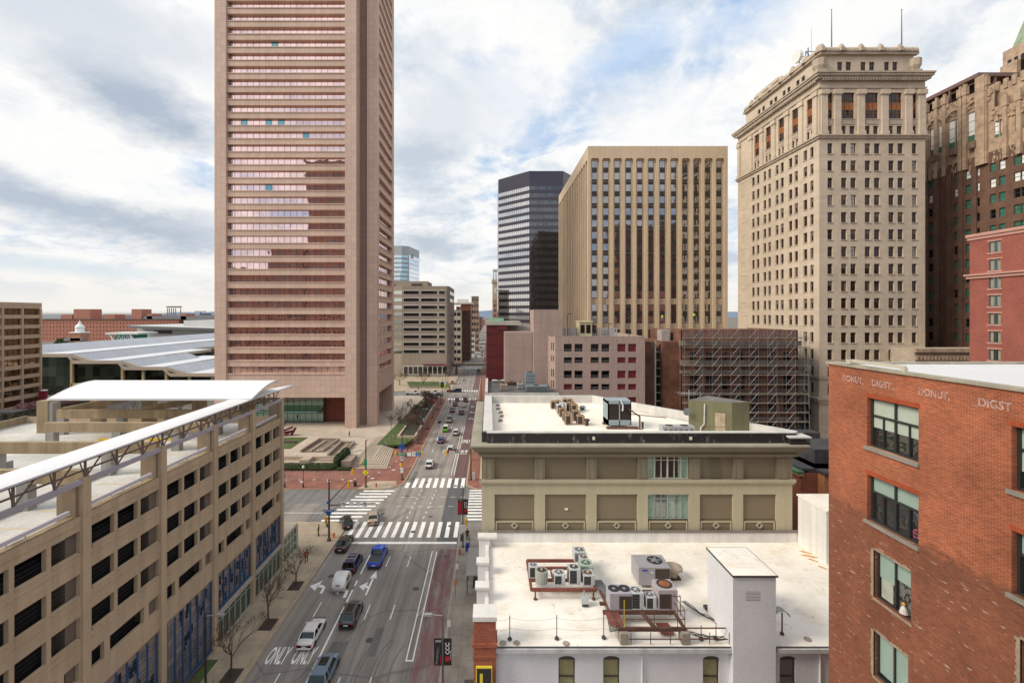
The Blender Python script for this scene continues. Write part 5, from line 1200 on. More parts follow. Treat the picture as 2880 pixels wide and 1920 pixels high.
wallseg((XL+.25,Z+.2),(XL+.25,ZB),.5,TOP-1.08,TOP-.1,0); wallseg((XL+.6,Z+.5),(XL+.6,ZB+.2),1.0,TOP-.15,TOP+.02,1)
wallseg((XL+.1,ZB),(XBR+.1,ZB),.5,TOP-1.4,TOP,1); wallseg((XBR,ZB),(XR+.6,Z+.2),.5,TOP-1.4,TOP+.01,1)
b.box(XR-.6,XR+1.3,Z-.7,Z+.6,TOP-1.07,TOP-.45,0); b.box(XR-.7,XR+1.4,Z-.8,Z+.7,TOP-.45,TOP-.3,1)
b.build('parapet',[tarm,mk('coping_pale',(.60,.585,.56),.8,.12,.8,streak=.12)],t)
b=MB(); b.face([(XL+.3,Z+.4,RZ),(XR-.5,Z+.4,RZ),(XBR-.1,ZB-.2,RZ),(XL+.3,ZB-.2,RZ)]); b.build('roof',oroof,t)
b=MB()
for k in range(5): 
    x0=XL+1.6+rnd.random()*.6; b.prism([(x0,54+k*2.3),(x0+.5+.3*rnd.random(),54.2+k*2.3),(x0+.6,55.8+k*2.3),(x0+.1,55.6+k*2.3)],RZ+.004,RZ+.012)
b.prism([(17.3,58.6),(21.8,56.0),(22.0,56.6),(17.9,58.9)],RZ+.004,RZ+.012)
b.build('roof_stain',mk('tar_stain',(.22,.18,.13),.8,.4,3,fine=.3),t)
gwn=glass('hotel_window_glass',(.25,.27,.26),.05); crt=mk('green_curtain',(.33,.46,.36),.8,.2,3,streak=.3); whf=mk('white_sash',(.62,.64,.60),.5,.05,1)
for (v0,v1) in ((ov(535),ov(418)),(ov(738),ov(612))):
    w_=ox(1110)-ox(908); h_=v1-v0; b=MB(); G0=Fac((ox(908),Z+.12,v0),0)
    b.fquad(G0,0,w_,0,h_,.12,1)
    dark=flat('room_dark',(.02,.02,.018),.7)
    up=v0>ov(600)
    b.fquad(G0,0,w_*.2,0,h_,.11,2); b.fquad(G0,w_*.76,w_,0,h_,.11,2); 
    if not up: b.fquad(G0,.48*w_,w_*.66,0,h_,.112,2)
    for x_ in (0,.16,.33,.49,.66,.83,1): b.fbox(G0,max(0,x_*w_-.03-(.03 if x_==.49 else 0)),min(w_,x_*w_+.03+(.04 if x_==.49 else 0)),0,h_,0,.1,0)
    b.fbox(G0,0,w_,h_*.80,h_*.80+.05,-.01,.08,0); b.fbox(G0,0,w_,0,.06,-.02,.08,0); b.fbox(G0,0,w_,h_-.06,h_,-.02,.08,0)
    b.build('window',[whf if up else mk('grey_sash',(.33,.36,.34),.5,.05,1),gwn,crt],t)
b=MB()
for h in HS: b.fbox(SL,h[0],h[2],h[1],h[3],.12,.2)
b.build('side_glazing',M['darkglass'],t)
b=MB(); 
for k in range(16): b.box(ox(1220),ox(1278),Z+.12,Z+.2,ov(530)+k*.125,ov(530)+k*.125+.06)
b.build('louvre',olt,t)
b=MB()
for cxp,v in ((628,325),(1118,325)): b.box(ox(cxp)-.12,ox(cxp)+.12,Z-.25,Z-.1,ov(333),ov(318))
b.box(ox(485),ox(500),Z+.05,Z+.2,ov(693),ov(685)); b.build('wall_light',mk('lamp_cream',(.75,.72,.6),.5,.0,1),t)
# bulkhead on its roof
t=thing('roof_bulkhead','olive stair bulkhead with cream rusty door on the hotel roof','bulkhead',(24.5,50.5,RZ))
bp=[(21.9,50.0),(25.8,48.4),(28.0,49.0),(25.3,52.8)]; bt=HC-9.35
b=MB(); b.prism(bp,RZ,bt,0,1); b.build('wall',[mk('olive_bulkhead',(.22,.21,.12),.85,.15,.5,streak=.15),mk('bulkhead_roof',(.16,.15,.14),.8,.3,1)],t)
dv=Vector((3.9,-1.6,0)).normalized(); FB=Fac((21.9,50.0,RZ),math.degrees(math.atan2(-1.6,3.9)))
b=MB(); b.fbox(FB,2.6,3.6,.15,2.2,-.06,.02); b.build('door',mk('rusty_cream_door',(.60,.48,.33),.7,.3,2.5,streak=.3),t)
b=MB(); b.tube(FB.p(1.6,3.1,-.12),FB.p(1.55,.9,-.12),.07); b.tube(FB.p(1.55,.9,-.12),FB.p(1.2,.5,-.2),.07); b.tube(FB.p(1.2,.5,-.2),FB.p(1.2,.05,-.2),.07); b.build('drainpipe',mk('pipe_white',(.6,.6,.6),.5,.1,1),t)
b=MB()
for u in (1.4,2.0,2.6,3.2,3.8): b.tube(FB.p(u,0,-1.0),FB.p(u,1.0,-1.0),.025,None,5)
for v in (.5,1.0): b.tube(FB.p(1.2,v*.8,-1.0),FB.p(3.9,v,-1.0),.025,None,5)
b.build('railing',mk('rail_rust',(.14,.08,.05),.7,.3,1),t)
p=thing('antenna','flat spoked television antenna on a mast at the bulkhead corner','antenna',(22.3,51,bt))
b=MB(); b.tube((22.2,50.6,RZ+1.5),(22.2,50.6,bt+1.0),.04); 
for k in range(9): b.tube((20.9+k*.3,50.2,bt+.55+.1*(k%2)),(21.2+k*.3,51.0,bt+.75-.1*(k%2)),.018,None,4)
b.tube((20.7,50.6,bt+.75),(23.6,50.6,bt+.55),.025,None,4); b.build('mast',mk('antenna_grey',(.35,.36,.38),.5,.1,1),p)
p=thing('satellite_dish','small grey satellite dish on the left side of the bulkhead','satellite dish',(21.7,49.8,RZ+1.8)); b=MB(); b.lathe((21.5,49.6,RZ+2.2),[(.42,-.1),(.3,0),(0,.06)],12,0,1); b.tube((21.5,49.7,RZ+2.2),(21.9,50,RZ+1.7),.03,None,5); b.build('dish',mk('dish_grey',(.25,.26,.27),.6,.1,1),p)
# cooling tower and small condensers
tn=mk('condenser_tan',(.42,.28,.17),.6,.2,2,streak=.2); dkf=mk('coil_dark',(.06,.04,.03),.7,.2,3); grym=mk('unit_grey',(.42,.43,.45),.45,.12,2,streak=.12)
cz=51; cxm=14.6
p=thing('cooling_tower','large square blue grey cooling unit with dark louvred front on hotel roof','cooling tower',(cxm,cz,RZ))
b=MB()
w_,h_=2.6,2.75; y0_=cz
for x_ in (cxm-1.3,cxm-.04,cxm+1.22): b.box(x_,x_+.1,y0_,y0_+.12,RZ+.35,RZ+.35+h_)
b.box(cxm-1.3,cxm+1.32,y0_,y0_+2.2,RZ+.35,RZ+.95); b.box(cxm-1.3,cxm+1.32,y0_,y0_+2.2,RZ+h_,RZ+h_+.35); b.box(cxm-1.3,cxm-1.2,y0_,y0_+2.2,RZ+.35,RZ+h_+.3); b.box(cxm+1.22,cxm+1.32,y0_,y0_+2.2,RZ+.35,RZ+h_+.3)
b.build('casing',mk('galv_blue',(.30,.36,.40),.5,.15,1.5),p)
b=MB(); b.box(cxm-1.18,cxm+1.2,y0_+.12,y0_+2.0,RZ+.9,RZ+h_); 
for k in range(14): b.box(cxm-1.18,cxm+1.2,y0_+.05,y0_+.11,RZ+1.0+k*.125,RZ+1.05+k*.125)
b.build('louvre',mk('louvre_brown',(.06,.042,.032),.7,.2,2),p)
b=MB(); b.bar((cxm-1.5,y0_-.2,RZ+.15),(cxm+2.0,y0_-.2,RZ+.15),.3,.2); b.bar((cxm-1.4,y0_+2.0,RZ+.15),(cxm+1.6,y0_+2,RZ+.15),.3,.2); b.tube((cxm+1.0,y0_-.2,RZ+2.2),(cxm+2.2,y0_-.2,RZ+1.4),.09); b.tube((cxm+2.2,y0_-.2,RZ+1.4),(cxm+2.2,y0_-.2,RZ),.09); b.tube((cxm+1.7,y0_-.4,RZ+.05),(cxm+2.5,y0_-.4,RZ+.05),.06); b.build('pipework',mk('rust_pipe',(.13,.06,.045),.7,.3,2),p)
b=MB(); b.tube((cxm+.1,y0_-.1,RZ+3.2),(cxm+.35,y0_-.15,RZ+2.6),.09); b.tube((cxm+.35,y0_-.15,RZ+2.6),(cxm+.3,y0_-.15,RZ+2.0),.09); b.build('hose',mk('pipe_white',(.6,.6,.6)),p)
def condenser(name,lab,x,y,z,w_,h_,cas,fanm,coil,grp,n=4,round_=False,cat='condenser'):
    p=thing(name,lab,cat,(x,y,z),grp); r_=w_/2
    b=MB()
    if round_: b.lathe((x,y,z),[(r_,.06),(r_,h_-.05),(r_*.98,h_),(r_*.78,h_)],14,0)
    else:
        b.box(x-r_,x+r_,y-r_,y+r_,z+h_-.10,z+h_)
        for sx in (-1,1):
            for sy in (-1,1): b.box(x+sx*r_-.05*(sx+1),x+sx*r_-.05*(sx-1),y+sy*r_-.05*(sy+1),y+sy*r_-.05*(sy-1),z+.08,z+h_-.1)
        b.box(x-r_,x+r_,y-r_,y+r_,z+.03,z+.12); b.box(x+r_*.35,x+r_+.004,y-r_-.012,y-r_+.08,z+.1,z+h_-.08)
    b.build('casing',cas,p,bev=.03 if not round_ else 0)
    b=MB()
    if round_: 
        for k in range(9): b.lathe((x,y,z+.12+k*(h_-.25)/9),[(r_+.006,0),(r_+.012,.03),(r_+.006,.05)],14)
    else: 
        b.box(x-r_+.03,x+r_-.03,y-r_+.03,y+r_-.03,z+.1,z+h_-.08)
    b.build('coil',coil,p)
    if not round_:
        b=MB()
        for k in range(8): b.box(x-r_+.05,x+r_*.33,y-r_-.005,y-r_+.03,z+.16+k*(h_-.3)/8,z+.18+k*(h_-.3)/8)
        b.build('grille',mk('grille_grey',(.10,.10,.10),.6,.1,2),p)
    b=MB(); b.lathe((x,y,z+h_),[(r_*.80,.004),(r_*.80,.03),(r_*.74,.03),(r_*.72,.006)],16,0)
    b.lathe((x,y,z+h_),[(r_*.72,.008),(0,.012)],16,1); b.lathe((x,y,z+h_),[(r_*.24,.012),(r_*.22,.09),(0,.10)],10,0)
    for k in range(5):
        a=k*2*math.pi/5; b.bar((x+.1*math.cos(a),y+.1*math.sin(a),z+h_+.02),(x+r_*.68*math.cos(a),y+r_*.68*math.sin(a),z+h_+.02),r_*.26,.012,2)
    b.build('fan',[cas,dkf,fanm],p); return p
wh_=mk('unit_white',(.66,.66,.64),.5,.08,2); desc=['far left','second far left','white sided','dark backed','behind the white sided one','far middle','middle left','middle','inner middle','near left','nearest left','near centre','near right','nearest right']
def r2(c,d): # crop position of base -> roof location
    nx=1360+c/2.352; ny=840+d/2.352; z=(HC-RZ)*F_/(ny-885); return (nx-1376)*z/F_, z
lst=[(465,725),(490,728),(505,760),(522,778),(545,715),(568,722),(558,742),(600,755),(584,745),(545,805),(562,830),(612,805),(640,828),(525,745)]
for i,(c,d) in enumerate(lst):
    x,y=r2(c,d); condenser('condenser',['tan condenser at the far left of the hotel roof cluster','tan condenser just right of the far left one on hotel roof','tan condenser with white side near the cluster left on hotel roof','tan condenser below the white sided one on hotel roof','small tan condenser at the back of the hotel roof cluster','tan condenser at the back right of the hotel roof cluster','tan condenser hemmed in mid cluster on the hotel roof','tan condenser at the right middle of the hotel roof cluster','dark condenser inside the hotel roof cluster','tan condenser behind the nearest left one on hotel roof','nearest left tan condenser of the hotel roof cluster','tan condenser behind the nearest right one on hotel roof','nearest right tan condenser of the hotel roof cluster','white cased condenser in the hotel roof cluster'][i],x,y,RZ,.85,1.05+.1*(i%3),wh_ if i in(2,13) else tn,dkf,dkf,'condensers clustered on the hotel roof')
x,y=r2(655,738); condenser('condenser','lone small grey condenser right of the hotel roof cluster',x,y,RZ,.7,.6,grym,dkf,dkf,None)
x,y=r2(683,838); p=thing('vent_pipe','stubby brown vent beside the nearest right condenser','vent',(x,y,RZ)); b=MB(); b.lathe((x,y,RZ),[(.22,0),(.2,.5),(.34,.55),(.3,.75),(0,.8)],10); b.build('stack',dkf,p)
x,y=r2(1072,870); p=thing('vent_pipe','thin upright dark vent pipe between cooling unit and bulkhead','vent',(x,y+1.0,RZ)); b=MB(); b.tube((x,y+1.0,RZ),(x,y+1.0,RZ+.7),.12); b.build('stack',dkf,p)
p=thing('condenser','low twin fan condenser left of the olive bulkhead','condenser',(20.0,48.2,RZ)); b=MB(); b.box(18.2,21.6,47.8,48.9,RZ+.75,RZ+1.0); 
for k in range(7): b.box(18.2+k*.55,18.3+k*.55,47.8,48.9,RZ,RZ+.75)
b.build('casing',grym,p); b=MB(); b.lathe((19.1,48.35,RZ+1.0),[(.42,.02),(0,.03)],14); b.lathe((20.7,48.35,RZ+1.0),[(.42,.02),(0,.03)],14); b.build('fan',dkf,p)
# ================================================================ white roofed building in the right foreground
t=thing('painted_building','white painted brick building with broad white membrane roof, arched windows below','building',(15,38,0))
ZN_,ZS=31.0,45.2; RW=12.4; XW=.4; XE=34.0
wb=brickmat('white_painted_brick',(.72,.72,.75),(.68,.68,.71),(.62,.62,.65),.22,.075,.006,.05,mot=.05); wb2=mk('white_render',(.76,.75,.74),.85,.12,.3,streak=.15)
def wx(c,z=ZN_): return (1320+c/1.802-1376)*z/F_
F=Fac((XW,ZN_+.3,0),0); H_=[]
for a,c in ((452,536),(679,762),(1184,1266),(1573,1653)):
    for dv in (0,4.1,8.2): H_.append((round(wx(a,31.3)-XW,3),round(11.35-dv-2.25,3),round(wx(c,31.3)-XW,3),round(11.35-dv,3)))
b=MB(); b.holes(F,0,XE-XW,0,RW-.25,H_,.28,0); b.box(XW+.01,XW+.3,ZN_+.31,ZS,0,RW-.25); b.build('wall',wb,t)
b=MB(); b.face([(XW-.6,ZN_,RW-.06),(XE,ZN_,RW-.06),(XE,ZS,RW),(XW-.6,ZS,RW)]); b.build('roof',wroof,t)
b=MB(); b.box(XW,wx(1350,31),ZN_-.12,ZN_+.28,RW-.36,RW-.08,0); b.box(XW,wx(1350,31),ZN_-.02,ZN_+.1,RW-.09,RW-.03,1); b.box(19.6,XE,ZN_-.12,ZN_+.28,RW-.36,RW-.08,0); b.box(19.6,XE,ZN_-.02,ZN_+.1,RW-.09,RW-.03,1)
b.build('gutter',[mk('gutter_white',(.60,.60,.60),.6,.2,1,streak=.2),flat('gutter_dark',(.05,.05,.05))],t)
b=MB()
for x_ in (wx(880,31),wx(1788,31)): b.tube((x_,ZN_+.2,0),(x_,ZN_+.2,RW-.4),.07); 
b.build('downpipe',wb2,t)
dgr=mk('dark_sash',(.06,.055,.045),.6,.1,2); ylb=mk('olive_blind',(.30,.27,.14),.6,.2,3); gyb=mk('grey_blind',(.20,.18,.17),.6,.2,3)
for i,h in enumerate(H_):
    w_,h_=h[2]-h[0],h[3]-h[1]; b=MB(); G0=Fac((XW+h[0],ZN_+.42,h[1]),0)
    b.fquad(G0,0,w_,0,h_,.08,1)
    b.fbox(G0,0,.07,0,h_,0,.07,0); b.fbox(G0,w_-.07,w_,0,h_,0,.07,0); b.fbox(G0,.07,w_-.07,h_-.12,h_,0,.07,0); b.fbox(G0,.07,w_-.07,0,.07,0,.07,0); b.fbox(G0,.07,w_-.07,h_*.42,h_*.42+.07,-.01,.07,0)
    w0=b.build('window',[dgr,gyb if i>=9 else ylb],t)
    # rounded head and sill
    b=MB(); n=8; c0=[F.p((h[0]+h[2])/2+ (w_/2)*math.cos(math.pi*k/n),h[3]+.22*math.sin(math.pi*k/n),-.01) for k in range(n+1)]
    b.face(c0); b.build('window_head',dgr,w0)
    b=MB(); b.fbox(F,h[0]-.1,h[2]+.1,h[1]-.12,h[1]-.01,-.1,.1); b.build('window_sill',wb2,w0)
# rear parapet, left piers and side cornice
b=MB(); b.box(XW-.3,31.0,ZS,ZS+.28,RW-.1,RW+1.0,0); b.box(XW-.5,31.0,ZS-.08,ZS+.29,RW+1.0,RW+1.10,1)
b.box(XW-.75,XW-.45,ZN_+.9,ZS,0,RW+.35,0)
b.build('parapet',[wb2,mk('parapet_cap_dark',(.20,.175,.16),.7,.2,1)],t)
b=MB()
for y_ in (44.4,39.9,36.3): b.box(-1.0,XW-.3 if y_>44 else -.1,y_-.35,y_+.35,0,RW+.95,0); b.box(-1.12,(XW+.35 if y_>44 else .0),y_-.47,y_+.47,RW+.95,RW+1.15,1)
b.build('pier',[wb2,mk('pier_cap',(.70,.68,.65),.8,.1,1)],t)
b=MB(); b.box(-1.05,XW+.05,ZN_-.2,ZN_+1.0,0,14.3,0); b.box(-1.15,XW+.15,ZN_-.3,ZN_+1.1,12.55,12.8,0); b.box(-1.10,XW+.1,ZN_-.25,ZN_+1.05,11.75,11.95,0); b.build('brick_pier',brickmat('pier_brick',(.36,.10,.05),(.28,.075,.04),(.22,.10,.07),.21,.075,.010,.25),t)
b=MB(); b.box(-1.12,XW+.12,ZN_-.28,ZN_+1.15,14.3,14.6); b.build('pier_cap',mk('pier_cap',(.7,.68,.65)),t)
b=MB(); FS=Fac((-.9,ZN_-.26,0),0); b.fbox(FS,.0,1.1,3.6,11.3,-.12,.04,0); b.fbox(FS,.06,1.04,3.7,11.22,-.13,-.11,1)
FSgn=Fac((-.9,ZN_-.40,0),0); text(b,'L',1.35,FSgn,.2,9.95,0,0); text(b,'L',1.35,FSgn,.2,8.5,0,0); b.build('sign',[mk('sign_yellow',(.75,.62,.05),.5,.05,1),flat('sign_black',(.015,.015,.012))],t)
# storefronts on the pavement side, red and dark with awning
b=MB(); b.box(-.98,-.76,33,45,.2,3.6); b.build('storefront',mk('storefront_red',(.30,.02,.02),.5,.3,1),t)
b=MB(); b.box(-2.1,-1.0,37.5,38.6,4.0,4.1); b.build('sign_bracket',M['darkmet'],t)
# bulkhead flush with the front wall
t=thing('roof_bulkhead','white painted stair bulkhead with louvre standing at the white roof edge','bulkhead',(18,32.5,0))
x0,x1_=16.5,19.4; bt=17.3
b=MB(); b.holes(Fac((x0,ZN_-.2,0),0),0,x1_-x0,0,bt,[(.85,bt-1.7,1.9,bt-1.0)],.15); b.face([(x0,ZN_-.2,0),(x0,34.4,0),(x0,34.4,bt),(x0,ZN_-.2,bt)]); b.face([(x1_,ZN_-.2,0),(x1_,34.4,0),(x1_,34.4,bt),(x1_,ZN_-.2,bt)]); b.face([(x0,34.4,RW),(x1_,34.4,RW),(x1_,34.4,bt),(x0,34.4,bt)])
b.build('wall',wb,t)
b=MB(); b.box(x0-.08,x1_+.1,ZN_-.32,34.5,bt,bt+.10,0); b.face([(x0-.03,ZN_-.25,bt+.105),(x1_+.05,ZN_-.25,bt+.105),(x1_+.05,34.45,bt+.105),(x0-.03,34.45,bt+.105)],1); b.build('roof',[flat('cap_dark',(.05,.05,.05)),wroof],t)
b=MB(); G0=Fac((x0,ZN_-.2,0),0)
for k in range(7): b.fbox(G0,.85,1.9,bt-1.68+k*.10,bt-1.64+k*.10,.0,.12)
b.fquad(G0,.85,1.9,bt-1.7,bt-1.0,.14,1); b.build('louvre',[wb2,flat('louvre_black',(.02,.02,.02))],t)
# tall white box at the back right and hood
t=thing('roof_bulkhead','tall plain white bulkhead at the rear right of the white roof','bulkhead',(33,43,RW)); b=MB(); b.box(30.6,36,41.3,45.1,RW-.1,17.1); b.build('wall',wb2,t); b=MB(); b.box(30.5,36.1,41.2,45.2,17.1,17.25); b.build('roof',wroof,t)
def rw(c,d,h=RW): nx=1320+c/1.802; ny=1050+d/1.802; z=(HC-h)*F_/(ny-885); return (nx-1376)*z/F_, z
x,y=rw(1715,862); p=thing('vent_hood','tilted white metal vent hood near the tall rear bulkhead','vent',(x,y,RW)); b=MB(); b.hexa([(x-.9,y-.6,RW+.25),(x+.7,y-.6,RW+.05),(x+.8,y+.5,RW+.05),(x-.7,y+.5,RW+.25),(x-.75,y-.35,RW+1.15),(x+.45,y-.3,RW+.75),(x+.5,y+.4,RW+.8),(x-.6,y+.4,RW+1.2)]); b.box(x-.5,x+.5,y-.3,y+.3,RW,RW+.3); b.build('hood',mk('hood_white',(.68,.68,.70),.5,.08,1),p)
# ---- equipment on the white roof
redst=mk('red_oxide_steel',(.20,.06,.042),.7,.25,1.5,fine=.15); rustm=mk('rust_brown',(.11,.05,.035),.8,.35,2,fine=.2)
t=thing('steel_rack','red oxide steel frame on short posts carrying the left condensers','frame',(5,38,RW)); FH=RW+.85
def fr(c,d): return rw(c,d,FH)
(ax,ay),(bx_,by)=fr(315,1088),fr(640,1082); (cx_,cy),(dx_,dy)=fr(297,942),fr(600,940)
b=MB()
b.bar((ax,ay,FH-.1),(bx_,ay,FH-.1),.2,.22); b.bar((ax,ay+1.3,FH-.1),(bx_,ay+1.3,FH-.1),.22,.2); b.bar((ax,cy,FH-.1),(bx_,cy,FH-.1),.2,.22); b.bar((ax,cy-1.2,FH-.1),(bx_,cy-1.2,FH-.1),.2,.2)
b.bar((ax,ay,FH-.12),(ax,cy,FH-.12),.2,.2); b.bar((bx_,ay,FH-.12),(bx_,cy,FH-.12),.2,.2); b.bar((ax+1.9,cy-1.2,FH-.1),(ax+1.9,ay+1.3,FH-.12),.12,.12); b.build('beam',redst,t)
for (x_,y_) in ((ax+.3,ay),(bx_-.2,ay),(ax+.1,cy),(bx_-.1,cy)):
    b=MB(); b.tube((x_,y_,RW),(x_,y_,FH-.2),.06); b.lathe((x_,y_,RW),[(.16,0),(.12,.1),(.06,.14)],8); b.build('post',rustm,t)
lgt=mk('unit_light_grey',(.50,.52,.53),.45,.12,2,streak=.1); beg=mk('unit_beige_grey',(.36,.37,.33),.5,.12,2,streak=.1); gren=mk('unit_mint',(.36,.46,.38),.5,.12,2); rsf=mk('fan_rust',(.30,.10,.03),.7,.3,3); stf=mk('fan_steel',(.35,.36,.38),.4,.1,2,metal=.4); blkc=mk('coil_black',(.03,.028,.03),.6,.2,3)
U=[(325,1040,.72,1.15,lgt,stf,blkc,0,'small dark condenser at the left end of the red frame'),(370,1077,1.0,1.2,beg,dkf,beg,1,'beige grey slatted condenser, second from left on red frame'),(458,1075,.9,1.0,lgt,stf,blkc,0,'squat grey condenser with pale fan mid red frame'),(535,1072,.95,1.45,lgt,dkf,blkc,0,'tall grey condenser on red frame left of mint one'),
 (563,958,1.05,1.05,lgt,stf,lgt,0,'grey condenser at the rear corner of the red frame'),(583,980,.78,.8,lgt,rsf,lgt,0,'small condenser with rusty fan behind the mint one, farther'),(592,1003,.78,.8,lgt,rsf,lgt,0,'small condenser with rusty fan just behind the mint one'),(597,1040,1.05,1.25,gren,stf,gren,0,'mint green condenser at the right of the red frame'),(607,1078,.95,1.0,lgt,rsf,blkc,0,'condenser with orange rusted fan at red frame front right corner')]
for (c,d,w_,h_,cas,fn,coil,rd,lab) in U:
    x,y=rw(c,d,FH); condenser('condenser',lab,x,y+w_/2,FH,w_,h_*.86,cas,fn,coil,'condensers on the red steel frame',round_=bool(rd))
# right hand platform: rusty dunnage, big package unit and four condensers
t=thing('equipment_platform','rusty steel platform with handrails on concrete stubs carrying the right condensers','platform',(11.5,34,RW)); PH=RW+.95
xa,xb=rw(712,1290,PH)[0],rw(1095,1290,PH)[0]; y0_=rw(900,1285,PH)[1]; y1_=rw(900,1200,PH)[1]; y2_=rw(900,1095,PH)[1]
b=MB(); b.bar((xa+.6,y0_,PH-.12),(xb,y0_,PH-.12),.18,.24); b.bar((xa,y1_,PH-.12),(xb,y1_,PH-.12),.2,.24); b.bar((xa,y1_+1.0,PH-.12),(xb,y1_+1.0,PH-.12),.2,.2); b.bar((xa+2.6,y2_,PH-.12),(xb,y2_,PH-.12),.2,.2); b.bar((xa+.7,y0_,PH-.1),(xa+.4,y2_,PH-.1),.16,.2); b.bar((xb,y0_,PH-.1),(xb-.1,y2_+1,PH-.1),.16,.2); b.bar((xa+3.2,y0_,PH-.1),(xa+2.8,y1_,PH-.1),.22,.2); b.build('beam',rustm,t)
b=MB(); b.box(xa+.1,xa+1.1,y0_+.2,y1_,PH-.05,PH-.02); b.box(xa+3.8,xb-.5,y0_+.5,y1_-.1,RW+.1,RW+.14,0); b.build('plate',redst,t)
b=MB()
for x_ in (xa+1.0,xa+1.0+ (xb-xa-1)*.5,xb-.5,xb): b.tube((x_,y0_,PH),(x_,y0_,PH+1.15),.028,None,5)
for v in (.55,1.15): b.tube((xa+1.0,y0_,PH+v),(xb,y0_,PH+v),.03,None,5)
for v in (.55,1.15): b.tube((xb,y0_,PH+v),(xb,y1_,PH+v),.03,None,5)
b.tube((xb-.5,y0_+1.2,PH),(xb-.5,y0_+1.2,PH+1.4),.03,None,5); b.tube((xb-.5,y0_+1.2,PH+1.4),(xb+.2,y0_+1.2,PH+1.4),.03,None,5); b.tube((xb+.2,y0_+1.2,PH+1.4),(xb+.2,y0_+1.2,PH),.03,None,5)
b.tube((xb,y0_,PH-.05),(19.0 if False else 16.4,y0_,PH-.05),.045,None,6); b.tube((xa+1,y0_-.3,RW+.35),(16.4,y0_-.3,RW+.35),.035,None,6)
for k in range(6): x_=xa+1.4+k*1.35; b.tube((x_,y0_-.3,RW),(x_,y0_-.3,RW+.8),.03,None,5)
b.build('handrail',rustm,t)
b=MB(); b.tube((xa+1.02,y0_-.03,PH),(xa+1.02,y0_-.03,PH+1.9),.03,None,5); b.build('yellow_pole',mk('yellow_pipe',(.55,.42,.04),.5,.1,2),t)
for x_ in (xa+.95,xb-.05):
    b=MB(); b.box(x_-.28,x_+.28,y0_-.35,y0_+.3,RW,PH-.2); b.build('concrete_stub',mk('stub_concrete',(.30,.26,.22),.9,.3,2),t)
b=MB()   # bundle of pipes running along the platform
rg=random.Random(2)
P0=rw(632,1060,FH); 
for k in range(9):
    o=k*.09; b.tube((bx_-.1+o,ay+1.0,FH+.1),(bx_+.5+o,ay-.6,RW+.35+.03*k),.035,None,5); b.tube((bx_+.5+o,ay-.6,RW+.35+.03*k),(xa+.1+o,y0_+.2,RW+.5+.03*k),.035,None,5)
    b.tube((xa+.1+o,y0_+.2,RW+.5+.03*k),(xa+1.2+o,y0_-.05,PH-.05),.03,None,5)
b.build('pipe_bundle',mk('pipe_grey_green',(.10,.12,.12),.6,.4,3),t)
x,y=rw(930,1088); gw_=(1020-842)/1.802/35.0
p=thing('package_unit','big flat grey rooftop package unit with one round fan','rooftop unit',(x,y+.9,RW)); bx0,bx1=rw(858,1088)[0],rw(1020,1088)[0]; pt=RW+1.75
b=MB(); b.box(bx0,bx1,y,y+2.0,RW+.25,pt); b.build('casing',mk('package_grey',(.34,.33,.35),.45,.1,1.5,streak=.08),p,bev=.03)
b=MB(); b.box(bx0+(bx1-bx0)*.52,bx1-.06,y-.02,y+.02,RW+.35,pt-.15); b.build('coil',dkf,p)
b=MB(); b.lathe((bx1-.95,y+1.05,pt),[(.62,.01),(.62,.06),(.56,.05),(.55,.02),(0,.03)],18,0); b.lathe((bx1-.95,y+1.05,pt),[(.2,.03),(.18,.1),(0,.12)],8,1)
for k in range(5): a=k*1.257; b.bar((bx1-.95,y+1.05,pt+.05),(bx1-.95+.5*math.cos(a),y+1.05+.5*math.sin(a),pt+.05),.16,.012,1)
b.build('fan',[blkc,stf],p)
b=MB(); b.box(bx0+.3,bx0+.75,y-.012,y,pt-.32,pt-.2,0); b.box(bx0+1.0,bx0+1.2,y-.012,y,pt-.5,pt-.36,1); b.build('sticker',[flat('sticker_blue',(.02,.06,.45)),flat('sticker_pale',(.6,.65,.68))],p)
p=thing('package_unit','wide grey condenser with two dark round fans at left of platform','condenser',(rw(760,1200,PH)[0],y1_,PH)); x0,x1_=rw(712,1200,PH)[0],rw(826,1200,PH)[0]
b=MB(); b.box(x0,x1_,y1_,y1_+1.15,PH,PH+1.25); b.build('casing',mk('package_grey2',(.40,.38,.42),.45,.1,1.5),p,bev=.03); b=MB(); b.box(x0+(x1_-x0)*.42,x1_-.06,y1_-.02,y1_+.02,PH+.12,PH+1.05); b.build('coil',dkf,p)
b=MB()
for q in (.27,.74): b.lathe((x0+(x1_-x0)*q,y1_+.6,PH+1.25),[(.42,.01),(.42,.05),(.37,.04),(.36,.015),(0,.02)],16,0); b.lathe((x0+(x1_-x0)*q,y1_+.6,PH+1.25),[(.13,.03),(0,.08)],8,1)
b.build('fan',[blkc,stf],p)
for (c,d,w_,h_,cas,fn,coil,lab) in ((851,1196,.95,1.25,lgt,stf,blkc,'black sided condenser between the twin fan unit and small one'),(915,1186,.78,.95,lgt,stf,blkc,'small grey condenser with silver fan mid platform')):
    x,y=rw(c,d,PH); condenser('condenser',lab,x,y1_+w_/2,PH,w_,h_,cas,fn,coil,'condensers on the rusty platform')
p=thing('condenser','large square condenser with rusty fan at right of platform','condenser',(rw(1000,1196,PH)[0],y1_,PH),'condensers on the rusty platform'); x0,x1_=rw(955,1196,PH)[0],rw(1054,1196,PH)[0]
b=MB(); b.box(x0,x1_,y1_,y1_+1.4,PH,PH+1.5); b.build('casing',mk('package_mauve',(.42,.37,.39),.45,.1,1.5),p,bev=.03); b=MB(); b.box(x0+.1,x0+(x1_-x0)*.68,y1_-.02,y1_+.02,PH+.15,PH+1.2); b.build('coil',dkf,p)
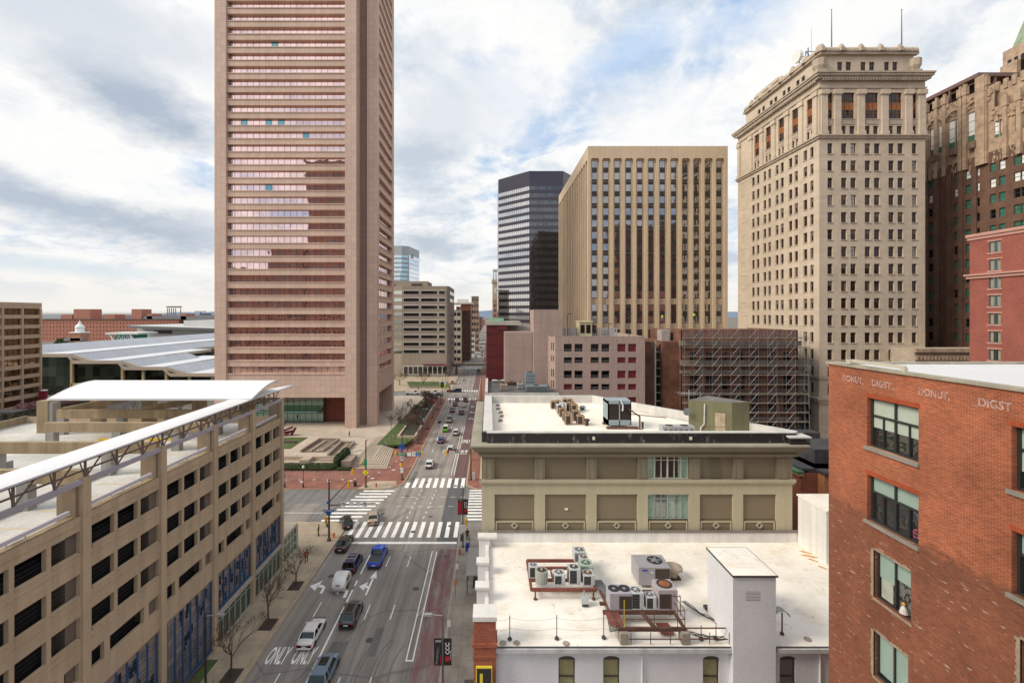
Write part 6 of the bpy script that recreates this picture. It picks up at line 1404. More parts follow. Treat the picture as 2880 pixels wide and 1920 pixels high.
b=MB(); b.lathe(((x0+x1_)/2,y1_+.75,PH+1.5),[(.56,.01),(.56,.06),(.5,.05),(.49,.02),(0,.03)],16,0); b.lathe(((x0+x1_)/2,y1_+.75,PH+1.5),[(.42,.035),(0,.06)],10,1); b.build('fan',[blkc,rsf],p)
x,y=rw(1033,1032); p=thing('roof_ventilator','tan mushroom ventilator behind the package unit','vent',(x,y,RW)); b=MB(); b.box(x-.5,x+.5,y-.45,y+.45,RW,RW+.12,1); b.lathe((x,y,RW+.1),[(.36,0),(.3,.5),(.42,.62),(.78,.68),(.74,.86),(.45,1.02),(0,1.08)],18,0); b.build('cowl',[mk('cowl_tan',(.42,.33,.25),.7,.15,1),dkf],p,smooth=False)
x,y=rw(587,1178); p=thing('vent_box','little galvanised vent box on the open roof between frames','vent',(x,y,RW)); b=MB(); b.box(x-.28,x+.28,y-.1,y+.3,RW+.12,RW+.62); b.prism([(x-.28,y-.1),(x+.28,y-.1),(x+.28,y+.2),(x-.28,y+.2)],RW+.62,RW+.72); b.tube((x,y+.4,RW+.1),(x,y+.4,RW+1.0),.04); b.build('casing',mk('galv_pale',(.48,.53,.55),.4,.1,1,metal=.3),p); 
b=MB(); b.box(x-.25,x+.25,y-.12,y-.1,RW+.03,RW+.2); b.build('outlet',flat('outlet_dark',(.03,.03,.03)),p)
for i,(c,d) in enumerate(((205,1345),(443,1342),(681,1338),(1175,1345),(1250,1343))):
    x,y=rw(c,d); p=thing('roof_post',['slim safety post nearest the brick pier on white roof','slim safety post mid left on the white roof','slim safety post just left of the rusty platform','slim safety post just right of the rusty platform','slim safety post beside the white bulkhead'][i],'post',(x,y,RW),'slim posts along the white roof edge')
    b=MB(); b.tube((x,y,RW+.1),(x,y,RW+(1.65 if i<3 else .95)),.03,None,6); b.build('rod',flat('post_dark',(.06,.045,.045)),p); b=MB(); b.lathe((x,y,RW),[(.17,0),(.12,.12),(.04,.16)],10); b.build('foot',flat('post_dark',(.06,.045,.045)),p)
t=thing('safety_line','thin wire sagging between the slim roof posts','cable',(5,33,RW+1)); b=MB()
pp=[(XW,rw(205,1345)[1])]+[rw(c,1343) for c in (205,443,681,800)]
for (a,c) in zip(pp,pp[1:]):
    for v in (.75,1.45):
        pr=None
        for k in range(9):
            f=k/8; q=(a[0]+(c[0]-a[0])*f,a[1]+(c[1]-a[1])*f,RW+v-.18*math.sin(math.pi*f)); 
            if pr: b.tube(pr,q,.008,None,4)
            pr=q
b.build('wire',mk('wire_pale',(.30,.28,.26),.7,.1,1),t)
x,y=rw(1570,1165); condenser('condenser','grey condenser on a plinth behind the white stair bulkhead',20.7,y,RW+.55,1.1,1.9,mk('package_mauve',(.4,.38,.4)),dkf,dkf,None)
p=thing('plinth','white plinth under the condenser behind the stair bulkhead','plinth',(20.7,y,RW)); b=MB(); b.box(20.1,21.3,y-.65,y+.65,RW,RW+.55); b.build('block',wb2,p)
x,y=rw(1585,1318); p=thing('gooseneck_vent','grey gooseneck lamp shaped vent right of the stair bulkhead','vent',(x,y,RW)); b=MB(); b.tube((x,y,RW),(x,y,RW+1.5),.05); b.lathe((x,y,RW),[(.15,0),(.1,.12),(.05,.15)],8); b.build('stem',flat('post_dark',(.06,.045,.045)),p)
b=MB(); n=8
for k in range(n):
    a0,a1=math.pi*k/n,math.pi*(k+1)/n
    b.face([(x-.15+.55*math.cos(a0),y-.3,RW+1.35+.42*math.sin(a0)),(x-.15+.55*math.cos(a1),y-.3,RW+1.35+.42*math.sin(a1)),(x-.15+.55*math.cos(a1),y+.3,RW+1.35+.42*math.sin(a1)),(x-.15+.55*math.cos(a0),y+.3,RW+1.35+.42*math.sin(a0))])
b.build('hood',mk('hood_grey',(.35,.35,.34),.4,.1,1,metal=.4),p)
for i,(c,d,col_) in enumerate(((1270,1190,(.28,.29,.30)),(1290,1215,(.55,.55,.53)))):
    x,y=rw(c,d); p=thing('satellite_dish',['dark grey satellite dish left of the stair bulkhead','small white satellite dish at the stair bulkhead corner'][i],'satellite dish',(x,y,RW)); b=MB(); b.tube((x,y,RW),(x+.1,y,RW+.6),.03,None,5); b.tube((x+.1,y,RW+.6),(x-.4,y-.4,RW+.5),.02,None,4); b.box(x-1.2,x-.5,y-.2,y+.2,RW,RW+.2); b.build('mount',flat('post_dark',(.06,.045,.045)),p)
    b=MB(); 
    cc_=Vector((x+.15,y-.05,RW+.75)); nrm=Vector((-.6,-.6,.5)).normalized(); a_=nrm.orthogonal().normalized(); b2=nrm.cross(a_); prev=None
    for k in range(12):
        t0,t1=2*math.pi*k/12,2*math.pi*(k+1)/12; b.face([cc_-nrm*.1,cc_+(a_*math.cos(t0)+b2*math.sin(t0))*(.42-.1*i),cc_+(a_*math.cos(t1)+b2*math.sin(t1))*(.42-.1*i)])
    b.build('dish',mk('dish%d'%i,col_,.5,.1,1),p)
t=thing('roof_cables','loose black cables trailing across the white roof to the stair bulkhead','cable',(16,33,RW)); b=MB(); rg=random.Random(8)
for k in range(6):
    x,y=xb,y0_; pr=(x,y,RW+.5+.03*k)
    for j in range(8):
        f=(j+1)/8; q=(x+(16.35-x)*f,y+.6*math.sin(f*3+k)*.3,RW+.15+.5*(1-f)**2+.1*rg.random()); b.tube(pr,q,.02,None,4); pr=q
for k in range(4):
    pr=(15.0+.1*k,rw(1240,1170)[1],RW+.3)
    for j in range(6): q=(pr[0]+.28+.1*rg.random(),pr[1]-.5-.1*rg.random(),RW+.1+.2*rg.random()); b.tube(pr,q,.025,None,4); pr=q
b.build('cable',flat('cable_black',(.03,.035,.035),.7),t)
t=thing('rust_patch','orange rust streak on the white roof near the rear bulkhead','rust stain',(27,40,RW)); b=MB()
for (c,d,w_) in ((1705,905,.5),(1725,925,.7),(1742,945,.35),(1790,982,.3)): x,y=rw(c,d); b.prism([(x-w_,y+.25),(x-w_*.2,y+.3),(x+w_,y-.3),(x+w_*.3,y-.28)],RW+.004,RW+.008)
b.build('stain',mk('rust_orange',(.62,.33,.10),.9,.2,3,fine=.2),t)
t=thing('roof_drain','dark rimmed drain puddles along the white roof edge','drain',(2,32,RW)); b=MB()
for (c,d) in ((172,1362),(240,1362),(490,1365),(1715,1343)):
    x,y=rw(c,d); b.lathe((x,y,RW+.003),[(.24,0),(.20,.01),(0,.01)],12)
b.build('puddle',mk('drain_dark',(.36,.30,.24),.6,.5,3,fine=.3),t)
# ================================================================ small buildings between hotel and stone tower
t=thing('row_building','narrow red brick house with green cornice right of the olive hotel','building',(40,60,0)); XH=37.0
rbk=brickmat('row_brick',(.30,.085,.05),(.24,.07,.04),(.22,.12,.08),.3,.1,.01,.2); HB_=HC-(1311-885)*(XH*F_/(2218-1376))/F_
S=Fac((XH,68,0),-90); H_=[]
for r in range(4):
    for k in range(6): H_.append((1.0+k*2.0,HB_-2.9-r*2.9,1.9+k*2.0,HB_-1.2-r*2.9))
b=MB(); b.holes(S,0,14,0,HB_,H_,.2); b.face([(XH,54,0),(XH+9,54,0),(XH+9,54,HB_),(XH,54,HB_)]); b.face([(XH,68,0),(XH+9,68,0),(XH+9,68,HB_),(XH,68,HB_)]); b.build('wall',rbk,t)
put_windows(t,[(winmesh(.9,1.7,.07,(),(.5,),.06,[whf,glass('row_glass',(.30,.42,.38),.08)],.05),S,h[0],h[1],.08) for h in H_],40)
b=MB(); b.fbox(S,-.3,14.3,HB_,HB_+.25,-.7,.2,0); b.fbox(S,-.2,14.2,HB_-.35,HB_,-.45,.2,1); b.build('cornice',[mk('cornice_green',(.06,.16,.09),.6,.1,1),mk('cornice_gold',(.40,.32,.12),.6,.1,1)],t)
blr=mk('black_roofing',(.045,.045,.05),.7,.4,.8,fine=.15)
b=MB(); b.box(XH+.1,XH+12,54,68,HB_+.26,HB_+.5); b.box(XH+1,XH+11,66,68,HB_+.5,HB_+1.6); b.build('roof',blr,t)
t=thing('row_building','orange brick house with white sash window right of the green cornice','building',(43,57,0)); b=MB(); x0=38.9; z0=52.8; XO=41.4
ob=brickmat('orange_brick',(.40,.16,.07),(.33,.13,.06),(.3,.18,.1),.3,.1,.01,.2); hO=HB_+.2
b.box(x0,x0+12,z0,z0+1.1,0,hO); b.build('wall',ob,t); b=MB(); b.box(x0-.2,x0+12,z0-.3,z0+9,hO,hO+.3); b.box(x0+1.0,x0+12,z0+3,z0+8,hO+.3,hO+2.0); b.build('roof',blr,t)
mw=winmesh(1.1,1.7,.07,(.5,),(.5,),.06,[whf,dgw],.05); put_windows(t,[(mw,Fac((x0,z0,0),0),.75,hO-2.6,-.06),(mw,Fac((x0,z0,0),0),.75,hO-5.8,-.06),(mw,Fac((x0,z0,0),0),3.2,hO-2.6,-.06)],10)
t=thing('low_building','black roofed low building with red trim beyond the orange house','building',(60,70,0)); b=MB(); b.box(46,80,62,75,0,12.3); b.box(58,66,66,72,12.3,14.2); b.box(70,74,68,72,12.3,15); b.build('wall',blr,t); b=MB(); b.box(57.5,62,61.6,62,12.3,13.0); b.build('red_trim',mk('trim_red',(.45,.03,.04),.5,.1,1),t)
# ================================================================ brick building at the right edge
t=thing('brick_building','orange brick building with black framed windows filling the right edge','building',(25,18,0))
XB_=18.2; ZC=24.4; ZE=9.0; bt=HC-2.62; 
nb=brickmat('near_brick',(.41,.092,.030),(.27,.056,.022),(.42,.24,.15),.21,.070,.0085,.30,two=25.55)
S=Fac((XB_,ZC,0),-90)
def bu(c): nx=2180+c/1.668; return ZC-XB_*F_/(nx-1376)
def bvv(c,d): nx=2180+c/1.668; ny=980+d/1.668; z=XB_*F_/(nx-1376); return HC-(ny-885)*z/F_
WN=[(bu(432),bvv(432,455),bu(673),bvv(432,228)),(bu(432),bvv(432,800),bu(673),bvv(432,588)),(bu(462),bvv(462,1162),bu(637),bvv(462,940)),(bu(462),bvv(462,1530),bu(612)+.12,bvv(462,1318)),
    (bu(1110),bvv(1110,660),bu(1110)+2.7,bvv(1110,362)),(bu(1110),bvv(1110,1148),bu(1110)+2.7,bvv(1110,850))]
WN+=[(bu(1150),WN[2][1],bu(1150)+2.0,WN[2][3]),(bu(1150),WN[3][1],bu(1150)+2.0,WN[3][3])]
WN=[tuple(round(q,3) for q in h) for h in WN]
H_=WN+[(WN[2][0],WN[3][1]-3.7*k,WN[2][2],WN[3][3]-3.7*k) for k in range(1,6)]
b=MB(); b.holes(S,0,ZC-ZE,0,bt,H_,.28,0); b.face([(XB_,ZC,0),(XB_+30,ZC,0),(XB_+30,ZC,bt),(XB_,ZC,bt)]); b.build('wall',nb,t)
b=MB(); b.box(XB_+.6,XB_+30,ZE,ZC-.4,0,bt-.4); b.build('inner_core',flat('core_black',(.01,.01,.01)),t)
b=MB(); b.box(XB_-.10,XB_+.35,ZE,ZC+.1,bt,bt+.12); b.box(XB_+.36,XB_+30,ZC-.3,ZC+.1,bt,bt+.11)
b.build('coping',mk('coping_stone',(.42,.38,.30),.8,.2,1.5,streak=.2,fine=.1),t)
b=MB(); b.box(XB_+.36,XB_+30,ZE,ZC-.31,bt-.15,bt+.0); b.build('roof',mk('white_roof_near',(.72,.72,.73),.6,.05,.3),t)
b=MB()     # camera housing and conduit on the coping
b.box(XB_-.02,XB_+.2,22.9,23.2,bt+.16,bt+.34); b.bar((XB_+.15,23.0,bt+.3),(XB_+.25,20.2,bt+.28),.16,.14); b.box(XB_+.05,XB_+.2,20.0,20.2,bt+.12,bt+.3); b.build('cable_tray',mk('tray_cream',(.55,.52,.42),.6,.1,1),t)
blkf=mk('frame_black',(.03,.032,.033),.45,.1,2); shade=mk('roller_shade',(.50,.56,.47),.7,.08,1.2,streak=.05); shade2=mk('roller_shade_green',(.33,.44,.38),.7,.08,1.2); gb_=glass('near_glass',(.16,.17,.17),.03,.15,.6); stoneS=mk('sill_stone',(.30,.27,.23),.85,.2,2)
for i,h in enumerate(H_):
    w_,h_=h[2]-h[0],h[3]-h[1]; G0=Fac(S.p(h[0],h[1],.18),-90); b=MB()
    big=w_>2.35
    if big:
        for x_ in (0,w_/2-.05,w_-.1): b.fbox(G0,x_,x_+.1,0,h_,0,.1,0)
        for z_ in (0,h_*.62,h_-.08): b.fbox(G0,.1,w_-.1,z_,z_+.09,-.01,.1,0)
        for x_ in (.26,.76): b.fbox(G0,w_*x_-.03,w_*x_+.03,.09,h_*.62,.0,.1,0)
    else:
        for x_ in (0,w_*.48,w_-.08): b.fbox(G0,x_,x_+.08,0,h_,0,.1,0)
        for z_ in (0,h_-.07): b.fbox(G0,.08,w_-.08,z_,z_+.07,-.01,.1,0)
    b.fquad(G0,0,w_,0,h_,.075,1)
    sh=shade if i in(0,4,6) else shade2
    if big: b.fquad(G0,.1,w_-.1,h_*(.62 if i!=4 else .3),h_-.05,.07,2)
    if i==0: b.fquad(G0,.1,w_-.1,h_*.40,h_*.62,.07,2)
    if not big:
        b.fquad(G0,.08,w_*.48,h_*(.45 if i!=3 else .1),h_,.07,2); b.fquad(G0,w_*.5,w_-.08,h_*(.62 if i!=3 else 0),h_,.07,2)
        if i==2: b.fquad(G0,.15,w_*.4,.1,h_*.45,.072,3)
    wo=b.build('window',[blkf,gb_,sh,mk('pale_curtain',(.45,.47,.38),.8,.2,2)],t)
    b=MB(); 
    if i in (0,1,4,5): b.fbox(S,h[0]-.12,h[2]+.05,h[1]-.16,h[1]-.01,-.10,.2)
    else: b.fbox(S,h[0]-.05,h[2]+.05,h[1]-.12,h[1]-.01,-.03,.2)
    b.build('window_sill',stoneS if i in(0,1,4,5) else mk('mortar_tan',(.38,.29,.20),.9,.3,3),wo)
    b=MB()
    if i in (0,1,4,5):
        n=int((w_+.2)/.078)
        for k in range(n): b.fbox(S,h[0]-.1+k*.078,h[0]-.1+k*.078+.064,h[3]+.0,h[3]+.2,-.012,.05)
        b.build('soldier_course',mk('soldier_brick',(.42,.085,.03),.85,.25,4),wo)
    else:
        rg=random.Random(i); n=20
        for k in range(n): 
            v=h[1]+h_*k/n; b.fbox(S,h[0]-.10-.07*rg.random(),h[0]+.0,v,v+h_/n,-.012-.004*rg.random(),.05)
            u=h[0]+w_*k/n; b.fbox(S,u,u+w_/n,h[3],h[3]+.05+.09*rg.random(),-.012-.004*rg.random(),.05)
        b.build('mortar_repair',mk('mortar_tan',(.38,.29,.2)),wo)
b=MB()   # faded painted words below the coping
for s_,x0,wd in (('DONUT,',2370,66),('DIGST..',2452,104),('DONUT,',2583,100),('_DIGST',2735,150)):
    z0=XB_*F_/(x0-1376); z1=XB_*F_/(x0+wd-1376); 
    b=MB(); text(b,s_,.43,S,ZC-z0,bt-.75,-.012,sx=(z0-z1)/(.47*len(s_)*.66)); b.build('painted_word',mk('faded_paint',(.56,.36,.31),.9,.55,7,fine=.5),t)
t=thing('flower_vase','pink flowers in the right pane of the second window','flowers',(18.4,19.6,WN[1][1])); b=MB(); rg=random.Random(4)
for k in range(26): 
    q=S.p(WN[1][2]-.35+.28*rg.random(),WN[1][1]+.25+.42*rg.random(),.10+.02*rg.random()); b.lathe(q,[(0,-.045),(.045,0),(0,.045)],5,k%3)
b.build('blossom',[flat('petal_pink',(.55,.08,.22),.7),flat('petal_dark',(.25,.03,.10),.7),flat('leaf_dark',(.03,.08,.02),.7)],t)
t=thing('doll','small orange haired doll in white sitting inside the third window','doll',(18.4,19.6,WN[2][1])); b=MB(); q=S.p(WN[2][0]+1.35,WN[2][1]+.1,.20); b.lathe(q,[(.17,0),(.12,.2),(.05,.32),(0,.34)],10,0); b.lathe((q.x,q.y,q.z+.40),[(0,-.09),(.09,0),(0,.1)],10,1); b.build('body',[flat('doll_white',(.65,.62,.55)),flat('doll_hair',(.6,.3,.04))],t)
# ================================================================ buildings on the near side of the avenue, mirrored in the glass towers
def back(name,lab,x0,x1,y0,y1,h,m_,rows,cols,glz):
    t=thing(name,lab,'building',((x0+x1)/2,(y0+y1)/2,0)); b=MB(); b.box(x0,x1,y0,y1,0,h); b.build('wall',m_,t)
    F=Fac((x1,y1,0),180); b=MB(); ph=h/rows; cw=(x1-x0)/cols
    for r in range(rows):
        for c in range(cols): b.fbox(F,cw*(c+.25),cw*(c+.75),ph*(r+.3),ph*(r+.8),-.05,.1)
    b.build('window',glz,t,kind='stuff')
bb=brickmat('rear_brown',(.32,.13,.07),(.22,.09,.05),(.24,.12,.08),.6,.25,.03,.2)
back('office_tower','brown high rise across the near end of the avenue',-122,-92,-60,-30,138,bb,34,9,M['darkglass'])
back('office_block','stepped brown office block across the near avenue',-148,-124,-60,-32,82,bb,20,8,M['darkglass'])
back('office_block','long brown brick block at the near end of the avenue',-260,-149,-60,-32,66,bb,10,40,M['darkglass'])
back('office_block','dark office block along the near right street',88,138,-50,-20,98,bb,24,12,M['darkglass'])
back('office_tower','tall dark office tower along the near right street',140,176,-50,-20,165,bb,40,10,M['darkglass'])
# ================================================================ parking garage, left foreground
GX=-28.5; conc=mk('garage_concrete',(.49,.375,.26),.85,.09,.25,streak=.15,fine=.05); conc_g=mk('grey_concrete',(.33,.32,.30),.85,.2,.4,streak=.2); beamc=mk('beam_concrete',(.38,.29,.18),.85,.2,.3,streak=.3)
deckm=mk('deck_surface',(.60,.585,.55),.75,.35,.16,fine=.1); whitem=mk('canopy_white',(.80,.80,.81),.45,.03,.3); stl=mk('grey_violet_steel',(.36,.34,.40),.5,.08,.5); brs=mk('brown_steel',(.15,.11,.10),.6,.15,.6)
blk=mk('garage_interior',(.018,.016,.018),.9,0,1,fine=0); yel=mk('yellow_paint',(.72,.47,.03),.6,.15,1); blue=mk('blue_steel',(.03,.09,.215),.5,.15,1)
M['concrete']=conc_g; M['whitemetal']=whitem
t=thing('parking_garage','tan concrete parking garage with white curved roof canopies beside the avenue','parking garage',(-45,40,0))
YE=63.2; Y0=12.0; TOPW=21.0
F=Fac((GX,Y0,0),90)   # u runs away from the viewer along +Y
def yu(z): return z-Y0
bays=[62.5,54.9,47.3,39.7,32.1,24.5,16.9,9.3]
Hs=[]; 
for i in range(len(bays)-1):
    a=bays[i+1]+.35; c=bays[i]-.35
    if a<Y0+.2: a=Y0+.2
    w_=(c-a)
    for r in range(3):
        v0=18.42-r*2.98; 
        for k in range(3):
            s0=a+w_*(k/3)+(.16 if k else .04); s1=a+w_*((k+1)/3)-(.16 if k<2 else .04)
            Hs.append((yu(s0),v0,yu(s1),v0+1.55))
    v0=18.55-3*2.98+.0
    Hs+= [(yu(a+.1),v0,yu(a+1.25),v0+1.3),(yu(a+1.75),v0,yu(c-1.75),v0+1.3),(yu(c-1.25),v0,yu(c-.1),v0+1.3)]
    Hs.append((yu(a),.2,yu(c),7.8))
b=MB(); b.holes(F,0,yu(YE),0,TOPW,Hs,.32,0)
b.build('facade_wall',conc,t)
b=MB()
for z in bays[:-1]:
    b.fbox(F,yu(z)-.33,yu(z)+.33,0,TOPW+.02,-.16,.3,0)
for r in range(4):      # moulding lines under the openings
    v=18.25-r*2.98
    for i in range(len(bays)-1):
        a=max(bays[i+1]+.4,Y0+.3); c=bays[i]-.4
        if r<3:
            for k in range(3):
                s0=a+(c-a)*k/3+.15; s1=a+(c-a)*(k+1)/3-.15
                b.fbox(F,yu(s0),yu(s1),v-.3,v-.24,-.05,.1,0)
                b.fbox(F,yu(s0)-.0,yu(s1)+.0,v+.12,v+.3,-.06,.12,0)
for i in range(len(bays)-1):
    a=max(bays[i+1]+.4,Y0+.3); c=bays[i]-.4
    for s0,s1 in ((a+.1,(a+c)/2-.15),((a+c)/2+.15,c-.1)): b.fbox(F,yu(s0),yu(s1),20.45,20.51,-.05,.1,0)
b.build('pilaster',conc,t)
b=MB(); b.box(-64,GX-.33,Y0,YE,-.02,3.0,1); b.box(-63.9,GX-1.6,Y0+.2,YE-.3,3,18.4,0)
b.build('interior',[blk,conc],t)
b=MB()   # cable rails and columns seen in the openings
for r in range(4):
    for k in range(3): b.bar((GX-.45,Y0+.3,18.75-r*2.98+k*.3),(GX-.45,YE-.4,18.75-r*2.98+k*.3),.018)
b.build('railing',mk('cable_grey',(.06,.06,.07),.5,.1),t)
b=MB()
for z in bays[:-1]:
    boxes(t,'column',mk('garage_column',(.17,.135,.11),.85,.2,.4),[(GX-1.5,GX-.34,z-1.15,z-.35,9,19.98)])
# end wall, far side and near side
b=MB(); b.box(-64,GX-.34,YE-.35,YE,0,TOPW-.2); b.box(-64.3,-64,Y0,YE,0,TOPW-.2); b.build('end_wall',conc,t)
# deck
DH=20.05
b=MB(); b.prism([(-64,Y0),(-46,Y0),(-46,44),(-36,44),(-36,Y0),(GX-.34,Y0),(GX-.34,YE-.35),(-64,YE-.35)],DH-.3,DH,0)
b.build('roof',deckm,t)
b=MB(); b.hexa([(-46,Y0,16.6),(-36,Y0,16.6),(-36,44,19.3),(-46,44,19.3),(-46,Y0,16.9),(-36,Y0,16.9),(-36,44,DH-.02),(-46,44,DH-.02)],0); b.box(-46.2,-46,Y0,44,16,DH+.9,1); b.box(-36,-35.8,Y0,44,16,DH+.3,1); b.box(-63.6,-46.2,40.2,40.5,DH,DH+1,1); b.build('ramp',[deckm,conc_g],t)
# parapets and rails
b=MB(); b.box(-64.25,-63.95,Y0,YE,DH,TOPW); b.box(-64,GX,YE-.3,YE,DH,TOPW-.1); b.box(GX-.85,GX-.34,Y0,YE,DH,TOPW-.05); b.build('parapet',beamc,t)
b=MB()
for i in range(len(bays)-1):
    b.bar((GX-.35,max(bays[i+1]+.5,Y0),TOPW+.42),(GX-.35,bays[i]-.9,TOPW+.42),.2,.26)
    for q in (.35,.5,): 
        yq=bays[i+1]+(bays[i]-bays[i+1])*q; 
        if yq>Y0: b.bar((GX-.35,yq,TOPW-.4),(GX-.35,yq,TOPW+.4),.05)
b.bar((-63.9,Y0,TOPW+.5),(-63.9,57.5,TOPW+.5),.22,.28); b.bar((-63.9,Y0,TOPW+.15),(-63.9,57.5,TOPW+.15),.05)
for k in range(12): b.bar((-63.9,Y0+k*4,TOPW-.5),(-63.9,Y0+k*4,TOPW+.5),.12)
b.bar((-57,YE-.4,TOPW+.3),(-33,YE-.4,TOPW+.3),.08); b.build('guard_rail',mk('rail_pale',(.55,.53,.58),.45,.08),t)
# canopy posts on the street side
b=MB()
for z in bays[:-1]:
    b=MB(); b.box(GX-1.5,GX-.2,z-.55,z-.05,DH,23.25,0); b.box(GX-.2,GX+.16,z-.33,z+.33,TOPW,23.6,1); b.build('canopy_post',[mk('post_concrete',(.30,.23,.16),.85,.2,.4,streak=.2),conc],t)
b=MB()
for i in range(len(bays)-1):
    b.bar((GX+.02,bays[i+1]+.34,23.35),(GX+.02,bays[i]-.34,23.35),.22,.34,0)
b.build('canopy_beam',stl,t)
b=MB()   # trusses between beam and canopy
for i in range(len(bays)-1):
    za,zb=bays[i+1],bays[i]; 
    for q in (0,.36,.70):
        y=za+(zb-za)*q
        b.bar((GX,y,23.4),(GX,y,24.8),.12,.12); b.bar((GX,y,23.5),(GX+.1,y+1.3,24.85),.08); b.bar((GX,y,23.5),(GX-1.8,y+1.3,24.9),.07)
        b.bar((GX+.1,y+1.3,24.85),(GX-1.9,y+1.3,24.92),.07)
    b.bar((GX,za,24.72),(GX,zb,24.72),.10); b.bar((GX-1.2,za,23.65),(GX-1.2,zb,23.65),.12)
b.build('truss',brs,t)
b=MB()   # long canopy strip, slightly arched, tip drooping at the far end
ys=[Y0]+[Y0+ (65.0-Y0)*k/24 for k in range(1,25)]
def ch(y): 
    e=max(0,(y-56))/9; return 24.98-.15*e*e
def cx(y,s):
    e=max(0,(y-57))/8.0; wid=2.5*(1-.93*e**2.2); return GX+.35-wid*s
for k in range(24):
    y0_,y1_=ys[k],ys[k+1]
    for j in range(6):
        s0,s1=j/6,(j+1)/6; z=lambda y,s: ch(y)+.34*math.sin(math.pi*min(1,s*1.0))*.5
        b.face([(cx(y0_,s0),y0_,z(y0_,s0)),(cx(y1_,s0),y1_,z(y1_,s0)),(cx(y1_,s1),y1_,z(y1_,s1)),(cx(y0_,s1),y0_,z(y0_,s1))],0)
        b.face([(cx(y0_,s0),y0_,z(y0_,s0)-.12),(cx(y1_,s0),y1_,z(y1_,s0)-.12),(cx(y1_,s1),y1_,z(y1_,s1)-.12),(cx(y0_,s1),y0_,z(y0_,s1)-.12)],0)
    b.face([(cx(y0_,0),y0_,ch(y0_)-.13),(cx(y1_,0),y1_,ch(y1_)-.13),(cx(y1_,0),y1_,ch(y1_)),(cx(y0_,0),y0_,ch(y0_))],1)
b.build('canopy',[whitem,mk('canopy_edge',(.60,.60,.66),.5,.05)],t)
b=MB()   # barrel canopy over the far ramp
n=14; xa,xb=-51.8,-27.9
def bc(k): a=k/n; return 53.4+6.6*a, 25.15+1.25*math.sin(a*math.pi*.55)
for k in range(n):
    (y0_,z0_),(y1_,z1_)=bc(k),bc(k+1)
    b.face([(xa,y0_,z0_),(xb,y0_,z0_),(xb,y1_,z1_),(xa,y1_,z1_)],0); b.face([(xa,y0_,z0_-.12),(xb,y0_,z0_-.12),(xb,y1_,z1_-.12),(xa,y1_,z1_-.12)],0)
b.box(xa-.02,xb+.02,53.3,53.42,24.98,25.2,1); b.box(xa,xb,60.0,60.1,26.1,26.32,1)
for xx in (xa,xb):
    for k in range(n):
        (y0_,z0_),(y1_,z1_)=bc(k),bc(k+1); b.bar((xx,y0_,z0_-.06),(xx,y1_,z1_-.06),.12,.2,1)
b.build('barrel_canopy',[whitem,mk('canopy_trim',(.66,.67,.68),.5,.05)],t)
b=MB()
for xx in (-50.6,-44,-37.5,-31.2): b.box(xx-.7,xx+.7,58.5,59.4,DH,26.0,0)
b.box(-57.2,-55.8,57.5,59.3,DH-1,24.1,0); b.box(-55.8,-55.3,57.6,58.6,DH,23.9,1)
# roof frame beams
def beam(p,q,h=1.05,w_=.5): b.bar((p[0],p[1],p[2]),(q[0],q[1],q[2]),w_,h,0)
beam((-54,57.0,22.6),(-31,57.0,22.6)); beam((-49,50.3,22.6),(-31,50.3,22.6)); beam((-58,42.6,22.6),(-31,42.6,22.6)); beam((-58,35.0,22.6),(-31,35.0,22.6)); beam((-58,27.4,22.6),(-31,27.4,22.6))
beam((-53.4,57.0,23.0),(-46.6,60.2,24.2),.8,.4); beam((-43.6,57.0,23.0),(-37,60.2,24.2),.8,.4)
b.build('roof_beam',[beamc,conc_g],t)
b=MB()
for x_,y_ in ((-53.4,57),(-46,57),(-40,57),(-34,57),(-48.3,50.3),(-41,50.3),(-34.5,50.3),(-57,42.6),(-46,42.6),(-35.6,42.6),(-57,35),(-35.6,35),(-35.6,27.4)): boxes(t,'roof_post',conc_g,[(x_-.45,x_+.45,y_-.35,y_+.35,DH-.5,22.1)])
b=MB()
b.box(-46.5,-41.6,54.0,54.3,DH,DH+.22); b.box(-40.6,-36,54.1,54.4,DH,DH+.22); b.bar((-60.6,52.2,DH+.12),(-60.6,47.5,DH+.12),.4,.25)
b.build('yellow_kerb',yel,t)
b=MB()
for k in range(9):
    for (xa_,ya_,xb_,yb_) in ((-60,34+k*3,-55,34+k*3),): b.box(xa_,xb_,ya_,ya_+.1,DH+.004,DH+.01)
for k in range(16): b.box(GX-6,GX-1.6,15+k*2.8,15.1+k*2.8,DH+.004,DH+.01)
b.build('bay_marking',mk('bay_paint_yellow',(.62,.46,.18),.8,.3,1),t)
b=MB()
for (xx,yy) in ((-43.5,53.2),(-42,53.3),(-40.6,53.4),(-44.8,51.8),(-43.0,51.9)):
    for k in range(4): b.box(xx+k*.35,xx+k*.35+.35,yy+k*.1,yy+k*.1+.18,DH,DH+.1,k%2)
b.build('speed_bump',[flat('bump_black',(.02,.02,.02),.8),mk('bump_orange',(.6,.3,.08),.8,.1)],t)
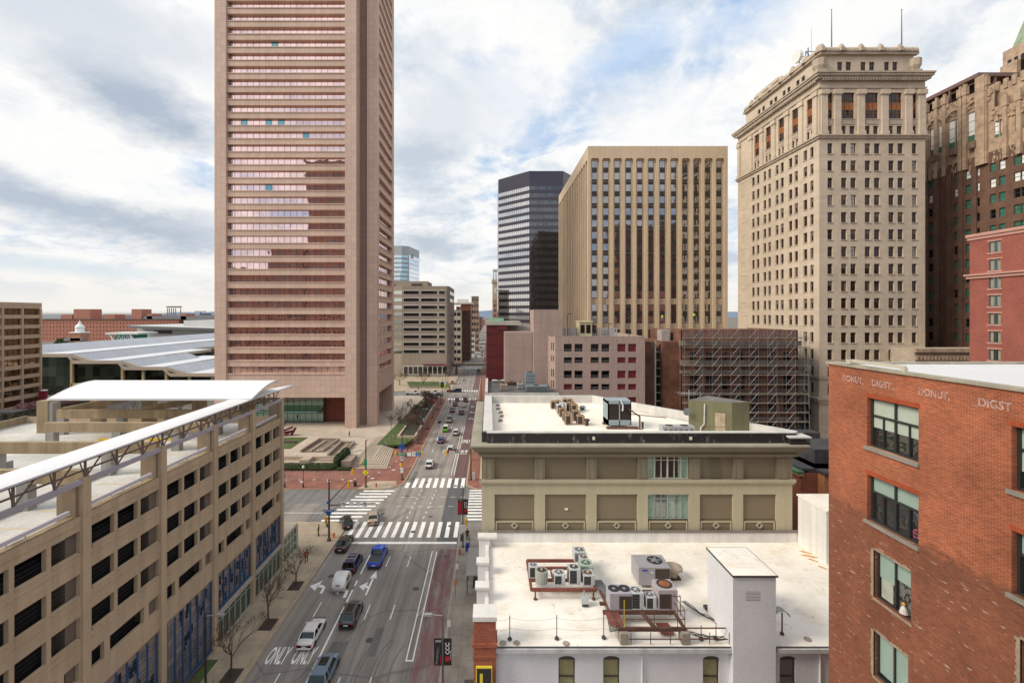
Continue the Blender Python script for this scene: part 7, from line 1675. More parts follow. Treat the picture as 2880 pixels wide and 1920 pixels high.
# blue grilles, back panels and shopfronts at street level
pan=mk('screen_panel',(.36,.28,.24),.8,.35,1.2); dgl=glass('shop_glass',(.16,.19,.18),.06,.3,.5); mint=mk('mint_frame',(.32,.40,.33),.5,.1,1)
for i in range(len(bays)-1):
    a=max(bays[i+1]+.36,Y0+.4); c=bays[i]-.36; lowv=3.9 if i<2 else .5
    u0,u1=yu(a),yu(c)
    b=MB(); b.fquad(F,u0,u1,.2,7.8,.30,0)
    rg=random.Random(i)
    for k in range(26):
        uu=u0+rg.random()*(u1-u0-.6); vv=lowv+rg.random()*(7.4-lowv-.8); b.fquad(F,uu,uu+.35,vv,vv+.9,.285-.0005*k,1)
    b.build('back_panel',[pan,blk],t)
    b=MB()
    n_=6
    for k in range(n_+1):
        u=u0+.25+(u1-u0-.5)*k/n_; top=7.6-.05*(k%2); b.fbox(F,u-.055,u+.055,lowv,top,.0,.12,0)
        if k<n_:
            for m_ in range(int((7.4-lowv)/.35)):
                v=lowv+.25+m_*.35
                if (m_*7+k*3+i)%5!=0: b.fbox(F,u+.07,u+(u1-u0-.5)/n_-.07,v,v+.035,.05,.10,0)
    b.fbox(F,u0+.1,u1-.1,lowv,lowv+.14,-.03,.17,0)
    b.build('blue_grille',blue,t)
    if i<2:
        b=MB(); b.fbox(F,u0,u1,3.35,3.75,-.25,.3,0); b.fquad(F,u0,u1,.3,3.35,.12,1)
        for k in range(7): u=u0+(u1-u0-.1)*k/6; b.fbox(F,u,u+.1,.2,3.35,0,.16,2)
        b.fbox(F,u0,u1,2.6,2.68,.02,.15,2); b.fbox(F,u0,u1,.14,.45,-.05,.3,0); b.build('shopfront',[mk('shop_stone',(.40,.36,.31),.8,.1),dgl,mint],t)
    else:
        b=MB()
        for k in range(40):
            u=u0+.15+(u1-u0-.3)*k/40; b.fbox(F,u,u+.04,.3,3.4,.2,.24)
        b.build('bar_screen',mk('bar_grey',(.32,.30,.31),.5,.1),t)
# glazed annex at the end of the garage
t=thing('glass_annex','low glazed annex with flat cream roof at the end of parking garage','annex',(-31,66,.15))
b=MB(); b.box(-37,GX-.1,YE+.05,68,3.7,4.05); b.build('roof',mk('annex_roof',(.55,.48,.38),.85,.1,.5),t)
b=MB(); b.box(-36.8,GX-.3,YE+.1,67.8,.16,3.7); b.build('glass_wall',glass('annex_glass',(.30,.34,.30),.08),t)
b=MB()
for k in range(5): y=YE+.1+k*1.12; b.box(GX-.3,GX-.18,y,y+.1,.16,3.7)
for z in (.16,1.3,2.5,3.5): b.box(GX-.3,GX-.17,YE+.1,67.8,z,z+.08)
for k in range(8): x_=-36.8+k*1.17; b.box(x_,x_+.1,67.8,67.9,.16,3.7)
b.build('frame',mk('annex_frame',(.42,.48,.40),.5,.1),t)
# ================================================================ vehicles
tyre=flat('tyre_rubber',(.02,.02,.02),.8); rimm=mk('wheel_rim',(.35,.36,.38),.35,0,1,metal=.6,fine=0); cgl=glass('car_glass',(.045,.055,.055),.03); tail=flat('tail_lamp',(.42,.02,.02),.3); taillit=flat('tail_lamp_lit',(.75,.03,.02),.3,0,.6); headl=flat('head_lamp',(.75,.75,.72),.2); platem=flat('plate_white',(.65,.65,.62),.5); trim=flat('black_trim',(.025,.025,.027),.5)
def loft(b,st,m=0):
    """st: list of (y, [(x,z)...]) half sections from sill to centre line; mirrored"""
    rings=[]
    for y,half in st:
        r=[(-x,y,z) for x,z in half]+[(x,y,z) for x,z in reversed(half)]
        i=len(b.v); b.v+=r; rings.append((i,len(r)))
    for (i,n),(j,_) in zip(rings,rings[1:]):
        for k in range(n-1): b.f.append((i+k,j+k,j+k+1,i+k+1)); b.m.append(m)
        b.f.append((i+n-1,j+n-1,j,i)); b.m.append(m)
    for i,n in (rings[0],rings[-1]): b.f.append(tuple(range(i,i+n))); b.m.append(m)
KINDS={ # length, half width, belt, roof, hood height, greenhouse y fractions (rear base, rear top, front top, front base), deck height
 'sedan':(4.8,.91,.95,1.44,.86,(.13,.27,.58,.72),.98),'suv':(4.65,.92,1.05,1.68,1.02,(.02,.09,.60,.73),1.05),'hatch':(4.1,.87,.98,1.52,.92,(.02,.10,.58,.74),.98),
 'crossover':(4.6,.94,1.02,1.60,.98,(.03,.17,.56,.72),1.06),'pickup':(5.7,.98,1.15,1.86,1.12,(.38,.42,.60,.70),1.12),'van':(4.7,.92,1.15,1.92,1.12,(.01,.03,.66,.82),1.15)}
def car(lab,cat,kind,x,y,col,rot=0,group=None,roofcol=None,rearcol=None,lit=False,sunroof=False,rack=False,platec=None,small=False,name=None):
    Ln,hw,belt,roof,hood,(g0,g1,g2,g3),deck=KINDS[kind]
    y-=.6 if y<72 else .2
    root=thing(name or ('pickup_truck' if kind=='pickup' else 'parked_van' if kind=='van' else 'car'),lab,cat,(x,y,.01),group,rot,local=True); root.scale=(.95,.95,.95)
    pm=paint('paint_%02x%02x%02x'%tuple(int(255*c) for c in col),col)
    def sec(hw_,zb,zt,sh=.1,cr=.03): return [(hw_*.86,zb),(hw_*.985,zb+.12),(hw_,zb+.32),(hw_*.995,zt-.26),(hw_*.955,zt-.05-sh*.5),(hw_*.86,zt-.01),(hw_*.45,zt+cr)]
    b=MB(); L0=0
    bk=deck if kind=='sedan' else belt
    st=[(0.0,sec(hw*.84,.42,bk-.22)),(.06,sec(hw*.93,.30,bk-.08)),(.22,sec(hw*.985,.22,bk)),(Ln*.12,sec(hw,.20,bk)),(Ln*.35,sec(hw,.20,belt)),(Ln*.6,sec(hw,.20,belt)),(Ln*.74,sec(hw,.20,hood+.02)),(Ln*.9,sec(hw*.97,.22,hood-.08)),(Ln*.965,sec(hw*.90,.26,hood-.20)),(Ln,sec(hw*.74,.34,hood-.34))]
    if kind=='pickup':
        st=[(0.0,sec(hw*.95,.45,belt-.05,.02,0)),(.05,sec(hw,.42,belt,.02,0)),(Ln*.37,sec(hw,.30,belt,.02,0)),(Ln*.6,sec(hw,.28,belt)),(Ln*.72,sec(hw,.28,hood+.02)),(Ln*.93,sec(hw*.98,.30,hood-.04)),(Ln,sec(hw*.88,.36,hood-.28))]
    loft(b,st)
    body=b.build('body',pm,root,smooth=True)
    b=MB(); tw=.80*hw; z0=belt-.03
    bz=[(g0*Ln,hw*.90),(g3*Ln,hw*.86)]
    P=[(-hw*.93,g0*Ln+.02,z0),(hw*.93,g0*Ln+.02,z0),(hw*.90,g3*Ln,z0),(-hw*.90,g3*Ln,z0),(-tw*.97,g1*Ln,roof-.05),(tw*.97,g1*Ln,roof-.05),(tw*.95,g2*Ln,roof-.05),(-tw*.95,g2*Ln,roof-.05)]
    b.hexa(P); b.build('window',cgl,root)
    b=MB(); rm=pm if roofcol is None else paint('paint_%02x%02x%02x'%tuple(int(255*c) for c in roofcol),roofcol)
    yA,yB=g1*Ln-.06,g2*Ln+.05
    st=[]
    for k in range(7):
        f=k/6; yy=yA+(yB-yA)*f; zz=roof-.05+.06*math.sin(math.pi*(.12+.76*f)); ww=tw*(.98 if 0<k<6 else .94)
        st.append((yy,[(ww,zz-.05),(ww,zz-.01),(ww*.9,zz+.03),(ww*.45,zz+.055)]))
    loft(b,st); 
    # pillars
    for s in (-1,1):
        def bar_(p,q,w_): b.bar((s*p[0],p[1],p[2]),(s*q[0],q[1],q[2]),w_,w_)
        bar_((hw*.93,g0*Ln+.03,belt-.02),(tw*.985,g1*Ln,roof-.05),.12 if kind in('suv','hatch','van') else .09); bar_((hw*.905,g3*Ln-.02,belt-.02),(tw*.97,g2*Ln,roof-.05),.07)
        ym=(g1+g2)/2*Ln*1.0; bar_((hw*.935,ym,belt-.02),(tw*1.0,ym,roof-.05),.06)
        if kind in('suv','van'): ym=(g1*.75+g2*.25)*Ln; bar_((hw*.935,ym,belt-.02),(tw*1.0,ym,roof-.05),.16)
    b.build('roof',rm,root,smooth=False)
    for yy in (Ln*.185,Ln*.80):
        for s in (-1,1):
            rad=.345 if kind not in('pickup','suv','van') else .385
            b=MB(); b.lathe((s*(hw-.10),yy,rad),[(rad*.62,-.115),(rad*.95,-.115),(rad,-.08),(rad,.08),(rad*.95,.115),(rad*.62,.115)],16,0,0)
            b.lathe((s*(hw-.10),yy,rad),[(rad*.62,.09*s),(rad*.2,.075*s),(0,.08*s)],10,1,0); 
            b.lathe((s*(hw-.10),yy,rad+.02),[(rad*1.16,-.108 if s>0 else -.09),(rad*1.16,.09 if s>0 else .108)],14,0,0)
            b.build('wheel',[tyre,rimm],root)
    lz=bk-.30 if kind!='pickup' else belt-.38
    for s in (-1,1):
        b=MB(); 
        if kind in('suv','van','pickup'): b.box(s*hw*.80-.10,s*hw*.80+.10,-.03,.10,lz-.12,lz+.20)
        else: b.box(min(s*hw*.50,s*hw*.90),max(s*hw*.50,s*hw*.90),-.02,.12,lz-.02,lz+.13)
        b.build('tail_light',taillit if lit else tail,root)
        b=MB(); b.box(min(s*hw*.45,s*hw*.80),max(s*hw*.45,s*hw*.80),Ln-.14,Ln+.015,hood-.50,hood-.36); b.build('headlight',headl,root)
        b=MB(); b.box(min(s*(hw+.0),s*(hw+.2)),max(s*(hw+.0),s*(hw+.2)),g3*Ln-.22,g3*Ln-.08,belt-.0,belt+.13); b.build('wing_mirror',pm,root)
    b=MB(); b.box(-.26,.26,-.03,.02,lz-.16,lz-.02); b.build('number_plate',platec or platem,root)
    b=MB(); b.box(-hw*.86,hw*.86,-.06,.12,.32,.50); b.box(-hw*.80,hw*.80,Ln-.13,Ln+.02,.30,.46); b.build('bumper',trim if kind!='sedan' else pm,root)
    b=MB(); b.box(-hw*.93,hw*.93,.25,Ln-.25,.11,.26); b.build('underbody_shade',trim,root)  # black box added to deepen the contact shadow beneath the car
    if kind in('hatch',) and rearcol:
        pass
    if rearcol:
        b=MB(); b.box(-hw*.92,hw*.92,-.03,.03,.5,belt+.02); b.build('tailgate',paint('paint_rear_%02x'%int(255*rearcol[1]),rearcol),root)
    if kind=='pickup':
        b=MB(); b.box(-hw*.9,hw*.9,.06,Ln*.37,belt+.0,belt+.04); b.build('bed_cover',mk('tonneau',(.06,.065,.075),.6,.1,2),root)
    if sunroof:
        b=MB(); b.box(-.42,.42,(g1*.5+g2*.5)*Ln-.1 if sunroof==1 else (g1*Ln+.25),g2*Ln-.12,roof+.0,roof+.075); b.build('sunroof',cgl,root)
    if rack:
        b=MB()
        for f in (.3,.7): yy=(g1+(g2-g1)*f)*Ln; b.box(-tw,tw,yy-.05,yy+.05,roof+.10,roof+.14)
        for s in (-1,1): b.box(s*tw*.92-.03,s*tw*.92+.03,g1*Ln+.1,g2*Ln-.1,roof+.03,roof+.10)
        b.build('roof_rack',mk('rack_alu',(.5,.5,.5),.4,0,1,metal=.5,fine=0),root)
    return root
car('steel blue SUV with small sunroof at the bottom of the avenue','SUV','suv',-15.95,42.5,(.13,.20,.28),sunroof=1)
car('white sedan driving over the ONLY marking','sedan','sedan',-19.25,47.8,(.74,.74,.74))
car('charcoal crossover with long dark glass roof','SUV','crossover',-15.9,51.0,(.055,.055,.065),sunroof=2)
car('navy SUV with roof bars towing the white camper','SUV','suv',-18.95,61.7,(.012,.022,.085),rack=True,platec=flat('plate_yellow',(.7,.5,.05)))
car('bright blue pickup with dark bed cover near the stop line','pickup','pickup',-15.9,63.0,(.01,.10,.62))
car('black brown sedan beside the left kerb at the zebra crossing','sedan','sedan',-21.9,67.2,(.030,.024,.022))
car('black hatchback turning left across the crossing','hatchback','hatch',-22.9,74.2,(.018,.018,.022),rot=28,sunroof=2)
car('beige sedan crossing just past the stripes','sedan','sedan',-19.3,75.5,(.42,.34,.25),rot=12)
car('white SUV alone after the far crossing','SUV','crossover',-13.7,103.2,(.72,.72,.73))
car('black car with white roof behind the hanging signal','car','hatch',-9.9,115.2,(.02,.022,.03),roofcol=(.6,.62,.65),lit=True)
car('royal blue hatchback ahead of the white SUV','hatchback','hatch',-13.3,123.6,(.012,.028,.26),lit=True)
car('pale grey SUV in the right lane beside the lime van','SUV','suv',-9.75,131.5,(.58,.58,.60))
car('white van with lime green rear','van','van',-13.1,135.6,(.62,.70,.55),rearcol=(.22,.62,.03))
car('silver pickup ahead of the lime van','pickup','pickup',-13.1,147.2,(.40,.41,.42),lit=True)
car('black SUV with red lights on, right lane','SUV','suv',-9.8,159,(.02,.02,.025),lit=True)
car('black and red sedan ahead of the silver pickup','sedan','sedan',-13.4,162.8,(.05,.012,.015),lit=True)
car('white sedan waiting in the right lane','sedan','sedan',-9.8,171.6,(.66,.64,.64),lit=True)
car('dark red hatchback left of the waiting white sedan','hatchback','hatch',-13.1,173.8,(.07,.01,.015),lit=True)
car('tall brown van first at the second crossing','van','van',-9.6,182.3,(.10,.05,.03),lit=True)
car('dark blue hatchback beside the tall brown van','hatchback','hatch',-13.0,182.9,(.02,.02,.09),lit=True)
car('navy SUV sideways across the second junction','SUV','suv',-12.5,206.5,(.012,.016,.05),rot=82)
car('black sedan sideways on the second cross street','sedan','sedan',-20.0,196.4,(.03,.035,.05),rot=90)
car('parked white and red SUV by the lamp posts past the second junction','SUV','suv',-18.8,229,(.45,.12,.12))
car('dark SUV parked beyond the footbridge','SUV','suv',-6.8,281,(.04,.045,.06))
def G6(a,b_): return G(1280+a/6.03,840+b_/6.03)
FARC=[(345,795,(.05,.02,.03),'hatch','dark car on the distant avenue, left lane'),(437,835,(.02,.02,.025),'suv','black SUV mid distance on the far avenue'),(403,885,(.05,.07,.09),'suv','slate SUV on the far avenue behind the black one'),(453,920,(.03,.025,.02),'suv','black SUV nearest in the far queue'),(512,890,(.6,.6,.6),'suv','white SUV in the far right lane'),(485,800,(.7,.68,.66),'sedan','white sedan with red lights in the far queue'),(460,770,(.06,.02,.02),'sedan','dark red sedan in the far queue'),(514,775,(.25,.03,.03),'hatch','red hatchback in the far right lane'),(505,972,(.06,.01,.01),'hatch','maroon hatchback before the footbridge'),(350,996,(.30,.26,.05),'sedan','yellow olive cab beyond the footbridge'),(481,695,(.03,.03,.05),'hatch','tiny dark car far up the avenue'),(415,705,(.2,.02,.02),'hatch','tiny red car far up the avenue left'),(372,680,(.5,.45,.1),'hatch','tiny yellow car far up the avenue left'),(395,660,(.1,.2,.5),'hatch','tiny blue car far up the avenue left')]
for a,d,c,k,lab in FARC:
    x,y=G6(a,d); car(lab,'car',k,min(max(x,-16.6),-6),y,c,lit=True)
x,y=G6(484,585)
t=thing('bus','yellow and red bus far up the avenue','bus',(x,y,0)); b=MB(); b.box(x-1.6,x+1.6,y,y+11,.5,3.6); b.build('body',mk('bus_yellow',(.75,.42,.03),.5,.05),t); b=MB(); b.box(x-1.3,x+1.3,y-.1,y,1.9,3.0); b.build('window',M['darkglass'],t); b=MB(); b.box(x-1.6,x-.5,y-.12,y-.0,.8,2.6); b.build('side_panel',mk('bus_red',(.5,.03,.02),.5,.05),t)
for s in (-1,1):
    for yy in (2,8.5): b=MB(); b.lathe((x+s*1.5,y+yy,.5),[(.5,-.15),(.5,.15)],10,0,0); b.build('wheel',tyre,t)
# camper trailer
t=thing('camper_trailer','small rounded white camper trailer towed by the navy SUV','trailer',(-19.0,57.0,0),local=True); t.scale=(.9,.95,.9)
b=MB(); st=[]
for k in range(11):
    f=k/10; y=3.3*f; top=1.05+1.05*math.sin(math.pi*min(1,(.14+.86*f)))**.55 if f<1 else 1.1; top=min(2.05,[1.1,1.5,1.75,1.9,1.98,2.03,2.02,1.95,1.8,1.55,1.15][k]); hw=.95 if 0<k<10 else .88
    st.append((y,[(hw*.95,.45),(hw,.55),(hw,top-.22),(hw*.96,top-.08),(hw*.85,top),(hw*.4,top+.03)]))
loft(b,st); b.build('body',paint('camper_white',(.76,.76,.77)),t,smooth=True)
b=MB(); 
for s in (-1,1): b.box(min(s*.945,s*.965),max(s*.945,s*.965),1.0,2.2,1.15,1.6)
b.build('window',cgl,t)
b=MB()
for s in (-1,1): b.lathe((s*.86,1.5,.34),[(.34,-.1),(.34,.1)],14,0,0)
b.build('wheel',tyre,t)
b=MB(); b.box(-.85,-.7,-.04,.05,.72,.84); b.box(.7,.85,-.04,.05,.72,.84); b.build('tail_light',tail,t)
b=MB(); b.bar((-.35,3.2,.5),(0,4.3,.45),.08); b.bar((.35,3.2,.5),(0,4.3,.45),.08); b.box(-.16,.16,3.8,4.1,.5,.85); b.build('tow_bar',trim,t)
b=MB(); b.box(-.3,.3,-.03,.1,1.1,1.3); b.build('rear_latch',mk('latch_grey',(.3,.3,.32)),t)
# work trucks on the second cross street
def flatbed(lab,x,y,extra):
    t=thing('work_truck',lab,'truck',(x,y,0),'white work trucks on the second cross street'); wp=paint('truck_white',(.66,.67,.68))
    b=MB(); b.box(x+1.6,x+3.2,y-1,y+1,.6,1.3); b.hexa([(x+.4,y-1,.6),(x+1.9,y-1,.6),(x+1.9,y+1,.6),(x+.4,y+1,.6),(x+.6,y-.9,2.1),(x+1.5,y-.9,2.1),(x+1.5,y+.9,2.1),(x+.6,y+.9,2.1)]); b.build('cab',wp,t)
    b=MB(); b.hexa([(x+.7,y-1.02,1.35),(x+1.8,y-1.02,1.35),(x+1.8,y-1.0,1.35),(x+.7,y-1.0,1.35),(x+.8,y-.95,1.95),(x+1.5,y-.95,1.95),(x+1.5,y-.9,1.95),(x+.8,y-.9,1.95)]); b.build('window',cgl,t)
    b=MB(); b.box(x-3.4,x+.3,y-1.05,y+1.05,.75,1.15); 
    for k in range(4): b.box(x-3.3+k*.9,x-2.7+k*.9,y-1.07,y-1.05,.8,1.1)
    b.build('bed',mk('truck_bed',(.45,.46,.48),.5,.2,1),t)
    for q in (-2.3,2.2): b=MB(); b.lathe((x+q,y-.95,.42),[(.42,-.1),(.42,.1)],12,0,1); b.build('wheel',tyre,t); b=MB(); b.lathe((x+q,y+.95,.42),[(.42,-.1),(.42,.1)],12,0,1); b.build('wheel',tyre,t)
flatbed('white flatbed truck at left of the two work trucks',-33.5,199.8,0); flatbed('white flatbed truck at right of the two work trucks',-24.8,200.3,1)
t=thing('warning_board','lime and white warning board standing beside the work truck','sign',(-20.8,203,0)); b=MB(); b.box(-22.0,-19.6,203,203.3,2.4,3.9,0); b.box(-22.2,-19.2,203.05,203.35,3.9,5.3,1); b.box(-21.2,-20.2,203.1,203.4,5.3,6.2,1); b.box(-20.8,-20.6,203.1,203.2,0,2.4,1); b.build('board',[flat('lime_paint',(.45,.75,.02),.5),flat('board_white',(.6,.62,.62),.5)],t)
t=thing('equipment_trailer','low orange lit equipment trailer beside the warning board','trailer',(-18.4,205,0)); b=MB(); b.box(-19.2,-16.6,204.4,205.6,.4,1.1,0); b.box(-18.8,-17.2,204.6,205.4,1.1,1.6,1); b.build('body',[mk('tr_dark',(.06,.05,.05)),mk('tr_orange',(.6,.22,.03))],t)
# ================================================================ poles, lamps, signals
brn_=mk('pole_brown_paint',(.105,.06,.035),.6,.2,1); galv=mk('pole_galv',(.10,.095,.09),.5,.15,1); sy=mk('signal_yellow',(.78,.44,.02),.45,.08,2); sblue=flat('sign_blue',(.01,.10,.42),.5); sgreen=flat('sign_green',(.0,.24,.14),.5); swhite=flat('sign_white',(.72,.72,.72),.5); sblack=flat('sign_ink',(.015,.015,.015),.6)
lens_off=flat('lens_dark',(.05,.02,.01),.3); lens_g=flat('lens_green',(.0,.65,.40),.3,0,1.2)
def signal(root,x,y,z,lit=True,name='signal',face=1):
    b=MB(); b.box(x-.18,x+.18,y-.0,y+.22,z-.55,z+.55); 
    for k in range(3): b.lathe((x,y-.02,z+.35-k*.35),[(.15,0),(.15,-.18)],10,0,1) if face>0 else b.lathe((x,y+.24,z+.35-k*.35),[(.15,0),(.15,.18)],10,0,1)
    s=b.build(name,sy,root)
    b=MB()
    for k in range(3): b.lathe((x,(y-.03) if face>0 else y+.25,z+.35-k*.35),[(.135,-.01),(0,-.02)],10,(1 if (k==2 and lit) else 0),1)
    b.build('lens',[lens_off,lens_g],s)
def plate(b,x,y,z,w_,h_,m): b.box(x-w_/2,x+w_/2,y-.02,y,z-h_/2,z+h_/2,m)
def leftarrow(b,x,y,z,m):
    b.box(x-.05,x+.22,y-.03,y-.021,z+.02,z+.12,m); b.box(x+.14,x+.22,y-.03,y-.021,z-.26,z+.02,m); b.face([(x-.05,y-.03,z-.07),(x-.05,y-.03,z+.22),(x-.26,y-.03,z+.07)],m)
mats_s=[brn_,sblue,sgreen,swhite,sblack]
# near left signal mast
x,y=-24.75,70.3
t=thing('signal_mast','brown signal mast on the near left corner with arrow signs on its arm','traffic signal',(x,y,.15))
b=MB(); b.tube((x,y,.15),(x,y,9.6),.17,.12,10); b.lathe((x,y,.15),[(.33,0),(.33,.25),(.2,.4)],10); b.build('pole',brn_,t)
b=MB(); b.tube((x,y,5.6),(x+7.2,y,5.95),.10,.06,8); b.tube((x,y,6.1),(x+.9,y+7.3,6.8),.11,.06,8); b.build('arm',brn_,t)
b=MB()
for i,xx in enumerate((2.2,3.5,4.55,5.55)): plate(b,x+xx,y-.1,5.85,.72,.78 if i in(0,3) else .6,3); 
leftarrow(b,x+2.2,y-.1,5.85,4); leftarrow(b,x+5.55,y-.1,5.85,4)
b.build('arrow_sign',mats_s,t)
b=MB(); plate(b,x,y-.2,6.1,.55,.4,1); plate(b,x+.03,y-.2,4.85,1.7,.32,1); plate(b,x-.08,y-.2,4.6,.8,.3,1); plate(b,x,y-.2,4.3,.6,.32,1)
for k in range(7): b.box(x-.7+k*.2,x-.6+k*.2,y-.235,y-.221,4.78,4.92,3)
b.build('street_sign',mats_s,t)
signal(t,x-.45,y-.1,3.35,False); signal(t,x+.85,y+6.9,6.3,False)
b=MB(); b.box(x-.3,x+.2,y-.4,y-.2,2.4,2.9); b.build('push_button',galv,t)
# far left mast (plaza corner)
x,y=-25.0,92.2
t=thing('signal_mast','brown signal mast on the far left corner with yellow walking person diamond','traffic signal',(x,y,.15))
b=MB(); b.tube((x,y,.15),(x,y,9.6),.17,.12,10); b.lathe((x,y,.15),[(.33,0),(.33,.25),(.2,.4)],10); b.tube((x,y,9.6),(x+.4,y,9.65),.08,.05,6); b.build('pole',brn_,t)
b=MB(); b.tube((x,y,5.1),(x-2.1,y-2.0,3.6+.9),.09,.05,8); b.build('arm',brn_,t)
signal(t,x-.75,y-.4,5.0,False); signal(t,x-2.1,y-2.1,3.9,False)
b=MB(); b.box(x-.35,x+.3,y-.42,y-.2,4.5,5.6,2); plate(b,x+.0,y-.45,5.9,.4,.5,2); b.build('green_signal',mats_s,t)
b=MB(); r_=.62; b.face([(x,y-.25,2.9-r_+.25),(x+r_,y-.25,3.15),(x,y-.25,3.15+r_),(x-r_,y-.25,3.15)],0); b.box(x-.05,x+.06,y-.27,y-.255,3.0,3.35,1); b.box(x-.03,x+.05,y-.27,y-.255,3.38,3.48,1); b.bar((x,y-.26,3.02),(x-.12,y-.26,2.8),.05,.01,1); b.bar((x,y-.26,3.02),(x+.12,y-.26,2.8),.05,.01,1); b.build('diamond_sign',[flat('diamond_yellow',(.8,.68,.02),.5),sblack],t)
# far centre-left mast, over the kerb
x,y=-18.45,96.3
t=thing('signal_mast','tall signal mast stacked with blue shields and green street name signs','traffic signal',(x,y,.15))
b=MB(); b.tube((x,y,.15),(x,y,9.7),.17,.12,10); b.lathe((x,y,.15),[(.33,0),(.33,.3),(.2,.45)],10); b.build('pole',brn_,t)
b=MB(); b.tube((x-1.2,y-.1,5.6),(x+4.3,y-.1,5.6),.08,.06,8); b.build('arm',brn_,t)
signal(t,x-1.35,y-.25,5.6); signal(t,x+4.3,y-.25,5.6)
b=MB(); plate(b,x+.0,y-.3,5.65,1.8,.48,2); text(b,'LIGHT ST',.34,Fac((x-.72,y-.34,5.53),0),0,0,0,3,sx=.8); plate(b,x+1.55,y-.3,5.6,.85,.75,3); plate(b,x+2.5,y-.3,5.7,.75,.9,3); leftarrow(b,x+2.5,y-.3,5.7,4); plate(b,x+3.5,y-.3,6.0,1.15,.4,2); plate(b,x+3.5,y-.3,5.5,1.15,.5,1); b.box(x+3.1,x+3.9,y-.34,y-.325,5.45,5.5,3); b.box(x+3.1,x+3.9,y-.34,y-.325,5.95,6.02,3)
b.build('street_sign',mats_s,t)
b=MB()
for z_ in (7.9,7.55): b.lathe((x,y-.28,z_),[(.27,0),(.24,-.02),(0,-.03)],10,1,1)
plate(b,x-.4,y-.25,7.05,.7,.32,1); plate(b,x+.42,y-.25,7.05,.7,.32,1); plate(b,x-.4,y-.25,6.75,.3,.2,1); plate(b,x+.42,y-.25,6.75,.5,.2,1); b.lathe((x,y-.26,6.35),[(.3,0),(0,-.02)],10,1,1); b.lathe((x,y-.26,4.8),[(.38,0),(0,-.02)],10,3,1); b.lathe((x,y-.30,4.8),[(.2,0),(0,-.02)],10,4,1); plate(b,x,y-.25,2.55,.7,.6,3); plate(b,x,y-.25,1.9,.6,.5,3); plate(b,x+.05,y-.25,4.3,.4,.25,3)
b.build('route_sign',mats_s,t)
b=MB(); b.box(x-.35,x+.1,y-.5,y-.2,3.0,3.7); b.build('walk_signal',sy,t)
# far right mast
x,y=-3.9,96.3
t=thing('signal_mast','brown signal mast on the far right corner reaching over the bus lane','traffic signal',(x,y,.15))
b=MB(); b.tube((x,y,.15),(x,y,9.6),.17,.12,10); b.lathe((x,y,.15),[(.33,0),(.33,.3),(.2,.45)],10); b.build('pole',brn_,t)
b=MB(); b.tube((x,y,5.75),(x-5.0,y,5.95),.09,.06,8); b.build('arm',brn_,t)
signal(t,x-5.15,y-.2,5.85); b=MB(); plate(b,x-3.95,y-.15,5.9,1.25,.62,3); 
for k in range(3): b.box(x-4.4,x-3.5,y-.19,y-.172,5.72+k*.14,5.76+k*.14,4)
b.build('street_sign',mats_s,t)
b=MB(); b.box(x+.3,x+.9,y-.3,y+.2,.15,1.7); b.build('control_box',mk('box_grey',(.45,.47,.48),.5,.1,1),t)
# near right small signal and signs on the lamp post
def banner(b,x,y,z0,z1,side,mi=0):
    b.box(x+(.08 if side>0 else -.75),x+(.75 if side>0 else -.08),y-.015,y+.015,z0,z1,mi)
bblk=flat('banner_black',(.015,.013,.015),.7); bred=flat('banner_red',(.42,.012,.02),.6); bgry=mk('banner_grey',(.12,.12,.14),.6,.5,1.5,fine=0)
def lamp(lab,x,y,h=9.3,ban=None,head=-1,z=.15,col=None,group='street lamps along the avenue'):
    t=thing('street_lamp',lab,'street lamp',(x,y,z),group)
    b=MB(); b.tube((x,y,z),(x,y,h),.11,.07,8); b.lathe((x,y,z),[(.2,0),(.2,.3),(.12,.4)],8); b.build('pole',col or galv,t)
    b=MB(); b.tube((x,y,h-.08),(x+head*1.0,y,h+.02),.045,None,6); b.box(x+head*1.25-.35,x+head*1.25+.35,y-.14,y+.14,h-.05,h+.10); b.build('lamp_head',mk('lamp_head_grey',(.30,.29,.28),.5,.1,2),t)
    if ban:
        z0,z1=h-4.3,h-2.0
        for side in (-1,1):
            kind=ban[0] if side<0 else ban[1]
            if not kind: continue
            b=MB(); banner(b,x,y,z0,z1,side,0)
            x0=x+(.08 if side>0 else -.75); F=Fac((x0,y-.03,z0),0)
            if kind=='ccc':
                FB=type('T',(),{})(); 
                class RV:
                    def p(s,u,v,d=0): return Vector((x0+.48-v,y-.03,z0+.95+u))
                text(b,'CCC',.48,RV(),0,0,0,1,sx=1.0); b.box(x0+.12,x0+.50,y-.025,y-.016,z0+.35,z0+.78,2)
                class RV2:
                    def p(s,u,v,d=0): return Vector((x0+.62-v,y-.03,z0+.5+u))
                text(b,'Community College',.10,RV2(),0,0,0,1)
            elif kind=='red': b.box(x0+.05,x0+.6,y-.025,y-.016,z0+.15,z1-.45,2); text(b,'CCC',.2,F,.15,2.05,0,1)
            elif kind=='grey':
                text(b,'CCC',.24,F,.12,2.0,0,1); b.face([(x0+.1,y-.024,z0+.1),(x0+.3,y-.024,z0+.1),(x0+.5,y-.024,z1-.5)],3); b.face([(x0+.15,y-.0245,z0+.6),(x0+.4,y-.0245,z0+.6),(x0+.3,y-.0245,z1-.6)],3); b.box(x0+.55,x0+.6,y-.022,y-.016,z0+.1,z0+.9,2)
            b.build('banner',[bblk,swhite,bred,bgry],t)
    return t
lamp('tall grey lamp with grey and black CCC banners at the bottom of right pavement',-3.96,38.8,9.45,('grey','ccc'))
L2=lamp('tall lamp with red and black banner pair at the near right corner',-3.96,68.3,9.35,('red','ccc'))
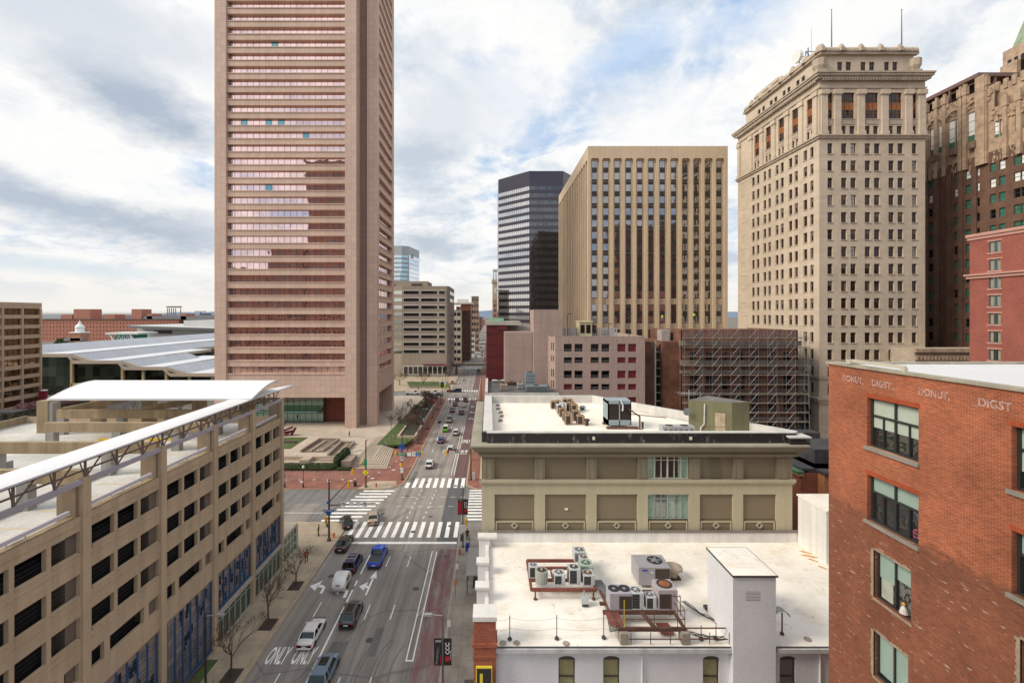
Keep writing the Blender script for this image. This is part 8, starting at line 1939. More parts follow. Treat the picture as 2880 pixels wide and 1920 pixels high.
signal(L2,-3.45,68.0,4.1,False); b=MB(); b.box(-4.5,-3.7,68.05,68.15,2.45,3.6,0); b.box(-4.35,-3.8,67.95,68.05,1.2,2.2,1); b.build('notice_board',[swhite,galv],L2)
lamp('lamp with grey and black CCC banners beside the plaza lawn',-18.3,123.8,9.4,('grey','ccc'),head=1)
lamp('lamp with red banners farther along the plaza pavement',-18.9,153,9.4,('red','ccc'),head=-1)
lamp('lamp with dark banners at the corner of the second junction',-19.3,187,9.4,('grey','red'),head=-1)
lamp('lamp with single red banner on the far right pavement',-3.6,138,9.4,('red',None),head=-1)
lamp('dark lamp post on the left pavement before the blue grilles',-24.3,39.0,9.3,None,head=1,col=flat('post_nearblack',(.03,.025,.025)))
for i,(nx,ny) in enumerate(((1253,1095),(1260,1075),(1289,1063),(1316,1058),(1305,1072))):
    x,y=G(nx,ny); lamp(['first','second','third','fourth','fifth'][i]+' lamp post beyond the second junction, from the left',x,y,9,None,head=1)
for i,x in enumerate((-160,-120,-100)): lamp(['dark lamp beside the tan office block','dark lamp in front of the exhibition hall','dark lamp near the granite tower, left'][i],x,150+i*8,9,None,head=1,group='lamps by the exhibition hall')
t=thing('timber_pole','thin brown utility pole right of the second junction','pole',(-3.2,180,0)); b=MB(); b.tube((-3.2,180,0),(-3.2,180,13),.15,.1,6); b.build('shaft',brn_,t)
for i,(nx,ny) in enumerate(((853,1371.7),(801,1371))):
    x,y=G(nx,ny); t=thing('post_lamp',['black ornamental post lamp behind the red brick pavement fence','thin black post beside the garage end'][i],'street lamp',(x,y,.15)); b=MB(); b.tube((x,y,.15),(x,y,3.9),.07,.05,8); b.lathe((x,y,.15),[(.2,0),(.14,.6),(.07,.8)],8); b.build('post',trim,t)
    if i==0: b=MB(); b.lathe((x,y,3.9),[(.06,0),(.22,.1),(.26,.4),(.12,.6),(.02,.75)],8); b.build('lantern',mk('lantern_glass',(.55,.56,.52),.3,.0,1),t)
# hydrants, bins, boxes
def hydrant(lab,x,y,col):
    t=thing('fire_hydrant',lab,'hydrant',(x,y,.15)); m_=flat('hyd_%d'%int(col[1]*100),col,.5)
    b=MB(); b.lathe((x,y,.15),[(.2,0),(.2,.06),(.13,.08),(.13,.55),(.16,.58),(.13,.7),(.05,.8),(0,.82)],10); b.build('barrel',m_,t); b=MB(); b.lathe((x-.22,y,.6),[(.07,0),(.07,.44)],8,0,0); b.lathe((x,y-.2,.55),[(.08,0),(.08,.2)],8,0,1); b.build('cap',m_,t)
hydrant('orange fire hydrant at the near left corner',-24.35,71.3,(.75,.20,.02)); hydrant('red fire hydrant on the far left corner',-22.9,92.2,(.55,.02,.02)); hydrant('rusty orange fire hydrant at the near right corner',-4.3,66.4,(.45,.13,.03))
t=thing('litter_bin','black slatted litter bin on the red brick pavement','bin',(-27.3,92.6,.15)); b=MB(); b.lathe((-27.3,92.6,.15),[(.3,0),(.34,.9),(.36,.95),(.3,1.0),(.2,1.0)],12); b.build('body',trim,t)
t=thing('mail_box','blue mail box beside the near right lamp','mail box',(-3.2,67.2,.15)); b=MB(); b.box(-3.5,-2.95,66.9,67.4,.35,1.2); b.lathe((-3.5,67.15,1.2),[(.25,0),(.25,.55)],12,0,0); 
for sx in (-3.47,-3.0):
    for syy in (66.95,67.35): b.box(sx-.03,sx+.03,syy-.03,syy+.03,.15,.36)
b.build('body',flat('mail_blue',(.01,.04,.25),.4),t)
for i,(x,y) in enumerate(((-4.15,56.0),(-4.2,59.5),(-4.3,48.5))):
    t=thing('parking_sign',['orange topped temporary sign beside the bus lane','grey leaning sign at the right kerb','thin sign post near the lower lamp'][i],'sign',(x,y,.15)); b=MB(); b.tube((x,y,.15),(x+.08*i,y,2.5),.03,None,6); b.build('post',galv,t); b=MB(); b.box(x-.18,x+.18,y-.05,y-.03,1.8,2.5); b.build('plate',[mk('plate_orange',(.55,.2,.08),.6),swhite,swhite][i],t)
# bus shelter
t=thing('bus_shelter','grey roofed bus shelter against the white painted building','bus shelter',(-1.9,60,.15))
b=MB(); b.box(-2.9,-1.35,56.5,63.2,2.55,2.68,0); b.box(-1.35,-1.2,56.5,63.2,2.45,2.78,1); 
for k in range(14): b.box(-1.34,-1.21,56.7+k*.47,56.9+k*.47,2.785,2.80,2)
b.build('roof',[mk('shelter_grey',(.20,.20,.20),.4,.1,1),trim,swhite],t)
b=MB()
for yy in (56.6,59.8,63.0): b.box(-1.5,-1.4,yy,yy+.1,.15,2.55); b.box(-2.8,-2.7,yy,yy+.1,.15,2.55)
b.build('post',trim,t); b=MB(); b.box(-1.46,-1.44,56.8,62.9,.5,2.4); b.build('glass_panel',glass('shelter_glass',(.25,.27,.27),.1),t)
b=MB(); b.box(-2.1,-1.6,57.5,62,.55,.62); b.build('bench',trim,t)
t=thing('doorway_canopy','red shopfront sign board on the pavement side of the white building','sign',(-1.6,52,3)); b=MB(); b.box(-1.25,-1.0,47.3,56.3,2.9,3.7,0); b.build('board',mk('shop_red',(.35,.02,.02),.5,.2,1),t)
# ================================================================ people
skin=mk('skin',(.30,.17,.11),.6,.05,4)
def skel(name,pts,edges,mat_,parent):
    me=bpy.data.meshes.new(name); me.from_pydata([p[:3] for p in pts],edges,[]); me.materials.append(mat_)
    ob=bpy.data.objects.new(name,me); COL.objects.link(ob); ob.parent=parent; ORG[ob.name]=(0,0,0)
    sk=ob.modifiers.new('skin','SKIN'); 
    if not me.skin_vertices: 
        bpy.context.view_layer.objects.active=ob
    for i,v in enumerate(me.skin_vertices[0].data): v.radius=(pts[i][3],pts[i][3]*(pts[i][4] if len(pts[i])>4 else 1)); v.use_root=(i==0)
    sb=ob.modifiers.new('sub','SUBSURF'); sb.levels=1; sb.render_levels=1
    return ob
def person(lab,x,y,rot,top,legs,hair=(.03,.02,.015),stride=.25,h=1.75,z=.15,group=None,lean=0):
    t=thing('person',lab,'person',(x,y,z),group,rot,local=True); t.scale=(h/1.75,)*3
    s=stride
    P=[(0,0,.95,.13),(0,.01+lean*.3,1.15,.125),(0,.02+lean*.8,1.38,.14),(0,.02+lean,1.50,.06),(0,.03+lean,1.58,.075),(0,.035+lean,1.68,.095),
       (.18,.02+lean*.8,1.42,.06),(.24,-.02+s*.3,1.15,.045),(.25,.06+s*.7,.92,.034),(-.18,.02+lean*.8,1.42,.06),(-.24,-.02-s*.2,1.15,.045),(-.25,.04-s*.4,.92,.034),
       (.10,0,.90,.09),(.11,s*.55+.02,.50,.062),(.11,s*.62-.05,.10,.042),(.11,s*.62+.10,.04,.045),(-.10,0,.90,.09),(-.11,-s*.35+.03,.50,.062),(-.11,-s*.9,.11,.042),(-.11,-s*.9+.15,.04,.045)]
    E=[(0,1),(1,2),(2,3),(3,4),(4,5),(2,6),(6,7),(7,8),(2,9),(9,10),(10,11),(0,12),(12,13),(13,14),(14,15),(0,16),(16,17),(17,18),(18,19)]
    # hands: palm and five short curled fingers each
    for hi,sg in ((8,1),(11,-1)):
        hx,hy,hz=P[hi][:3]; pi=len(P); P.append((hx,hy+.02,hz-.08,.030)); E.append((hi,pi))
        for f in range(4): P.append((hx+.004*sg,hy-.012+f*.02,hz-.13,.009)); P.append((hx-.012*sg,hy-.010+f*.02,hz-.165+.006*abs(f-1),.008)); E.append((pi,len(P)-2)); E.append((len(P)-2,len(P)-1))
        P.append((hx-.02*sg,hy+.06,hz-.10,.010)); E.append((pi,len(P)-1))
    skel('body',P,E,skin,t)
    J=[(0,0,.90,.165),(0,.01+lean*.3,1.12,.155),(0,.02+lean*.8,1.36,.165),(.19,.02+lean*.8,1.42,.085),(.24,-.02+s*.3,1.15,.068),(.25,.05+s*.62,.97,.055),(-.19,.02+lean*.8,1.42,.085),(-.24,-.02-s*.2,1.15,.068),(-.25,.03-s*.35,.97,.055)]
    skel('jacket',J,[(0,1),(1,2),(2,3),(3,4),(4,5),(2,6),(6,7),(7,8)],top,t)
    T=[(0,0,.93,.14),(.10,0,.86,.11),(.11,s*.55+.02,.50,.082),(.11,s*.62-.04,.13,.062),(-.10,0,.86,.11),(-.11,-s*.35+.03,.50,.082),(-.11,-s*.88,.14,.062)]
    skel('trousers',T,[(0,1),(1,2),(2,3),(0,4),(4,5),(5,6)],legs,t)
    b=MB(); b.lathe((0,.02+lean,1.70),[(.085,-.07),(.105,-.01),(.09,.06),(.04,.09),(0,.095)],10); b.build('hair',flat('hair_%d'%int(hair[0]*100),hair,.8),t)
    b=MB(); b.lathe((.035,.125+lean,1.69),[(.012,0),(0,.008)],6,0,1); b.lathe((-.035,.125+lean,1.69),[(.012,0),(0,.008)],6,0,1); b.box(-.012,.012,.115+lean,.15+lean,1.64,1.68,1); b.box(-.03,.03,.118+lean,.128+lean,1.60,1.61,0); b.build('face',[sblack,skin],t)
    b=MB()
    for (fx_,fy_) in ((.11,s*.62+.03),(-.11,-s*.9+.08)): b.box(fx_-.05,fx_+.05,fy_-.12,fy_+.16,0,.09)
    b.build('shoes',sblack,t)
    return t
def cl(n,c): return mk('cloth_'+n,c,.85,.15,4)
dk=cl('black',(.02,.018,.022)); nv=cl('navy',(.03,.04,.07)); gr=cl('grey',(.20,.20,.22)); jn=cl('denim',(.05,.07,.13)); or_=cl('orange',(.65,.10,.03)); lm=cl('lime',(.45,.75,.05)); md=cl('maroon',(.10,.03,.05)); wt_=cl('white',(.6,.6,.62))
p1=person('person in a dark coat holding something lime, standing at the near left corner',-27.0,71.9,-80,md,dk,stride=.08,lean=.06)
b=MB(); b.box(.22,.42,.10,.26,.72,.92); b.build('carried_bag',lm,p1)
p2=person('person in dark jacket with orange backpack walking on the left pavement',-25.8,64.2,10,dk,jn,stride=.3)
b=MB(); b.box(-.17,.17,-.30,-.10,1.0,1.35); b.build('backpack',or_,p2)
person('person in dark clothes striding across the pale plaza',-38.7,126.0,95,dk,dk,stride=.4,z=1.2)
person('pedestrian in black on the roadway near the second junction',-15.4,179,180,dk,nv,stride=.2,z=0)
person('pedestrian in dark jacket past the second junction',-18.6,212,0,dk,jn,stride=.2); person('pedestrian in pale jacket past the second junction',-18.0,210.5,20,wt_,jn,stride=.2)
person('cyclist in black waiting at the near right corner',-3.4,70.6,0,dk,dk,stride=.05); 
person('person in navy by the tower lobby glass',-62,138.0,0,nv,jn,stride=.1,z=1.2)
person('worker in a lime vest on the top of the scaffolded building',zx(1950,104),103.6,0,lm,dk,stride=.1,z=sv(258)); person('worker in a lime vest in the gap between brick wings',zx(1865,107),107.5,0,lm,gr,stride=.1,z=sv(300))
person('pedestrian in dark coat near the office block lawn',-33,212,90,dk,dk,stride=.2)
# bicycle of the waiting cyclist
t=thing('bicycle','dark bicycle leaning at the near right corner lamp','bicycle',(-3.0,69.8,.15)); b=MB()
for yy in (69.2,70.3):
    for k in range(14):
        a0,a1=2*math.pi*k/14,2*math.pi*(k+1)/14; b.tube((-3.0,yy+.33*math.cos(a0),.50+.33*math.sin(a0)),(-3.0,yy+.33*math.cos(a1),.50+.33*math.sin(a1)),.022,None,5)
b.build('wheel',tyre,t); b=MB(); b.tube((-3,69.2,.5),(-3,69.6,.95),.02); b.tube((-3,69.6,.95),(-3,70.1,1.0),.02); b.tube((-3,70.1,1.0),(-3,69.7,.48),.02); b.tube((-3,69.7,.48),(-3,69.6,.95),.02); b.tube((-3,70.3,.5),(-3,70.1,1.15),.02); b.tube((-3.25,70.1,1.15),(-2.75,70.1,1.15),.02); b.box(-3.06,-2.94,69.5,69.7,1.0,1.06); b.build('frame',trim,t)
# ================================================================ trees
bark=mk('bark',(.075,.050,.038),.95,.25,3,fine=.2); twig=mk('twig_brown',(.12,.075,.060),.95,.2,2)
def bare_tree(lab,x,y,z,h,seed,spread=.9,depth=5,group=None,name='bare_tree',th=.10,lowf=.33,wild=.5,tm=None):
    rg=random.Random(seed); t=thing(name,lab,'tree',(x,y,z),group); b=MB(); B=MB()
    def grow(p,d,ln,r,dep,mb):
        q=p+d*ln; mb.tube(p,q,r,r*.72,5 if dep>2 else 4,0,cap=False)
        if dep==0: return
        n=2 if rg.random()<.55 else 3
        for _ in range(n):
            nd=(d+Vector((rg.uniform(-1,1),rg.uniform(-1,1),rg.uniform(-.35,.55)))*wild*spread*1.35).normalized()
            grow(q if rg.random()<.75 else p+d*ln*rg.uniform(.5,.9),nd,ln*rg.uniform(.62,.88),max(r*.60,.012 if wild<.6 and name=='bare_tree' else .02),dep-1,B)
    p=Vector((x,y,z)); top=Vector((x+.05*rg.uniform(-1,1),y,z+h*lowf)); b.tube(p,top,th,th*.75,7,0,cap=False)
    b.build('trunk',bark,t)
    for _ in range(5):
        d=Vector((rg.uniform(-1,1)*spread,rg.uniform(-1,1)*spread,rg.uniform(.6,1.3))).normalized(); grow(top-Vector((0,0,rg.uniform(0,h*.06))),d,h*.20*rg.uniform(.8,1.2),th*.55,depth,B)
    B.build('crown',tm or twig,t); return t
def pit(x,y):
    b=MB(); b.box(x-.75,x+.75,y-1.0,y+1.0,.14,.16); b.build('tree_pit',M['soil'],kind='structure')
for i,(x,y,h) in enumerate(((-24.9,58.6,5.0),(-24.9,51.3,6.0),(-24.9,43.9,6.4),(-25.0,36.2,6.2))):
    bare_tree(['bare street tree nearest the corner on the left pavement','bare street tree before the second shopfront','bare street tree opposite the white sedan','bare street tree at the bottom of the left pavement'][i],x,y,.16,h,20+i,group='bare trees in square pits',depth=5); pit(x,y)
for i,(nx,ny,h) in enumerate(((1146,1283,4.4),(1180,1248,5.0),(1202,1207,6),(1230,1152,5),(1240,1137,5))):
    x,y=G(nx,ny); bare_tree(['slim bare sapling nearest the stacked sign mast','second slim sapling on the brick pavement','third sapling beside the lawn planter','fourth sapling near the second junction','last sapling before the second junction'][i],x,y,.15,h,40+i,spread=.45,group='saplings on the brick pavement',depth=4,th=.07); pit(x,y)
# ================================================================ plaza in front of the granite tower
pl=M['plaza']; stp=mk('plaza_step',(.50,.42,.33),.85,.12,.6,fine=.08); stpd=mk('planter_stone',(.33,.26,.21),.85,.2,.5,fine=.1,streak=.1)
b=MB(); b.prism([(-100,109.6),(-46,109.6),(-46,108),(-27.6,108),(-28.4,127),(-26.6,128),(-26.6,190),(-100,190)],.1,1.2); b.build('plaza',[pl],kind='structure')
t=thing('plaza_steps','broad pale stone steps wrapping the plaza corner','steps',(-27,107,.15))
n=8
b=MB()
for k in range(n):
    z0=.15+(1.05/n)*k; z1=.15+(1.05/n)*(k+1); o=(n-k)*.56-.1
    def ring_(e): return [(-31.3,108-o*1.12-e),(-27.6+o+e,108-o*1.12-e),(-28.4+o*.62+e,127)]
    q=ring_(0); b.prism([q[0],q[1],q[2],(-31.3,127)],z0,z1-.0,0)
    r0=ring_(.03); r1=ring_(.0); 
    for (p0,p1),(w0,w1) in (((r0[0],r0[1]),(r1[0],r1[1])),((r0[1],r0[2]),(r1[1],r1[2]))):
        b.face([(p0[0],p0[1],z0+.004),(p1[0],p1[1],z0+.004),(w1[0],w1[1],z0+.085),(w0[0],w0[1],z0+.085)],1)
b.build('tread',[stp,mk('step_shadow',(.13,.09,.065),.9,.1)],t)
b=MB()
for k in range(5): 
    xx=-27.0+k*.3; yy=110+k*3.2
    b.tube((xx,yy+1,.9),(xx-.9,yy+2.6,2.1),.03,None,5); b.tube((xx,yy+1,.2),(xx,yy+1,.9),.03,None,5); b.tube((xx-.9,yy+2.6,1.2),(xx-.9,yy+2.6,2.1),.03,None,5)
b.build('handrail',mk('rail_alu',(.45,.43,.40),.4,.1,1,metal=.4),t)
# sunken beds, walls and planters
def wallbox(name,lab,lst,m_=None,cat='planter'):
    x=sum(l[0]+l[1] for l in lst)/2/len(lst); y=sum(l[2]+l[3] for l in lst)/2/len(lst); t=thing(name,lab,cat,(x,y,.15)); b=MB()
    for l in lst: b.box(*l)
    b.build('wall',m_ or stpd,t); return t
wallbox('retaining_wall','dark stone block wall left of the plaza steps',[(-33.6,-31.35,103.2,108,.1,1.9)])
wallbox('retaining_wall','long low stone wall along the planted bed',[(-75,-34.5,104.9,105.4,.1,1.0),(-75,-34.5,107.1,107.6,.1,1.65),(-43.6,-41.4,104.4,107,.1,1.7),(-75,-46.1,107.7,109.5,.1,1.3),(-39.5,-34.5,106.3,107,.1,1.3)],mk('wall_tan',(.44,.35,.28),.85,.15,.5,fine=.1))
b=MB(); b.box(-75,-34.6,105.45,107.05,.1,.85); b.build('ledge_paving',M['walk_left'],kind='structure')
bed=mk('pond_bed',(.20,.15,.11),.9,.3,.6,fine=.2)
for i,(x0,x1,y0,y1,sh) in enumerate(((-46.3,-41.0,111.8,122.4,.6),(-38.6,-35.2,109.0,119.4,-.2))):
    t=thing('sunken_basin',['left dry stone basin with angled walls on the plaza','right dry stone basin with angled walls on the plaza'][i],'basin',((x0+x1)/2,y0,1.2)); b=MB()
    q=[(x0,y0),(x1,y0),(x1+sh,y1),(x0+sh,y1)]
    b.prism([(a,c) for a,c in q],1.2,1.26); b.build('floor',bed,t)
    b=MB()
    for a,c in ((q[0],q[3]),(q[3],q[2]),(q[1],q[2])): b.bar((a[0],a[1],1.5),(c[0],c[1],1.5),.45,.75)
    b.bar((q[0][0]+2,q[0][1]+.5,1.35),(q[3][0]+2,q[3][1]-1,1.35),.9,.35); b.build('wall',stpd,t)
    b=MB(); rg=random.Random(i)
    for k in range(6): xx=x0+3.6+k*.5; yy=y0+1+k*.75; b.box(xx,xx+.5,yy,yy+.4,1.3,1.5)
    b.build('rubble_block',mk('block_white',(.6,.58,.55),.8,.1,1),t)
b=MB(); b.prism([(-78,114.8),(-50.2,114.8),(-50.0,125.4),(-78,125.4)],1.2,1.3,0); b.build('lawn',M['grass'],kind='structure')
wallbox('stone_bench','long dark bench on the small plaza lawn',[(-55.5,-51.0,119.6,120.6,1.3,1.7)],mk('bench_dark',(.10,.06,.05)),'bench')
t=thing('sculpture','dark red steel bar sculpture on the plaza lawn','sculpture',(-57,127,1.2)); b=MB()
for p_,q_ in (((-63.5,124,1.2),(-62.5,123,3.4)),((-64,123,2.0),(-60.0,123.4,3.6)),((-64,123.5,1.6),(-60.2,124.2,2.4)),((-62.5,123,1.2),(-59.8,123,2.6)),((-60.6,124,1.3),(-59.3,123.6,3.3))): b.bar((p_[0]+5.0,p_[1]+4,p_[2]),(q_[0]+5.0,q_[1]+4,q_[2]),.5)
b.build('beam',mk('sculpture_red',(.13,.02,.03),.5,.15,1),t)
# raised green planter with bare shrubs, lawn strip
b=MB(); b.prism([(-29.3,118.3),(-22.1,118.3),(-20.6,124.3),(-25.2,124.3),(-24.0,131),(-20.0,187),(-26.6,187),(-28.8,133)],.9,1.32); b.build('lawn',M['grass'],kind='structure')
t=thing('raised_planter','long raised stone planter holding bare shrubs beside the lawn','planter',(-22.6,155,.15)); b=MB()
for p_,q_ in (((-25.0,124.8),(-20.4,124.8)),((-20.4,124.8),(-20.4,186)),((-25.0,124.8),(-25.0,186)),((-25.0,186),(-20.4,186))): b.bar((p_[0],p_[1],1.0),(q_[0],q_[1],1.0),.6,1.7)
b.build('wall',mk('planter_tan',(.46,.36,.28),.85,.12,.5,fine=.1),t); b=MB(); b.box(-24.7,-20.7,125.1,185.7,.3,1.55); b.build('planting_soil',mk('ivy_soil',(.05,.055,.03),.95,.5,1.2,fine=.4),t)
rg=random.Random(5)
shrubm=mk('shrub_twig',(.15,.095,.075),.95,.3,2)
for k in range(16):
    xx=-24.3+rg.random()*3.0; yy=128+k*3.4+rg.random(); ds=['nearest','second','third','fourth','fifth','sixth','seventh','eighth','ninth','tenth','eleventh','twelfth','thirteenth','fourteenth','fifteenth','farthest'][k]
    bare_tree(ds+' bare multi stemmed shrub in the raised planter',xx,yy,1.5,4.6+1.4*rg.random(),100+k,spread=.8,depth=6,group='bare shrubs in the raised planter',name='bare_shrub',th=.05,lowf=.1,tm=shrubm)
for k in range(5):
    xx=-28.6+1.0*rg.random(); yy=133+k*7; bare_tree(['first','second','third','fourth','fifth'][k]+' thin bare tree on the lawn strip left of the planter',xx,yy,1.3,4.6,140+k,spread=.7,depth=5,group='thin trees on the lawn strip',th=.06,tm=shrubm)
leafm=[mk('leaf_dark',(.022,.045,.018),.8,.4,3,fine=.3),mk('leaf_mid',(.045,.075,.025),.8,.4,3,fine=.3),mk('leaf_brown',(.10,.06,.04),.9,.4,3,fine=.3)]
def leafy(b,fn,n,sz,seed,nm=2):
    rg=random.Random(seed)
    for _ in range(n):
        p=Vector(fn(rg)); a=Vector((rg.uniform(-1,1),rg.uniform(-1,1),rg.uniform(-1,1))).normalized(); c=a.orthogonal().normalized()*sz*rg.uniform(.6,1.3); d=a.cross(c).normalized()*sz*rg.uniform(.5,1.1)
        b.face([p-c,p-d*.6,p+c,p+d*.6],rg.randrange(nm) if p.z>0 else 0)
def boxfn(x0,x1,y0,y1,z0,z1): return lambda rg:(rg.uniform(x0,x1),rg.uniform(y0,y1),z0+(z1-z0)*rg.random()**.6*(.75+.25*math.sin(rg.random()*9)))
t=thing('hedge','long dark evergreen hedge behind the brick pavement','hedge',(-45,103,.15)); b=MB(); b.box(-60,-35.3,101.9,104.2,.15,.6,2); leafy(b,boxfn(-60,-34.9,101.5,104.7,.2,1.15),7500,.15,1); b.build('foliage',leafm,t)
t=thing('bush','tall dark evergreen bush beside the retaining wall','bush',(-34.5,106,.15)); b=MB()
def ell(cx_,cy_,cz_,rx,ry,rz):
    def f(rg):
        while 1:
            p=(rg.uniform(-1,1),rg.uniform(-1,1),rg.uniform(-1,1)); q=p[0]**2+p[1]**2+p[2]**2
            if .35<q<1: return (cx_+p[0]*rx,cy_+p[1]*ry,cz_+p[2]*rz)
    return f
leafy(b,ell(-34.5,104.9,1.5,1.2,2.4,1.7),2600,.2,2); leafy(b,ell(-34.2,108,2.0,1.1,2.2,1.5),1500,.2,3); b.build('foliage',leafm,t)
t=thing('bush','low yellow green shrubs in front of the retaining wall','bush',(-37,102.6,.15)); b=MB(); leafy(b,boxfn(-34.4,-31.0,101.6,103.1,.15,.7),1200,.13,6); b.build('foliage',[mk('leaf_yellowgreen',(.11,.14,.03),.8,.3,3,fine=.3),leafm[1]],t)
# construction fence around the plaza and brick pavement
fm=mk('fence_mesh_metal',(.50,.49,.47),.5,.1,1,metal=.3)
def fence(lab,pts,h=1.8,z=.15,grp=None):
    t=thing('construction_fence',lab,'fence',(pts[0][0],pts[0][1],z),grp)
    for i,(x,y) in enumerate(pts):
        b=MB(); b.tube((x,y,z),(x,y,z+h),.032,None,6); b.build('post',fm,t)
        b=MB(); b.box(x-.3,x+.3,y-.12,y+.12,z,z+.09); b.build('foot',swhite,t)
    b=MB()
    for (x,y),(x1,y1) in zip(pts,pts[1:]):
        for v in (.1,h-.03): b.tube((x,y,z+v),(x1,y1,z+v),.016,None,4)
        n=int(math.hypot(x1-x,y1-y)/.45)
        for k in range(n): f=k/n; b.tube((x+(x1-x)*f,y+(y1-y)*f,z+.1),(x+(x1-x)*f,y+(y1-y)*f,z+h-.03),.006,None,3,cap=False)
        for k in range(5): v=.3+k*.3; b.tube((x,y,z+v),(x1,y1,z+v),.005,None,3,cap=False)
    b.build('mesh',fm,t)
fence('long mesh fence along the brick pavement',[(-46+k*3.0,96.0+.05*k) for k in range(6)]+[(-28.5,96.6),(-26.0,98.2),(-24.3,100.5),(-22.8,104),(-22.0,108)])
fence('upper mesh fence across the pale plaza',[(-68+k*4.4,129.5-.55*k) for k in range(8)]+[(-34,123.5)],2.2,1.2)
for i,(x,y) in enumerate(((-44,94.6),(-39,94.8),(-33.5,95.1),(-29,95.4),(-24.8,96.8),(-21.4,102),(-20.6,106))):
    t=thing('fence_foot',['white plastic foot at the fence start','white plastic foot second along the fence','white plastic foot third along the fence','white plastic foot near the diamond sign','white plastic foot near the kerb ramp','white plastic foot at the fence bend','white plastic foot at the fence end'][i],'barrier foot',(x,y,.15),'white feet along the mesh fence'); b=MB(); b.box(x-.35,x+.35,y-.18,y+.18,.16,.30); b.lathe((x,y,.30),[(.08,0),(.06,.12)],8); b.build('block',swhite,t)
for i,(nx,ny) in enumerate(((1345,1345),(1282,1078),(1290,1081),(1337,1078),(1063,1135))):
    x,y=G(nx,ny); x=-4.0 if i==0 else x; t=thing('traffic_cone',['orange cone by the far right signal mast','orange cone at the second junction left','orange cone next to the left one','orange barrel at the right of the far junction','orange cone on the far lane'][i],'cone',(x,y,.02)); b=MB(); b.lathe((x,y,.02),[(.28,0),(.28,.05),(.17,.06),(.05,.85),(0,.86)],10); b.build('body',flat('cone_orange',(.75,.16,.02),.5),t)
# trees by the office block and hall, blossom shrubs
for i,(x,y,h,sd) in enumerate(((-44,224,9,1),(-32,222,8,2),(-27,300,12,3),(-24,338,13,4),(-30,352,14,5),(-21,345,11,6),(-19,362,10,7))):
    bare_tree(['bare round tree before the office block entrance, left','bare round tree before the office block entrance, right','bare tree beside the footbridge support','broad brown bare tree beyond the footbridge','tall brown bare tree behind the broad one','brown bare tree close to the far kerb','small bare tree beyond the footbridge kerb'][i],x,y,.3,h,200+sd,spread=1.0,depth=6,th=.2,lowf=.25,tm=twig,wild=.6)
for i,(x,y,h) in enumerate(((-150,186,9),(-128,182,9),(-172,176,8),(-176,180,8),(-118,150,7),(-105,155,7),(-95,150,7),(-110,162,7))):
    bare_tree(['bare tree before the dark hall glazing, left','bare tree before the dark hall glazing, middle','bare tree by the tan office corner','second bare tree by the tan office corner','bare dark tree behind the garage canopy, first','bare dark tree behind the garage canopy, second','bare dark tree behind the garage canopy, third','bare dark tree behind the garage canopy, fourth'][i],x,y,.1,h,300+i,spread=1.0,depth=5,th=.18,tm=twig)
t=thing('blossom_shrub','pink blossoming shrub row below the tan office block','shrub',(-168,168,0)); b=MB(); 
for k in range(5): leafy(b,ell(-168+k*1.5,164+k*3.2,1.6,2.2,2.6,1.8),900,.25,50+k)
b.build('foliage',[mk('blossom_pink',(.55,.30,.32),.8,.2,2,fine=.2),mk('blossom_dark',(.30,.13,.12),.8,.2,2,fine=.2)],t)
t=thing('hedge','green and russet hedge strip by the tan office block','hedge',(-160,160,0)); b=MB(); leafy(b,boxfn(-166,-150,140,186,.1,1.1),5000,.3,61,3); b.build('foliage',leafm,t)
for i,(nx,z,h,w_) in enumerate(((175,400,13,12),(205,395,10,9),(188,388,8,11),(247,398,10,6))):
    x=zx(nx,z); t=thing('evergreen_tree',['broad dark evergreen left of the domed cupola tower','smaller evergreen touching the cupola tower','low brownish tree before the evergreens','dark tree right of the cupola tower'][i],'tree',(x,z,0)); b=MB(); b.tube((x,z,0),(x,z,h*.5),.5,.3,6); b.build('trunk',bark,t)
    b=MB(); rg=random.Random(i)
    for k in range(7): leafy(b,ell(x+rg.uniform(-.5,.5)*w_,z+rg.uniform(-4,4),h*rg.uniform(.4,.75)+2,w_*.3,4,h*.28),330,.7,70+k+i*9)
    b.build('crown',leafm if i!=2 else [leafm[2],leafm[1]],t)
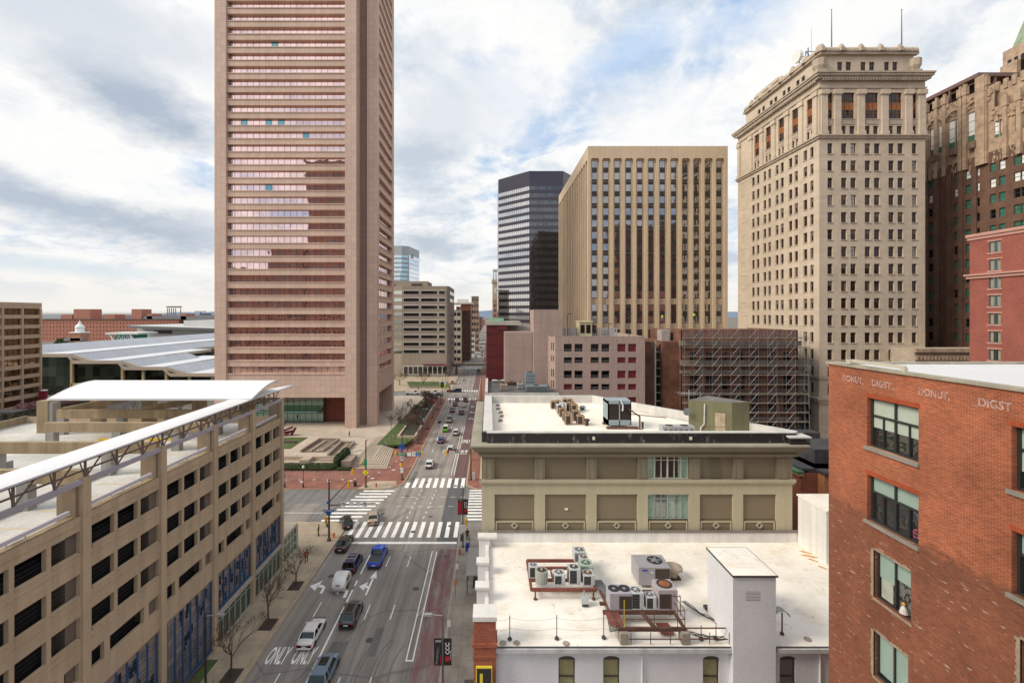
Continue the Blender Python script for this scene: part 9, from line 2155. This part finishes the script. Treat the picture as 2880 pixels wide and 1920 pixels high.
# red banner sculpture and shelter at the left
t=thing('banner_pillar','dark red pillar at the corner of the tan office block','pillar',(zx(121,165),165,0)); b=MB(); x=zx(121,165); b.box(x-1.2,x+1.2,164.5,165.5,1,7.5); b.build('shaft',mk('pillar_red',(.22,.02,.04),.5,.1,1),t); b=MB(); b.lathe((x+.5,165,7.5),[(1.0,0),(1.0,.3),(.0,.5)],10); b.build('cap',swhite,t)
t=thing('shelter','dark flat roofed shelter before the tan office block','shelter',(zx(25,120),120,0)); x=zx(25,120); b=MB(); b.box(x-9,x+3.4,118,122,9.2,9.7); b.build('roof',trim,t)
b=MB(); b.box(x-1.3,x-.9,119.5,120.5,0,9.2); b.build('post',trim,t); b=MB(); b.box(x-7,x-1.4,119.8,120,3,8.6); b.build('glass_wall',M['darkglass'],t)
# cars parked along the street before the hall
for i in range(8):
    x=-150+i*7.2; car(['white','grey','black','red','silver','blue','dark grey','pale'][i]+' car parked behind the garage canopies','car',['suv','sedan'][i%2],x,143+(i%3),[(.6,.6,.6),(.25,.25,.26),(.03,.03,.03),(.25,.03,.03),(.45,.45,.46),(.04,.08,.2),(.1,.1,.1),(.5,.5,.45)][i],rot=90,group='cars parked behind the garage')

# ---- meshes that hold several separate pieces become one part each
def split_pieces(o):
    me=o.data; n=len(me.vertices); par=list(range(n))
    def f(a):
        while par[a]!=a: par[a]=par[par[a]]; a=par[a]
        return a
    for p in me.polygons:
        v=p.vertices; a=f(v[0])
        for k in v[1:]: par[f(k)]=a
    G_={}
    for p in me.polygons: G_.setdefault(f(p.vertices[0]),[]).append(p)
    if len(G_)<2: return
    co=[tuple(v.co) for v in me.vertices]; base=o.name.split('.')[0]
    for ps in G_.values():
        idx={}; vs=[]; fs=[]; ms_=[]
        for p in ps:
            q=[]
            for k in p.vertices:
                if k not in idx: idx[k]=len(vs); vs.append(co[k])
                q.append(idx[k])
            fs.append(q); ms_.append(p.material_index)
        m2=bpy.data.meshes.new(base); m2.from_pydata(vs,[],fs)
        for mt in me.materials: m2.materials.append(mt)
        m2.polygons.foreach_set('material_index',ms_); n2=bpy.data.objects.new(base,m2); COL.objects.link(n2); n2.parent=o.parent; n2.location=o.location
    bpy.data.objects.remove(o)
SPLIT={'carved_panel','corner_urn','glazing','column','side_glazing','blind_panel','post','wall_light','downpipe','yellow_kerb','cable'}
for o in list(COL.objects):
    if o.type=='MESH' and o.parent is not None and o.name.split('.')[0] in SPLIT and not o.get('kind') and len(o.children)==0: split_pieces(o)
